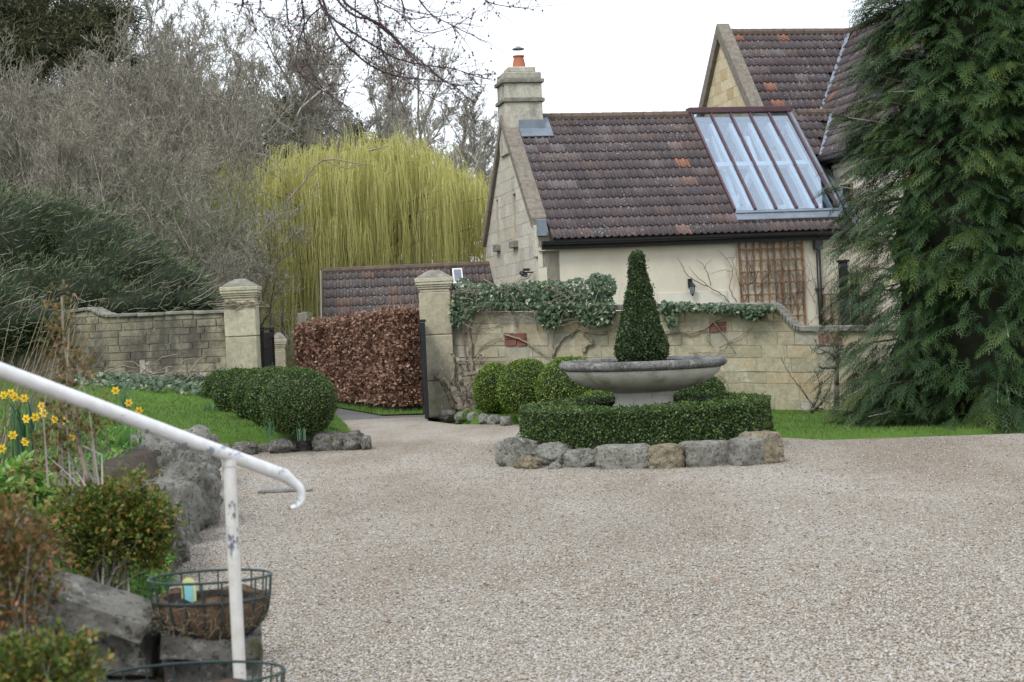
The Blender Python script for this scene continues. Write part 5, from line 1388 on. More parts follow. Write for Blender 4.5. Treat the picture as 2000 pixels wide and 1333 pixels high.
# ------------------------------------------------------------------ climbers on the garden wall
def wall_pt(px, py, off): return hit(px, py, A+WRn*off, WRn)
ivy = empty('ivy', wall_pt(1000, 600, .1), 0, 'dark green ivy hanging over the top of the right garden wall', 'ivy')
iv0 = np.array(ivy.location)
clumps = []   # (px, py, rx, ry, n) leaf clumps drawn from the photograph
for (px, py, rx, ry, n) in ((905, 585, 28, 42, 260), (935, 580, 40, 26, 380), (985, 575, 45, 22, 420), (1035, 570, 45, 22, 440), (1080, 575, 40, 28, 420), (1075, 612, 22, 30, 230), (1085, 600, 40, 30, 300),
                            (1130, 575, 40, 32, 480), (1160, 600, 38, 36, 480), (1185, 560, 18, 24, 200), (1165, 550, 14, 18, 120), (1180, 605, 20, 30, 220), (1010, 590, 60, 14, 260), (890, 610, 12, 30, 90),
                            (1300, 598, 16, 12, 70), (1330, 597, 40, 8, 150), (1400, 600, 50, 9, 170), (1460, 605, 34, 10, 170), (1470, 614, 20, 8, 80), (1310, 625, 12, 14, 60), (1500, 600, 18, 6, 50)):
    n = int(n*1.3); rx, ry = rx*1.05, ry*1.05
    a = rng.uniform(0, 2*PI, n); q = np.sqrt(rng.random(n))
    for pp, qq in zip(px+rx*q*np.cos(a), py+ry*q*np.sin(a)): clumps.append((pp, qq))
P = np.array([wall_pt(px, py, rng.uniform(.05, .30) if py > 590 else rng.uniform(-.30, .22)) for px, py in clumps])-iv0
n = len(P); fn = unit(np.array([[WRn.x, WRn.y, .55]])+rdir(n)*.75); ax = unit(np.array([[0, -.2, -1.]])+rdir(n)*.7); ax = unit(ax-fn*(ax*fn).sum(1)[:, None])
def ivy_leaves(P, ax, fn, s):
    side = np.cross(ax, fn); n = len(P); s = s[:, None]; V = []
    for (u, v, h) in ((0, 0, 0), (.10, .42, .03), (.45, .30, .0), (.50, .5, .03), (1.0, 0, .02), (.50, -.5, .03), (.45, -.30, 0), (.10, -.42, .03)):
        V.append(P+ax*u*s+side*v*s+fn*h*s)
    V = np.stack(V, 1).reshape(-1, 3); b = np.arange(n)[:, None]*8
    F = np.concatenate([b+np.array([[0, 1, 2, 4]]), b+np.array([[2, 3, 4, 4]]), b+np.array([[0, 4, 6, 7]]), b+np.array([[4, 4, 5, 6]])])
    F = np.concatenate([b+np.array([[0, 1, 2, 4]]), b+np.array([[0, 4, 6, 7]])]); F2 = np.concatenate([b+np.array([[2, 3, 4]]), b+np.array([[4, 5, 6]])])
    return V, F, np.repeat(rng.random(n), 8)
m = NP(); m.add(*ivy_leaves(P, ax, fn, rng.uniform(.035, .08, n))); m.obj('leaves', M['ivy'], ivy)
def px_vines(strokes, off, parent, mat, name, origin, sub=3, seed=1, wig=3.0, plane='wall', S=5):
    r_ = np.random.default_rng(seed); mb = MB()
    for st in strokes:
        r0, r1, pts = st
        c = curve_pts(pts, 5); m_ = len(c); W3 = []
        for i_, p in enumerate(c):
            o_ = off+r_.normal(0, .012); px_, py_ = p[0]+r_.normal(0, wig*.25), p[1]+r_.normal(0, wig*.25)
            W3.append((wall_pt(px_, py_, o_) if plane == 'wall' else hit(px_, py_, HM @ Vector((0, -o_, 0)), NV))-origin)
        rad_ = [r0+(r1-r0)*i_/(m_-1) for i_ in range(m_)]
        mb.tube(W3, rad_, S)
    return mb.obj(name, M[mat], parent, smooth=True)
o3 = Vector(ivy.location)
px_vines([(.014, .006, [(700+200+12, 720), (905, 660), (912, 610), (930, 590)]), (.012, .005, [(915, 690), (930, 650), (945, 625), (985, 610)]), (.008, .004, [(900, 575), (935, 600), (975, 590)]),
          (.008, .004, [(945, 545), (985, 575), (1000, 610)])], .06, ivy, 'vine', 'stems', o3)
r_ = np.random.default_rng(31); sts = []
for k in range(60):
    x0, y0 = r_.uniform(890, 1190), r_.uniform(555, 640); an = r_.uniform(0, 2*PI); l_ = r_.uniform(18, 55); sts.append((.006, .003, [(x0, y0), (x0+l_*.5*math.cos(an)+r_.normal(0, 5), y0+l_*.4*math.sin(an)-r_.uniform(0, 8)), (x0+l_*math.cos(an), y0+l_*.7*math.sin(an))]))
px_vines(sts, .27, ivy, 'vine', 'loose_stems', o3, S=4)
vine = empty('climbing_vine', wall_pt(920, 780, .1), 0, 'bare pale vine stems spreading over the right garden wall', 'vine')
o4 = Vector(vine.location)
vs = [(.05, .02, [(925, 780), (922, 730), (920, 680), (916, 640), (925, 610)]), (.018, .008, [(985, 655), (1020, 665), (1050, 685), (1075, 700)]),
      (.022, .012, [(1080, 695), (1092, 670), (1110, 655), (1130, 645), (1160, 652), (1185, 652)]), (.012, .005, [(1080, 700), (1082, 660), (1090, 630), (1100, 600)]),
      (.03, .012, [(1140, 690), (1146, 675), (1158, 672), (1150, 660), (1135, 650)]), (.012, .005, [(1115, 660), (1135, 625), (1150, 600), (1165, 580)]), (.010, .004, [(1060, 640), (1050, 610), (1042, 580)]),
      (.010, .004, [(1050, 645), (1046, 620), (1060, 590), (1062, 575)]), (.012, .006, [(925, 700), (950, 670), (985, 660)]), (.010, .005, [(895, 640), (905, 650), (920, 645), (960, 640), (990, 630)]),
      (.016, .008, [(880, 715), (900, 706), (950, 705), (985, 707)]), (.012, .006, [(905, 760), (925, 740), (935, 715), (950, 690)]), (.010, .004, [(1010, 640), (1000, 610), (975, 590), (960, 560)]),
      (.008, .004, [(1175, 650), (1200, 640), (1220, 630)]),
      (.020, .010, [(1290, 655), (1330, 648), (1350, 652), (1380, 640), (1400, 625), (1430, 617), (1450, 608)]), (.014, .006, [(1395, 630), (1410, 650), (1425, 670), (1436, 690)]),
      (.010, .005, [(1345, 690), (1375, 688), (1400, 690), (1430, 690)]), (.009, .004, [(1405, 680), (1440, 660), (1470, 640)]), (.008, .004, [(1400, 730), (1418, 745), (1420, 760), (1426, 775)]),
      (.009, .004, [(1385, 640), (1380, 660), (1395, 680)]), (.010, .004, [(1285, 605), (1310, 625), (1330, 612), (1350, 602)]), (.010, .004, [(1400, 605), (1425, 625), (1440, 600), (1470, 595)])]
px_vines(vs, .055, vine, 'vine', 'stems', o4)
# the same climber on the house wall and trellis
hv = empty('climber', HM @ Vector((4.5, -.05, 1.2)), 0, 'leafless climber twining over the trellis and cream wall', 'vine')
o5 = Vector(hv.location)
hs_ = [(.014, .005, [(1430, 600), (1410, 575), (1380, 560), (1345, 540), (1330, 515), (1322, 505)]), (.010, .004, [(1385, 560), (1360, 540), (1345, 520)]), (.010, .004, [(1388, 558), (1380, 530), (1370, 515), (1360, 508)]),
       (.008, .004, [(1375, 525), (1388, 507)]), (.012, .005, [(1440, 590), (1425, 560), (1432, 530), (1418, 505), (1405, 490)]), (.008, .004, [(1418, 505), (1438, 502)]), (.008, .004, [(1430, 530), (1410, 528), (1390, 535)])]
r_ = np.random.default_rng(12)
for k in range(46):
    x0 = r_.uniform(1450, 1572); y0 = r_.uniform(560, 640) if x0 > 1520 else r_.uniform(540, 590); x = x0; pts = [(x, y0)]
    for j in range(5): x += r_.normal(0, 9); y0 -= r_.uniform(14, 30); pts.append((x, max(y0, 452)))
    hs_.append((r_.uniform(.006, .013), .003, pts))
for k in range(16):
    x = r_.uniform(1590, 1650); y0 = r_.uniform(560, 640); pts = [(x, y0)]
    for j in range(4): x += r_.normal(0, 10); y0 -= r_.uniform(14, 34); pts.append((x, y0))
    hs_.append((.009, .003, pts))
for k in range(12):
    x, y0 = r_.uniform(1440, 1560), r_.uniform(455, 480); pts = [(x, y0), (x+r_.uniform(15, 30), y0-r_.uniform(4, 14)), (x+r_.uniform(40, 70), y0-r_.uniform(8, 25))]
    hs_.append((.006, .003, pts))
px_vines(hs_, .11, hv, 'vine_dark', 'stems', o5, plane='house', seed=4)
# dead gnarled vine stump against the right pillar
st_ = empty('dead_vine_stump', onz(905, 800, .05), 0, 'tangle of dead gnarled grey vine wood at the foot of the right pillar', 'stump')
o6 = Vector(st_.location); r_ = np.random.default_rng(3); mb = MB()
def free(px, py, D): return at(px, py, D)-o6
for (r0, r1, pts) in ((.075, .04, [(905, 805), (893, 780), (880, 755), (862, 738), (852, 735)]), (.05, .03, [(915, 800), (905, 770), (900, 740), (898, 715), (893, 700)]), (.06, .03, [(898, 795), (918, 775), (930, 750), (922, 730)]),
                      (.045, .02, [(905, 805), (935, 790), (955, 775), (945, 760)]), (.03, .012, [(870, 745), (890, 765), (910, 770), (930, 760)]), (.025, .01, [(895, 730), (915, 735), (940, 720), (960, 712)]), (.04, .02, [(890, 790), (915, 800), (940, 803)]),
                      (.022, .01, [(905, 770), (925, 745), (935, 715), (940, 690)]), (.02, .01, [(880, 760), (885, 730), (888, 700), (880, 690)]), (.03, .012, [(860, 740), (872, 770), (885, 800)])):
    c = curve_pts(pts, 4); mb.tube([free(p[0]+r_.normal(0, 1.2), p[1]+r_.normal(0, 1.2), 24.6+r_.normal(0, .05)) for p in c], [r0+(r1-r0)*i_/(len(c)-1)+abs(r_.normal(0, .006)) for i_ in range(len(c))], 6)
mb.obj('gnarled_wood', M['vine'], st_, smooth=True)
Pn = []
for k in range(70):
    b = np.array(free(r_.uniform(860, 945), r_.uniform(720, 800), 24.5)); d = r_.normal(0, 1, 3); d[2] = abs(d[2]); d = d/np.linalg.norm(d)*r_.uniform(.1, .3); Pn.append([b, b+d*.5+r_.normal(0, .03, 3), b+d])
m = NP(); m.add(*tubes_np(np.array(Pn), np.linspace(.007, .003, 3)[None]*np.ones((70, 1)), 4)); m.obj('twigs', M['twig_pale'], st_)
# bare shrub trained at the right end of the wall
def bare_shrub_strokes(strokes, D, label, name, mat='vine_dark', twigs=60, seed=2):
    p0 = strokes[0][2][0]; e = empty(name, at(p0[0], p0[1], D), 0, label, 'shrub'); o7 = Vector(e.location); r_ = np.random.default_rng(seed); mb = MB(); tips = []
    for (r0, r1, pts) in strokes:
        c = curve_pts(pts, 5); W3 = [at(p[0]+r_.normal(0, .8), p[1]+r_.normal(0, .8), D+r_.normal(0, .05))-o7 for p in c]; tips += W3
        mb.tube(W3, [r0+(r1-r0)*i_/(len(c)-1) for i_ in range(len(c))], 5)
    mb.obj('stems', M[mat], e, smooth=True); Pn = []
    for k in range(twigs):
        b = np.array(tips[r_.integers(len(tips))]); d = np.array([r_.normal(0, .7), r_.normal(0, .4), abs(r_.normal(.6, .5))]); d = d/np.linalg.norm(d)*r_.uniform(.15, .5); Pn.append([b, b+d*.5+r_.normal(0, .03, 3), b+d])
    m = NP(); m.add(*tubes_np(np.array(Pn), np.linspace(.004, .002, 3)[None]*np.ones((twigs, 1)), 3)); m.obj('twigs', M['twig'], e); return e
bare_shrub_strokes([(.03, .012, [(1580, 810), (1590, 790), (1600, 770), (1605, 745)]), (.03, .02, [(1575, 806), (1600, 800), (1625, 812)]), (.02, .008, [(1590, 800), (1610, 785), (1622, 790)]), (.012, .004, [(1585, 790), (1565, 760), (1545, 735), (1525, 700)]),
                    (.012, .004, [(1595, 780), (1600, 750), (1590, 720)]), (.012, .004, [(1600, 790), (1620, 760), (1628, 730)])], 22.3, 'leafless low shrub against the right end of the garden wall', 'bare_shrub', twigs=70)
bare_shrub_strokes([(.045, .025, [(1634, 800), (1633, 750), (1636, 700), (1634, 668)]), (.03, .008, [(1634, 718), (1610, 720), (1598, 716)]), (.02, .005, [(1635, 705), (1620, 690), (1600, 680), (1590, 660)]), (.015, .004, [(1634, 690), (1622, 670), (1612, 650)]),
                    (.012, .004, [(1610, 690), (1595, 690), (1580, 675)])], 22.2, 'leafless trained tree with upright stem beside the conifer', 'bare_tree', twigs=60, seed=6)

# ------------------------------------------------------------------ ground ivy at the foot of the left wall
n = 2200; x = rng.uniform(-7.2, -4.6, n); y = 25.25-rng.random(n)**1.6*1.5; y = np.minimum(y, 25.35-.0*(x))
z = bank_z(x, y)+rng.random(n)*.10*(1+fnoise(np.stack([x, y, x*0], -1), 2.5))
P = np.stack([x, y, z], -1); fn = unit(np.array([[0, -.5, 1.]])+rdir(n)*.6); ax = unit(rdir(n)); ax = unit(ax-fn*(ax*fn).sum(1)[:, None])
m = NP(); m.add(*ivy_leaves(P, ax, fn, rng.uniform(.05, .10, n))); tag(m.obj('ground_ivy', M['ivy']), kind='stuff')
Pn = []
for k in range(26):
    b = at(rng.uniform(150, 400), rng.uniform(715, 750), 24.9); b = np.array((b.x, b.y, bz(b.x, b.y)+.02)); d = np.array([rng.normal(0, 1), rng.normal(0, .2), abs(rng.normal(.15, .2))]); d = d/np.linalg.norm(d)*rng.uniform(.3, .9)
    Pn.append([b, b+d*.33+[0, 0, .08], b+d*.66+[0, 0, .10], b+d])
m = NP(); m.add(*tubes_np(np.array(Pn), np.linspace(.012, .005, 4)[None]*np.ones((26, 1)), 4)); tag(m.obj('fallen_twigs', M['vine']), kind='stuff')
# ------------------------------------------------------------------ background vegetation
def grow_tree(seed, H, trunk_r, n_stems=1, counts=(8, 6, 5, 5, 3), lens=(.42, .55, .6, .6, .6), ang=(.75, .7, .7, .7, .8), up=.25, base_spread=.12, wander=.10, rmin=.007, first=.25):
    r_ = np.random.default_rng(seed); levels = []
    K = 6
    b = np.stack([r_.normal(0, base_spread, n_stems), r_.normal(0, base_spread, n_stems), np.zeros(n_stems)], -1)
    d = unit(np.stack([r_.normal(0, .22 if n_stems > 1 else .05, n_stems), r_.normal(0, .22 if n_stems > 1 else .05, n_stems), np.ones(n_stems)], -1))
    L = H*r_.uniform(.75, 1.0, n_stems); rad = np.full(n_stems, trunk_r)
    for li in range(len(counts)+1):
        N = len(b); P = np.empty((N, K, 3)); P[:, 0] = b; dd = d.copy()
        for k in range(1, K):
            dd = unit(dd+r_.normal(0, wander*(1+.5*li), (N, 3))+np.array([0, 0, up*.12])); P[:, k] = P[:, k-1]+dd*(L/(K-1))[:, None]
        Rr = np.maximum(rad[:, None]*np.linspace(1, .35, K)[None], rmin)
        levels.append((P, Rr))
        if li == len(counts): break
        m = counts[li]; t = (first if li == 0 else .15)+(1-(first if li == 0 else .15))*r_.random((N, m))**.85; t = np.minimum(t, .99)
        f = t*(K-1); i0 = f.astype(int); fr = (f-i0)[..., None]; bi = np.arange(N)[:, None]
        cb_ = P[bi, i0]*(1-fr)+P[bi, np.minimum(i0+1, K-1)]*fr; tg = unit(P[bi, np.minimum(i0+1, K-1)]-P[bi, i0])
        perp = r_.normal(size=(N, m, 3)); perp = unit(perp-tg*(perp*tg).sum(-1, keepdims=True))
        a = ang[li]*r_.uniform(.6, 1.3, (N, m))[..., None]
        nd = unit(tg*np.cos(a)+perp*np.sin(a)+np.array([0, 0, up]))
        nl = (L[:, None]*lens[li]*r_.uniform(.6, 1.15, (N, m))*(1-.35*t)).reshape(-1)
        nr_ = np.maximum((rad[:, None]*(.62-.3*t)), rmin).reshape(-1)
        b, d, L, rad = cb_.reshape(-1, 3), nd.reshape(-1, 3), nl, nr_
    return levels
def tree_meshes(levels, name, mat, n_trunk=2):
    tm = NP()
    for P, Rr in levels[:n_trunk]: tm.add(*tubes_np(P, Rr, 6))
    a = mesh_np(name+'_trunk', np.concatenate(tm.V), np.concatenate(tm.F), mat, True, np.concatenate(tm.r))
    cm = NP()
    for i_, (P, Rr) in enumerate(levels[n_trunk:]):
        last = i_ >= len(levels)-n_trunk-2
        sel = [0, 5] if i_ == len(levels)-n_trunk-1 else ([0, 3, 5] if last else [0, 2, 4, 5])
        Q = P[:, sel]; q = Rr[:, sel]
        cm.add(*tubes_np(Q, q, 3))
    return a, mesh_np(name+'_crown', np.concatenate(cm.V), np.concatenate(cm.F), mat, False, np.concatenate(cm.r))
def put_tree(meshes, name, x, y, z, s, rz, label, group, cat='tree', parts=('trunk', 'crown')):
    e = empty(name, (x, y, z), rz, label, cat, group); e.scale = (s, s, s)
    for nm, me in zip(parts, meshes): link(nm, me, e)
    return e
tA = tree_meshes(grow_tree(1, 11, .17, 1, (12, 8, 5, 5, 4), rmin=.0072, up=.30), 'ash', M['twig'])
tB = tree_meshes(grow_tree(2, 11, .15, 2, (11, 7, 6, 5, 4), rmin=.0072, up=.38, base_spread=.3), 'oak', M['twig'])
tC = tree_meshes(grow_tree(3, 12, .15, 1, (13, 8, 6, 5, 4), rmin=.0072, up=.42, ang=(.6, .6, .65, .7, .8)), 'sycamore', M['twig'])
tD = tree_meshes(grow_tree(4, 5.2, .035, 14, (7, 6, 5, 5), rmin=.0038, up=.30, base_spread=.9, lens=(.5, .55, .6, .6), ang=(.5, .6, .7, .8)), 'hazel', M['twig_scrub'], 1)
tE = tree_meshes(grow_tree(5, 4.6, .04, 11, (8, 6, 5, 5), rmin=.0038, up=.10, base_spread=1.0, lens=(.55, .6, .6, .6), ang=(.7, .7, .8, .8), wander=.14), 'thorn', M['twig_scrub'], 1)
gT = 'bare trees on the wooded slope'
def hz(x, y): return float(hill_z(np.array([x], float), np.array([y], float))[0])
# tree tops placed by the skyline of the photograph: (px, top py, D, proto)
sky_line = [(285, 20, 72, tB), (335, 50, 66, tC), (395, 22, 75, tA), (450, 40, 68, tB), (505, 70, 72, tC), (560, 58, 64, tA), (615, 60, 70, tC), (665, 90, 66, tB), (715, 80, 74, tA),
            (770, 120, 66, tC), (820, 145, 72, tB), (872, 175, 66, tA), (925, 195, 76, tC), (960, 230, 70, tA), (740, 200, 58, tB), (640, 190, 56, tA), (540, 190, 55, tB), (450, 170, 56, tC), (350, 160, 54, tA),
            (240, 60, 60, tA), (150, 40, 66, tC), (60, 30, 62, tB), (-20, 20, 64, tA), (860, 260, 60, tC), (600, 130, 62, tC), (400, 120, 60, tB)]
front = {0, 5, 12}
tl = ['bare tree on the wooded slope at the back, among many like it']
ORD = ['first', 'second', 'third', 'fourth', 'fifth', 'sixth', 'seventh', 'eighth', 'ninth', 'tenth', 'eleventh', 'twelfth', 'thirteenth', 'fourteenth']
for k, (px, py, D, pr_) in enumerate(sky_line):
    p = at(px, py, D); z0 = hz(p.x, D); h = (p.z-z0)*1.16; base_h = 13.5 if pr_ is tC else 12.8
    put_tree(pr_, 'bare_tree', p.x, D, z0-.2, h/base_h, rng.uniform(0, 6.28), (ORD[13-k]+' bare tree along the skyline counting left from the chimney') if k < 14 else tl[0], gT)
# bare right-hand trees with sky between them
# hazel and thorn thicket behind the left wall
gH = 'leafless shrubs of the thicket'
for k, (px, top, D, pr_) in enumerate(((30, 230, 40, tD), (110, 140, 44, tD), (200, 180, 42, tD), (280, 190, 48, tE), (350, 220, 50, tD), (430, 260, 52, tE), (60, 290, 35, tD), (150, 280, 36, tE),
                                   (235, 280, 37, tD), (285, 330, 37, tE), (250, 410, 33, tE), (60, 120, 56, tD), (150, 110, 58, tD), (10, 150, 55, tE), (420, 330, 54, tE), (-30, 200, 42, tD), (230, 230, 50, tD), (480, 290, 56, tE), (540, 290, 57, tE))):
    p = at(px, top, D); z0 = hz(p.x, D) if D > 40 else -.2; h = p.z-z0; hh = 5.6 if pr_ is tD else 4.9
    put_tree(pr_, 'bare_shrub', p.x, D, z0, h/hh, rng.uniform(0, 6.28), 'leafless grey-brown shrub in the thicket behind the left wall, among many like it', gH, 'shrub', ('stems', 'twigs'))
# a few pale stems with fresh leaves in the thicket
n = 2600; P = np.array([at(rng.normal(330, 110), rng.normal(440, 55), rng.uniform(33, 36)) for _ in range(n)]); k = P[:, 2] > .5; P = P[k]; n = len(P)
m = NP(); m.add(*leaves_np(P, rdir(n), rdir(n), rng.uniform(.03, .06, n), rng.uniform(.02, .03, n))); tag(m.obj('spring_leaves', M['green_leaf']), kind='stuff')
# ---- dark evergreens behind
def shoots_tree(name, x, y, z, blobs, mat, label, n, ln, wd, bias, cat='tree', seed=1, trunk=None, core_k=.82, core=True):
    """evergreen made of many shoots on several lobes; blobs = (dx,dy,dz, rx,ry,rz)"""
    e = empty(name, (x, y, z), 0, label, cat); B_ = np.array(blobs); wgt = (B_[:, 3]*B_[:, 5]); wgt = wgt/wgt.sum()
    which = rng.choice(len(B_), n, p=wgt); d = rdir(n); rad_ = B_[which, 3:6]
    P = B_[which, :3]+d*rad_*(.72+.42*rng.random(n)**1.6)[:, None]*(1+.20*fnoise(d*3+which[:, None], 1.7, seed))[:, None]
    ax = unit(d*.5+np.array(bias)+rdir(n)*.75); m = NP()
    s = rng.uniform(.6, 1.3, n)
    m.add(*leaves_np(P, ax, rdir(n), ln*s, wd*s, .1)); m.obj('foliage', M[mat], e)
    if core:
        for b in blobs:
            o = link('inner_growth', core_mesh((b[3], b[4], b[5], 2.0, 1), core_k), e); o.location = b[:3]
    if trunk:
        mb = MB(); mb.tube([(trunk[0], trunk[1], -z-.3 if z > 0 else -.3), (trunk[0], trunk[1], trunk[2])], [trunk[3], trunk[3]*.4], 8); mb.obj('trunk', M['bark'], e)
    return e
p = at(70, 480, 30)
jb = []
for (px, py, D, rx, rz_) in ((20, 500, 29.5, 1.1, 1.15), (110, 480, 30, 1.1, 1.0), (190, 505, 29.5, 1.0, .85), (260, 535, 29, .9, .70), (325, 562, 28.8, .75, .52), (375, 590, 28.6, .5, .33), (-60, 480, 30, 1.3, 1.3), (50, 600, 28.6, 1.2, .9), (170, 585, 28.4, 1.0, .7), (270, 600, 28.2, .9, .45), (20, 640, 25.7, .75, .5), (-50, 610, 25.6, .8, .7), (85, 628, 25.75, .42, .28)):
    q = at(px, py, D)-Vector((p.x, p.y, 0)); jb.append((q.x, q.y, q.z, rx, .9, rz_))
shoots_tree('spreading_juniper', p.x, p.y, 0, jb, 'juniper', 'broad dark green juniper with sweeping shoots behind the left wall', 52000, .17, .017, (.55, -.25, .25), 'shrub', 2, (0, 0, 2.0, .12), .84)
jn = [o for o in bpy.data.objects if o.name.startswith('spreading_juniper')][0]; Pn = []
for k in range(420):
    b_ = jb[rng.integers(len(jb))]; d = rdir(1)[0]; d[1] = -abs(d[1]); q = np.array(b_[:3])+d*np.array(b_[3:])*.9; dd = unit(np.array([.9, -.2, .35])+rng.normal(0, .35, 3))*rng.uniform(.25, .6); Pn.append([q, q+dd*.5+rng.normal(0, .03, 3), q+dd])
m = NP(); m.add(*tubes_np(np.array(Pn), np.linspace(.006, .003, 3)[None]*np.ones((420, 1)), 3)); tag(m.obj('bare_twigs', M['twig_pale'], jn), kind='stuff')
p = at(90, 60, 52); yb = []
for (px, py, D, rx, rz_) in ((40, 20, 52, 2.2, 1.5), (140, 30, 52, 1.8, 1.2), (215, 25, 52, 1.0, .8), (180, 90, 51.5, 1.5, .7), (90, 100, 51, 2.0, .8), (265, 120, 51, .45, .30), (20, 120, 50.5, 1.6, .8), (235, 75, 51, .6, .4), (-60, 60, 52, 2, 2), (100, 60, 51.5, 1.0, .6), (170, 55, 51, .9, .5), (10, 70, 51, 1.2, .6), (250, 30, 52, .5, .5)):
    q = at(px, py, D)-Vector((p.x, p.y, 0)); yb.append((q.x, q.y, q.z, rx*.85, 1.1, rz_*.8))
shoots_tree('dark_evergreen', p.x, p.y, 0, yb, 'yew', 'dark olive evergreen tree in the top left corner', 26000, .26, .035, (.1, -.1, -.25), 'tree', 3, (-.6, 0, 10.5, .3), .45)
p = at(560, 330, 60); ib = []
for (px, py, D, rx, rz_) in ((545, 250, 60, .6, 1.2), (560, 310, 60, 1.3, .9), (610, 330, 60, 1.4, .7), (480, 345, 60, 1.4, .6), (700, 300, 61, 1.3, .5), (690, 260, 61, .4, .5)):
    q = at(px, py, D)-Vector((p.x, p.y, 0)); ib.append((q.x, q.y, q.z, rx, .8, rz_))
shoots_tree('ivy_clad_tree', p.x, p.y, 0, ib, 'yew', 'dark ivy-clad tree showing above the left part of the willow', 6500, .22, .09, (0, -.2, 0), 'tree', 4, (0, 0, 7.5, .2), .75)

# ---- weeping willow
wil = empty('weeping_willow', at(690, 600, 46), 0, 'large weeping willow with long yellow-green hanging shoots', 'tree')
wil.location.z = 0; WO = np.array(wil.location)
def willow(n=9800):
    r_ = np.random.default_rng(11)
    # sub-domes: px centre, top py, half width px, depth half (m), weight
    domes = [(690, 272, 120, 2.2, 1.9), (610, 300, 90, 1.6, 1.2), (780, 282, 110, 2.0, 1.7), (850, 310, 95, 1.8, 1.5), (905, 350, 60, 1.5, 1.0), (505, 318, 70, 1.4, .8), (455, 330, 60, 1.2, .7), (420, 400, 50, 1.1, .5), (570, 345, 90, 1.6, 1.2), (520, 400, 70, 1.3, .8), (575, 430, 60, 1.2, .7), (730, 330, 160, 2.2, 1.5), (640, 390, 110, 1.6, .9), (820, 390, 120, 1.6, 1.1)]
    w_ = np.array([d[4] for d in domes]); w_ /= w_.sum(); nb_ = 700; per_ = n//nb_; n = nb_*per_
    ch_ = r_.choice(len(domes), nb_, p=w_); P0 = np.empty((n, 3)); out_ = np.empty((n, 3)); Ls = np.empty(n)
    for j in range(nb_):                 # each arching bough carries a fall of shoots
        px, py, hw, dp_, _ = domes[ch_[j]]; c = at(px, py, 46); a = r_.uniform(0, 2*PI); q = math.sqrt(r_.random())
        rx = hw/3000*46; dx, dy = q*math.cos(a)*rx, q*math.sin(a)*dp_; zt = c.z-.85*rx*q**2.2+r_.normal(-.08, .16)
        s_ = r_.random(per_)**.7; o_ = np.array([math.cos(a)*q+r_.normal(0, .35), math.sin(a)*q+r_.normal(0, .35)]); o_ /= np.linalg.norm(o_)+.2
        ln_ = r_.uniform(.6, 1.6); i_ = slice(j*per_, (j+1)*per_)
        arc = .42*np.sin(s_*2.4)-.50*s_**2.5
        P0[i_] = np.stack([c.x+dx+o_[0]*ln_*(s_-.3)+r_.normal(0, .11, per_), c.y+dy+o_[1]*ln_*(s_-.3)+r_.normal(0, .06, per_), zt+arc*ln_], -1)
        out_[i_] = np.array([o_[0], o_[1], 0])*.7
        Ls[i_] = np.minimum(P0[i_, 2]-.3, r_.uniform(.8, 5.0)*r_.uniform(.45, 1.15, per_))
    K = 6; t = np.linspace(0, 1, K)**1.25; S_ = np.empty((n, K, 3))
    kick = r_.uniform(.10, .55, n)*np.minimum(1, Ls/3); az = r_.normal(0, .3, (n, 2))
    ox = (out_[:, 0]+az[:, 0])*kick; oy = (out_[:, 1]+az[:, 1])*kick
    s1 = 1-np.exp(-t*5); rise = .22*np.sin(np.minimum(t*6, PI))
    ph = r_.uniform(0, 6.28, n)
    S_[:, :, 0] = P0[:, 0:1]+ox[:, None]*s1+.12*np.sin(ph[:, None]+t*4)*t; S_[:, :, 1] = P0[:, 1:2]+oy[:, None]*s1
    S_[:, :, 2] = P0[:, 2:3]+rise*kick[:, None]-Ls[:, None]*np.maximum(t-.06, 0)**1.15
    rr_ = np.linspace(.0066, .0038, K)[None]*r_.uniform(.8, 1.3, n)[:, None]
    return S_-WO, rr_, P0-WO
S_, rr_, P0 = willow(); m = NP(); m.add(*tubes_np(S_, rr_, 3)); m.obj('hanging_shoots', M['willow'], wil)
mb = MB(); mb.tube([(0, 0, -.3), (.1, 0, 1.2), (0, .1, 2.6)], [.40, .34, .28], 10); mb.obj('trunk', M['bark'], wil, smooth=True)
mb = MB(); r_ = np.random.default_rng(5)
for k in range(26):
    e_ = P0[r_.integers(len(P0))]; st0 = np.array([0, .1, 2.4]); c = [st0, st0+(e_-st0)*[.25, .25, .5], st0+(e_-st0)*[.6, .6, .88], e_]
    mb.tube(curve_pts(c, 4), list(np.linspace(.10, .012, 13)), 6)
mb.obj('limbs', M['bark'], wil, smooth=True)
mb = MB()
for pts in ([(565, 392), (578, 372), (592, 358), (604, 338), (618, 322), (632, 314), (650, 321), (680, 329), (700, 322), (715, 321)], [(630, 313), (655, 312), (690, 318), (720, 322)], [(720, 295), (740, 290), (760, 285)], [(485, 300), (520, 305), (548, 330), (560, 350)]):
    c = curve_pts(pts, 5); mb.tube([at(p_[0], p_[1], 43.6)-Vector(WO) for p_ in c], list(np.linspace(.030, .010, len(c))), 5)
mb.obj('bare_limbs', M['vine'], wil, smooth=True)
# leaning mossy trunk by the pier
e = empty('leaning_trunk', onz(560, 725, 0), 0, 'leaning mossy tree trunk left of the copper hedge', 'tree'); e.location = (at(560, 720, 35).x, 35, 0)
o8 = Vector(e.location); mb = MB(); mb.tube([at(x_, y_, 35)-o8 for x_, y_ in ((560, 760), (568, 710), (585, 672), (600, 640), (605, 610))], [.24, .20, .16, .12, .08], 9); mb.obj('trunk', M['bark_moss'], e, smooth=True)
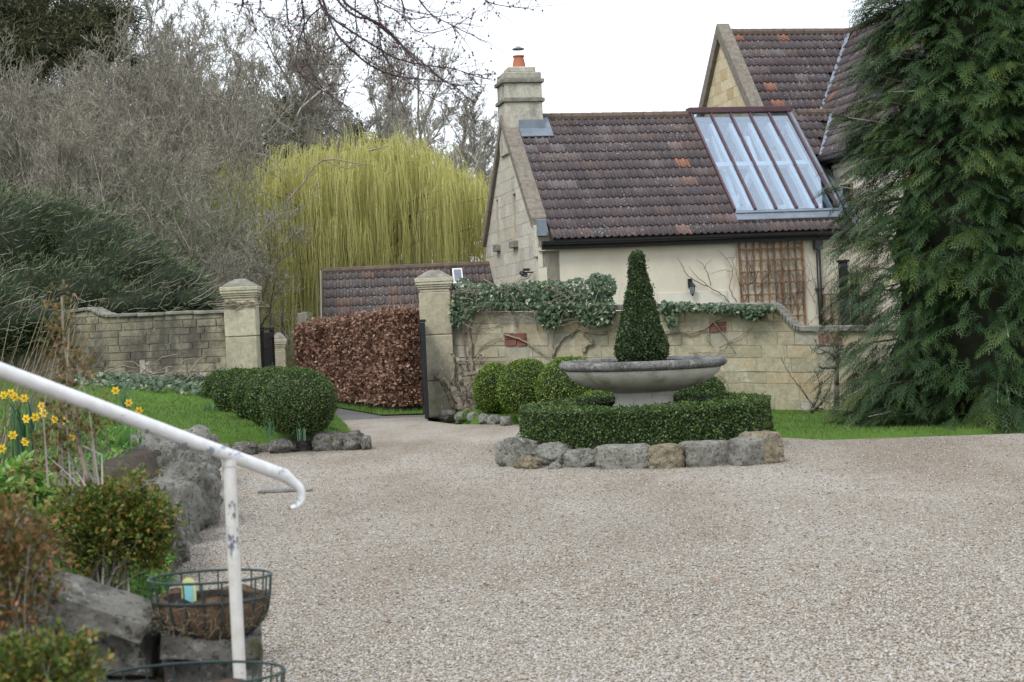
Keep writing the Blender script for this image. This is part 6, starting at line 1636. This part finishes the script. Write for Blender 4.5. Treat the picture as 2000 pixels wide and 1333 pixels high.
# a bank of dark scrub low behind the gate, under the willow
n = 2600; P = np.array([at(rng.uniform(380, 560), rng.uniform(600, 720), rng.uniform(47, 50)) for _ in range(n)]); P = P[P[:, 2] > -.2]; n = len(P)
d = unit(np.stack([rng.normal(0, .5, n), rng.normal(0, .3, n), np.abs(rng.normal(.8, .5, n))], -1))*rng.uniform(.3, .9, n)[:, None]
m = NP(); m.add(*tubes_np(np.stack([P, P+d*.5+rng.normal(0, .05, (n, 3)), P+d], 1), np.linspace(.008, .004, 3)[None]*np.ones((n, 1)), 3)); tag(m.obj('undergrowth', M['twig'], None), kind='stuff')

# ------------------------------------------------------------------ budding branches hanging in from the top
ob = empty('overhanging_tree', (-5.6, 9.2, bz(-5.6, 9.2)), 0, 'thin dark budding branches of a tree hanging into the top of the picture', 'tree')
OO = Vector(ob.location); oz = OO.z
mb = MB(); mb.tube([(0, 0, -.3), (.1, 0, 1.6), (.3, 0, 3.0), (.7, -.1, 4.0)], [.22, .19, .17, .14], 10); mb.obj('trunk', M['bark'], ob, smooth=True)
mb = MB(); lim = curve_pts([(.7, -.1, 4.0), (2.0, -.5, 4.9), (3.6, -.8, 4.9), (4.7, -.9, 4.3), (5.6, -.9, 3.9)], 6); mb.tube(lim, list(np.linspace(.13, .02, len(lim))), 8); mb.obj('limb', M['bark'], ob, smooth=True)
Z2 = lambda p: (400+p[0]/2.962, p[1]/2.962)
main = [[(640, -120), (660, 0), (720, 90), (860, 190), (1020, 290), (1110, 340), (1260, 375), (1440, 400), (1560, 440), (1640, 460)],
        [(660, -120), (690, 20), (760, 190), (860, 300), (960, 380), (1100, 440), (1250, 460), (1430, 490), (1540, 600)],
        [(740, -120), (770, 0), (860, 90), (960, 120), (1080, 210), (1150, 280), (1220, 350), (1330, 430)],
        [(780, -120), (800, 0), (900, 80), (1050, 170), (1180, 300), (1280, 380), (1400, 480), (1580, 510)],
        [(560, -120), (560, 0), (575, 100), (575, 200), (600, 340), (650, 470), (730, 550), (860, 650)],
        [(690, 30), (600, 110), (550, 220), (530, 330), (540, 410), (620, 490), (740, 550), (790, 520), (830, 530)],
        [(1000, -120), (1000, 0), (1100, 60), (1180, 110), (1300, 100), (1420, 90)], [(1200, -120), (1240, 0), (1320, 90), (1430, 150), (1500, 230)], [(1600, -30), (1620, 0), (1700, 30), (1900, 55)],
        [(330, -120), (320, 30), (340, 80), (400, 110), (435, 112)], [(205, -100), (215, 0), (225, 40)], [(470, -100), (475, 60), (490, 150), (530, 150)], [(880, -120), (870, 60), (880, 200), (830, 250), (700, 290), (690, 340)],
        [(1100, -120), (1150, 40), (1160, 110), (1250, 190), (1400, 170), (1530, 100)], [(940, -120), (1000, 60), (1010, 200), (1030, 300), (1080, 380), (1180, 480), (1300, 560), (1400, 610)]]
r_ = np.random.default_rng(21); mb = MB(); nodes = []
for i_, st in enumerate(main):
    c = curve_pts([Z2(p_) for p_ in st], 6); D0 = 8.3+r_.uniform(-.5, .7); m_ = len(c)
    W3 = [at(p_[0], p_[1], D0+.5*math.sin(j*.25+i_)*j/m_)-OO for j, p_ in enumerate(c)]
    r0 = .0085 if i_ in (0, 1, 3, 2) else .005
    mb.tube(W3, list(np.linspace(r0, .002, m_)), 5)
    nodes += [(W3[j], (W3[min(j+1, m_-1)]-W3[max(j-1, 0)]).normalized(), 1-j/m_) for j in range(3, m_)]
mb.obj('branches', M['twig_purple'], ob, smooth=True)
Pn = []; bud = MB(); T1 = []
for (p_, t_, q) in nodes:
    for _ in range(2):
        if r_.random() < .5:
            sd = Vector((r_.normal(0, .6), r_.normal(0, .4), r_.normal(-.05, .5))); d = (t_*.9+sd).normalized()*r_.uniform(.06, .34)
            b = np.array(p_); dn = np.array(d); T1.append([b, b+dn*.5+r_.normal(0, .008, 3), b+dn])
for a_, b_, c_ in list(T1):
    if r_.random() < .45:
        d = unit((c_-a_)+r_.normal(0, .12, 3))*r_.uniform(.04, .12); T1.append([b_, b_+d*.5, b_+d])
T1 = np.array(T1); m = NP(); m.add(*tubes_np(T1, np.array([[.0022, .0017, .0012]])*np.ones((len(T1), 1)), 3)); m.obj('twigs', M['twig_purple'], ob)
for t_ in T1:
    for pt in (t_[2], t_[1]):
        if r_.random() < .5:
            s = r_.uniform(.004, .0075); mb = bud; x_, y_, z_ = pt
            mb.add([(x_-s, y_, z_), (x_+s, y_, z_), (x_, y_-s, z_), (x_, y_+s, z_), (x_, y_, z_-s*1.3), (x_, y_, z_+s*1.3)], [(0, 2, 5), (2, 1, 5), (1, 3, 5), (3, 0, 5), (2, 0, 4), (1, 2, 4), (3, 1, 4), (0, 3, 4)])
tag(bud.obj('buds', M['bud'], ob), kind='stuff')
# ------------------------------------------------------------------ foreground bed
def leafy(name, loc, label, blobs, mat, n, ln, wd, cat='shrub', stems=None, group=None, upbias=.3, twig='twig', core=None, jitter=.25):
    e = empty(name, loc, 0, label, cat, group); B_ = np.array(blobs); wgt = B_[:, 3]*B_[:, 5]; wgt = wgt/wgt.sum(); which = rng.choice(len(B_), n, p=wgt)
    d = rdir(n); q = rng.random(n)**.40
    P = B_[which, :3]+d*B_[which, 3:6]*(q*(1+jitter*fnoise(d*2.5+which[:, None]*1.7, 1.6, 1)))[:, None]
    # leaves sit in little rosettes on shoot tips
    sh = rng.integers(0, max(2, n//7), n); off = rng.normal(0, .012, (n, 3)); tips = P[np.minimum(sh, n-1)]; P = tips+off
    dt = d[np.minimum(sh, n-1)]
    ax = unit(dt*.7+rdir(n)*.8+np.array([0, 0, upbias])); s = rng.uniform(.7, 1.3, n)
    m = NP(); m.add(*leaves_np(P, ax, unit(np.array([0, 0, 1.])+rdir(n)*.7), ln*s, wd*s, .15)); m.obj('foliage', M[mat], e)
    if stems:
        k, r0 = stems; Pn = []
        for _ in range(k):
            b = np.array([rng.normal(0, .05), rng.normal(0, .05), -.03]); t = P[rng.integers(n)]*.9; md = b+(t-b)*[.35, .35, .55]+rng.normal(0, .015, 3); Pn.append([b, b+(md-b)*.5, md, t])
        mm = NP(); mm.add(*tubes_np(np.array(Pn), np.linspace(r0, r0*.25, 4)[None]*np.ones((k, 1)), 5)); mm.obj('stems', M[twig], e)
    if core:
        for b in blobs:
            o = link('inner_growth', core_mesh((b[3], b[4], b[5], 2, 1), core), e); o.location = b[:3]
    return e
def local(base, px, py, D): q = at(px, py, D)-base; return (q.x, q.y, q.z)
# round box shrub in the middle of the bed
b = at(215, 1165, 6.4)
blobs = [(*local(b, 165, 1010, 6.4), .17, .2, .17), (*local(b, 240, 1000, 6.4), .18, .2, .15), (*local(b, 225, 1055, 6.4), .22, .22, .15), (*local(b, 290, 1030, 6.4), .115, .16, .16), (*local(b, 165, 1080, 6.4), .12, .16, .10), (*local(b, 300, 1075, 6.4), .08, .12, .07)]
leafy('round_shrub', b, 'round box shrub with green and bronze leaves and bare stems, behind the wire basket', blobs, 'shrub', 15000, .021, .013, stems=(60, .007), jitter=.45)
# shrubs at the left edge, close to the camera
b = at(20, 1300, 3.9); 
leafy('bronze_shrub', b, 'blurred bronze-tipped shrub at the left edge, nearest above the bottom corner', [(*local(b, 15, 1040, 3.9), .09, .12, .11), (*local(b, 60, 1095, 3.9), .085, .12, .11), (*local(b, -30, 1130, 3.9), .1, .12, .16), (*local(b, 40, 1180, 3.9), .07, .1, .08)],
      'shrub_red', 3800, .018, .010, stems=(40, .004), jitter=.35)
b = at(60, 1420, 3.6)
leafy('green_shrub', b, 'blurred bright green shrub in the bottom left corner', [(*local(b, 90, 1300, 3.6), .11, .12, .075), (*local(b, 10, 1310, 3.6), .10, .12, .075), (*local(b, 160, 1290, 3.6), .055, .08, .055), (*local(b, 60, 1370, 3.6), .14, .12, .10)],
      'shrub', 3800, .018, .011, stems=(30, .004), jitter=.3)
# thin upright sapling
b = at(160, 930, 5.4)
sb = [(*local(b, x_, y_, 5.4), r_, .06, r2) for (x_, y_, r_, r2) in ((122, 590, .035, .05), (110, 650, .05, .07), (135, 690, .06, .06), (110, 745, .07, .07), (165, 720, .05, .04), (120, 800, .08, .07), (175, 790, .07, .06), (100, 860, .08, .06), (160, 850, .09, .06), (200, 820, .05, .05), (90, 910, .08, .06))]
leafy('bronze_sapling', b, 'thin upright bronze-green sapling rising above the handrail at the left', sb, 'shrub_red', 1900, .018, .010, stems=(24, .0035), jitter=.5, twig='twig_pale')
mb = MB(); c = curve_pts([local(b, 172, 940, 5.4), local(b, 152, 860, 5.4), local(b, 140, 760, 5.4), local(b, 125, 660, 5.4), local(b, 120, 580, 5.4)], 5); mb.tube(c, list(np.linspace(.011, .003, len(c))), 6)
mb.obj('main_stem', M['vine'], bpy.data.objects['bronze_sapling'], smooth=True)
# lime leaved plant
b = at(40, 1010, 8.2)
leafy('lime_leaved_plant', b, 'pale lime-green leafy plant at the left edge below the daffodils', [(*local(b, 30, 940, 8.2), .17, .15, .10), (*local(b, 95, 955, 8.2), .12, .14, .07), (*local(b, -20, 960, 8.2), .15, .15, .10), (*local(b, 110, 1000, 8.2), .10, .12, .07)], 'lime_leaf', 1500, .055, .034, 'plant', stems=(16, .005))
# soft green undergrowth through the bed
n = 1500; Pq = []
for _ in range(n):
    px_, py_ = rng.uniform(110, 330), rng.uniform(1090, 1180); q = at(px_, py_, 6.8+rng.random()*.5); Pq.append(q)
Pq = np.array(Pq); m = NP(); m.add(*leaves_np(Pq, unit(rdir(n)+[0, 0, .6]), rdir(n), rng.uniform(.03, .06, n), rng.uniform(.014, .026, n))); tag(m.obj('bed_greenery', M['green_leaf']), kind='stuff')
n = 6500; x = rng.uniform(-5.4, -2.7, n); y = rng.uniform(7.6, 15.3, n); k = poly_mask(x, y, BANK) & (poly_dist(x, y, EDGE, False) > .35); x, y = x[k], y[k]; n = len(x); z = bank_z(x, y)+rng.random(n)*.05
a = unit(np.stack([rng.normal(0, .9, n), rng.normal(0, .9, n), np.ones(n)], -1)); m = NP(); m.add(*leaves_np(np.stack([x, y, z], -1), a, rdir(n), rng.uniform(.03, .09, n), rng.uniform(.014, .03, n)))
tag(m.obj('bed_greenery', M['green_leaf']), kind='stuff')
# blade-leaved clumps and daffodils
def strap_leaves(N, ln, wd, spread, K=5):
    az = rng.uniform(0, 2*PI, N); L = ln*rng.uniform(.6, 1.15, N); lean = rng.uniform(.05, spread, N); b = np.stack([rng.normal(0, .035, N), rng.normal(0, .035, N), np.full(N, -.02)], -1)
    t = np.linspace(0, 1, K); o_ = np.stack([np.cos(az), np.sin(az), az*0], -1)
    C = b[:, None]+o_[:, None]*(L[:, None]*lean[:, None]*t[None]**1.8)[..., None]; C[:, :, 2] += L[:, None]*(t[None]-.35*lean[:, None]*t[None]**3)
    sd = np.stack([-np.sin(az), np.cos(az), az*0], -1); wv = wd*np.array([.8, 1, 1, .75, .08])
    V = np.stack([C-sd[:, None]*wv[None, :, None]/2, C+sd[:, None]*wv[None, :, None]/2], 2); idx = np.arange(N*K*2).reshape(N, K, 2)
    F = np.stack([idx[:, :-1, 0], idx[:, :-1, 1], idx[:, 1:, 1], idx[:, 1:, 0]], -1).reshape(-1, 4)
    return V.reshape(-1, 3), F, np.repeat(rng.random(N), K*2)
def clump(px, py, D, n_, ln, label, wd=.014, mat='daff_leaf', spread=.5, group='clumps of daffodil leaves', z=None):
    p_ = at(px, py, D); e = empty('leaf_clump', p_, 0, label, 'plant', group); m = NP(); m.add(*strap_leaves(n_, ln, wd, spread)); m.obj('leaves', M[mat], e); return e
clump(45, 905, 9.6, 44, .46, 'dense clump of blue-green daffodil leaves at the left edge', .017)
clump(245, 800, 12.6, 14, .26, 'daffodil leaves behind the two orange-yellow blooms near the lawn')
clump(528, 850, 18.7, 14, .22, 'small leaf clump at the left foot of the nearest box ball'); clump(590, 858, 18.5, 14, .25, 'small leaf clump at the front foot of the nearest box ball'); clump(407, 805, 22.6, 14, .20, 'small leaf clump by the farthest box ball on the left lawn')
clump(925, 815, 23.6, 22, .18, 'grassy tuft at the foot of the leftmost box dome', .010, 'grass', .7, 'grassy tufts'); clump(905, 818, 23.5, 22, .15, 'grassy tuft beside the dead vine stump', .010, 'grass', .7, 'grassy tufts')
clump(235, 878, 12.2, 10, .22, 'broad-leaved green plant on the rocks at the bed end', .05, 'green_leaf', .9, None)
def daffodil(px, py, D, face, s, label, stem=.22):
    p_ = at(px, py, D); e = empty('daffodil', (p_.x, p_.y, p_.z-stem), 0, label, 'flower', 'daffodils in the raised bed')
    mb = MB(); mb.tube([(rng.normal(0, .01), .0, -.03), (0, .005, stem*.6), (0, .005, stem-.01), (.004*face[0], -.012, stem)], .004, 5); mb.obj('stem', M['green_leaf'] if False else M['lime_leaf'], e)
    f = Vector(face).normalized(); a = f.cross(Vector((0, 0, 1))).normalized(); u = a.cross(f); c0 = Vector((0, -.01, stem))
    for k in range(6):
        an = 2*PI*k/6; d = a*math.cos(an)+u*math.sin(an); sd = f.cross(d); mb = MB()
        mb.add([c0, c0+d*.55*s+sd*.42*s+f*.10*s, c0+d*1.1*s-f*.05*s, c0+d*.55*s-sd*.42*s+f*.10*s], [(0, 1, 2, 3)]); mb.obj('petal', M['petal'], e)
    mb = MB(); V = []; n_ = 10
    for (r0, h0) in ((.12, .0), (.17, .14), (.24, .24)):
        for k in range(n_): an = 2*PI*k/n_; V.append(c0+(a*math.cos(an)+u*math.sin(an))*r0*s*(1+.1*(k % 2))+f*h0*s)
    mb.add(V, [(i_*n_+k, i_*n_+(k+1) % n_, (i_+1)*n_+(k+1) % n_, (i_+1)*n_+k) for i_ in range(2) for k in range(n_)]); mb.obj('trumpet', M['trumpet'], e)
for k, (px_, py_, D, lab) in enumerate(((226, 763, 12.4, 'single yellow daffodil standing highest near the lawn, left of the pair'), (252, 787, 12.4, 'large orange-yellow daffodil beside the lawn, left of its pair'), (272, 802, 12.3, 'orange-yellow daffodil beside the lawn, rightmost of all'),
                                   (22, 768, 9.6, 'orange-centred daffodil at the upper left of the clump'), (30, 776, 9.5, 'daffodil just right of the topmost one by the left edge'), (8, 772, 9.6, 'yellow daffodil at the very left edge under the rail'), (48, 778, 9.5, 'small daffodil half closed, right of the upper left group'),
                                   (52, 818, 9.2, 'tall pale yellow daffodil in the middle of the leaf clump'), (70, 815, 9.2, 'pale yellow daffodil second from left in the middle row'), (86, 807, 9.3, 'bright yellow daffodil with orange trumpet right of the middle row'), (82, 793, 9.4, 'yellow daffodil bud above the middle row'),
                                   (128, 822, 9.6, 'small yellow daffodil partly behind the sapling'), (108, 819, 9.6, 'small yellow daffodil left of the sapling stem'), (140, 855, 9.4, 'yellow daffodil low down beside the sapling'), (50, 863, 8.9, 'orange daffodil low in the blue-green leaves'), (4, 876, 8.9, 'orange daffodil low at the left edge'), (26, 850, 8.9, 'small faded daffodil low in the leaves'))):
    daffodil(px_, py_, D, (rng.uniform(-.5, .5), -1, rng.uniform(-.25, .1)), .034 if D > 11 else .028, lab)
# dead stalks at the left
Pn = []
for k in range(55):
    q = at(rng.uniform(-30, 110), 860, 10.5+rng.random()*2); bb = np.array((q.x, q.y, bz(q.x, q.y))); L = rng.uniform(.7, 1.35); d = unit(np.array([rng.normal(.35, .18), rng.normal(0, .15), 1.])); Pn.append([bb, bb+d*L*.5, bb+d*L+np.array([.07, 0, -.03])])
e = empty('dead_grass_clump', Pn[0][0], 0, 'clump of tall straw-coloured dead stalks at the left edge', 'plant'); o9 = np.array(e.location); m = NP(); m.add(*tubes_np(np.array(Pn)-o9, np.linspace(.006, .002, 3)[None]*np.ones((55, 1)), 3)); m.obj('stalks', M['straw'], e)

# ------------------------------------------------------------------ low wall, coping stones, baskets
LW = 4.95
lw = empty('low_wall', at(300, 1333, LW), 0, 'low old stone wall with a sloping coping slab at lower left', 'wall'); LO = Vector(lw.location)
def lp(px, py, D): return at(px, py, D)-LO
def slab(p0, p1, dirn, thick, wdt, nm, mat, parent, seed=1, rough=.05):
    """stone slab from p0 to p1 (top front edge), extending back by wdt; sawn faces with worn arrises"""
    p0, p1 = Vector(p0), Vector(p1); L = (p1-p0).length; ex = (p1-p0).normalized(); ey = Vector(dirn); ey = (ey-ex*ey.dot(ex)).normalized(); ez = ex.cross(ey)
    bm = bmesh.new(); bmesh.ops.create_cube(bm, size=1); bmesh.ops.subdivide_edges(bm, edges=list(bm.edges), cuts=11, use_grid_fill=True); off = Vector((seed*2.3, seed, seed*4.1))
    for v in bm.verts:
        q = Vector((v.co.x*L, v.co.y*wdt, v.co.z*thick)); e_ = sum(1 for c_ in v.co if abs(abs(c_)-.5) < 1e-4)
        n_ = mnoise.noise(q*9+off)*.006+mnoise.noise(q*28+off)*.004+mnoise.noise(q*60+off)*.0022
        q += Vector((v.co.x, v.co.y, v.co.z)).normalized()*n_*1.3
        if e_ >= 2: q -= Vector((v.co.x, v.co.y, v.co.z)).normalized()*(.006+.008*abs(mnoise.noise(q*14+off)))
        v.co = q
    me = bpy.data.meshes.new(nm); bm.to_mesh(me); bm.free(); me.materials.append(M[mat]); me.polygons.foreach_set('use_smooth', [True]*len(me.polygons))
    o = link(nm, me, parent); Rm = Matrix((ex, ey, ez)).transposed()
    o.matrix_local = Matrix.Translation((p0+p1)/2+ey*wdt/2-ez*thick/2) @ Rm.to_4x4(); return sharp_smooth(o, 50)
slab(lp(108, 1160, 4.7), lp(290, 1222, 4.75), (0.1, 1, .12), .075, .20, 'coping_slab', 'rock', lw, 3, .04)
slab(lp(312, 1247, 4.75), lp(510, 1247, 4.8), (0, 1, 0), .075, .26, 'coping_slab', 'rock_moss', lw, 5, .04)
for k, (x0, y0, x1, th, sd) in enumerate(((100, 1245, 300, .13, 6), (318, 1292, 500, .14, 7), (150, 1330, 320, .14, 8), (330, 1385, 500, .16, 9), (100, 1420, 330, .2, 10), (330, 1490, 505, .3, 11), (100, 1560, 330, .3, 12))):
    slab(lp(x0, y0, 4.82), lp(x1, y0, 4.84), (0, 1, 0), th, .26, 'wall_stone', 'rock_moss', lw, sd, .05)
slab(lp(-140, 1090, 4.62), lp(105, 1160, 4.68), (0.1, 1, .1), .075, .22, 'coping_slab', 'rock_moss', lw, 13, .04); slab(lp(-150, 1180, 4.8), lp(100, 1240, 4.82), (0, 1, 0), .2, .26, 'wall_stone', 'rock_moss', lw, 14, .05)
def basket(px0, px1, py_rim, D, label, full=True, depth=.16, hgt=.17, rim2=None):
    a, c = at(px0, py_rim, D), at(px1, py_rim, D); ctr = (a+c)/2; wd_ = (c-a).length/2
    e = empty('wire_basket', ctr-Vector((0, 0, hgt)), math.atan2(c.y-a.y, c.x-a.x), label, 'basket', 'wire trough baskets')
    def rimline(z, k=1.0, n=33): return [(wd_*k*math.cos(2*PI*i_/(n-1)), depth*k*math.sin(2*PI*i_/(n-1)), z) for i_ in range(n)]
    for (z, k, r_) in ((hgt, 1.0, .0042), (hgt-.065, .965, .0042)):
        mb = MB(); mb.tube(rimline(z, k), r_, 6, False); mb.obj('rim_wire', M['wire'], e)
    nW = 20
    for i_ in range(nW):
        an = 2*PI*i_/nW; c_, s_ = math.cos(an), math.sin(an); mb = MB()
        mb.tube(curve_pts([(wd_*c_, depth*s_, hgt), (wd_*.965*c_, depth*.965*s_, hgt-.065), (wd_*.88*c_, depth*.88*s_, hgt*.3), (wd_*.62*c_, depth*.62*s_, .0)], 3), .0028, 5); mb.obj('upright_wire', M['wire'], e)
    if full:
        V = []; n = 48; prof = [(.60, .002), (.86, hgt*.3), (.945, hgt-.075), (.93, hgt-.055), (.88, hgt-.07)]
        for (k, z) in prof:
            for i_ in range(n):
                an = 2*PI*i_/n; q = k*(1-.025*abs(math.cos(an*nW/2))) ; V.append((wd_*q*math.cos(an), depth*q*math.sin(an), z+.012*math.sin(an*5+k*9)*(z > hgt*.5)))
        mb = MB(); mb.add(V, [(r_*n+i_, r_*n+(i_+1) % n, (r_+1)*n+(i_+1) % n, (r_+1)*n+i_) for r_ in range(len(prof)-1) for i_ in range(n)]+[tuple(range(n))]); mb.obj('coir_liner', M['coir'], e, smooth=True)
        N = 26; V = [(0, 0, hgt-.065)]; F = []
        for r_ in range(1, 6):
            for i_ in range(N): an = 2*PI*i_/N; V.append((wd_*.9*r_/5*math.cos(an), depth*.9*r_/5*math.sin(an), hgt-.068+random.uniform(-.012, .014)*(r_ < 5)))
        F = [(0, 1+i_, 1+(i_+1) % N) for i_ in range(N)]+[(1+r_*N+i_, 1+(r_+1)*N+i_, 1+(r_+1)*N+(i_+1) % N, 1+r_*N+(i_+1) % N) for r_ in range(4) for i_ in range(N)]
        mb = MB(); mb.add(V, F); mb.obj('compost', M['compost'], e)
        nf = 500; an = rng.uniform(0, 2*PI, nf); k = rng.uniform(.7, .97, nf); zf = np.interp(k, [.7, .86, .97], [.02, hgt*.3, hgt-.07]); b_ = np.stack([wd_*k*np.cos(an), depth*k*np.sin(an), zf], -1); d = rdir(nf)*.018; m = NP()
        m.add(*tubes_np(np.stack([b_, b_+d+rdir(nf)*.006, b_+d*1.8], 1), np.full(nf, .0008), 3)); m.obj('coir_fibres', M['straw'], e)
    return e
bk = basket(290, 530, 1127, 4.86, 'green wire trough basket with coir liner and dark compost standing on the low wall', depth=.13, hgt=.185)
basket(188, 556, 1318, 4.15, 'second wire basket at the bottom edge, in front of the low wall', depth=.15)
p_ = at(370, 1180, 4.83); e = empty('plant_label', p_, .15, 'small yellow and blue plastic plant label stuck in the compost', 'label')
mb = MB(); pts = [(-.022, -.03), (.022, -.03), (.022, .062), (.015, .078), (0, .084), (-.015, .078), (-.022, .062)]; mb.prism(pts, -.0015, .0015); mb.obj('plastic_tag', M['label_y'], e)
mb = MB(); mb.prism([(-.014, .008), (.013, .004), (.016, .04), (.012, .066), (-.006, .07), (-.016, .05)], -.0028, -.0018); mb.obj('picture', M['label_b'], e)
o = rock((p_.x+.055, p_.y-.005, p_.z-.005), (.05, .035, .03), 'small pale brown clod beside the plant label', None, 2.4, 91, 'rock_warm', .3, .12, name='clod', sub=3)
p_ = at(300, 1225, 4.95); leafy('creeping_plant', p_, 'small dark green creeping plant between coping slab and basket', [(0, 0, 0, .06, .07, .08)], 'ivy', 160, .03, .02, 'plant')

# ------------------------------------------------------------------ handrail
hr = empty('handrail', at(452, 905, 4.45), 0, 'white painted tubular handrail with chipped paint and a hooked end', 'handrail'); HO = Vector(hr.location)
a = at(0, 723, 3.95); c = at(447, 889, 4.45); d = (c-a).normalized()
def on_line(px):      # point of the rail line seen at this px
    lo, hi = -2.0, 6.0
    for _ in range(50):
        mid = (lo+hi)/2; q = a+d*mid; v = CAM_R.transposed() @ (q-CAMP); x_ = 1000+F_PX*v.x/-v.z
        if x_ < px: lo = mid
        else: hi = mid
    return a+d*lo
end = on_line(556); DE = end.y
pts = [a-d*1.6, a, a+d*.3, c, end]
hk = [at(574, 944, DE+.02), at(586, 955, DE+.03), at(590, 970, DE+.035), at(586, 983, DE+.03), at(576, 990, DE+.025), at(564, 993, DE+.02)]
c_ = pts[:4]+curve_pts([end]+hk, 3)
mb = MB(); rr = [.0198]*4+list(np.concatenate([np.linspace(.0198, .0155, 4), np.linspace(.0145, .0055, len(c_)-8)])); mb.tube([p_-HO for p_ in c_], rr, 16); sharp_smooth(mb.obj('rail', M['rail'], hr), 60)
mb = MB(); mb.tube([p_-HO for p_ in c_[-2:]], .0062, 8); mb.obj('rusty_tip', M['rust'], hr)
foot = Vector((c.x, c.y+.01, 0.0)); mb = MB(); mb.tube([c-Vector((0, 0, .012))-HO, foot-Vector((0, 0, .1))-HO], .0185, 14); sharp_smooth(mb.obj('post', M['post'], hr), 60)
mb = MB(); mb.tube([c-Vector((0, 0, .018))-HO, c-Vector((0, 0, .032))-HO], .0212, 14); mb.obj('weld_collar', M['post'], hr)
# the steps' foot post stands on a paved edge
# ------------------------------------------------------------------ pale metal strip in the gravel
p_ = onz(560, 961, 0); e = empty('drain_cover', (p_.x, p_.y, 0), -.05, 'thin shiny metal drain cover edge lying in the gravel behind the rail end', 'drain')
mb = MB(); mb.box(-.26, .24, -.06, .06, .004, .022); mb.obj('frame', M['coping_grey'], e, bevel=.004)
for k in range(9):
    mb = MB(); x0 = -.25+k*.038; mb.beam((x0, -.05, .026), (x0+.045, .05, .030), .012, .008); mb.obj('bar', M['galv'], e)
# scattered brown leaves on the drive and lawn
n = 900; x = rng.uniform(-2.4, 6, n); y = rng.uniform(6.5, 19, n); k = ~poly_mask(x, y, BANK) & ((x-PC.x)**2+(y-PC.y)**2 > 1.75**2); x, y = x[k], y[k]; n = len(x)
P = np.stack([x, y, np.full(n, .012)], -1); fn = unit(np.array([[0, 0, 1.]])+rdir(n)*.35); ax = rdir(n); ax[:, 2] *= .1
m = NP(); m.add(*leaves_np(P, ax, fn, rng.uniform(.02, .045, n), rng.uniform(.012, .022, n), .3)); tag(m.obj('fallen_leaves', M['beech']), kind='stuff')
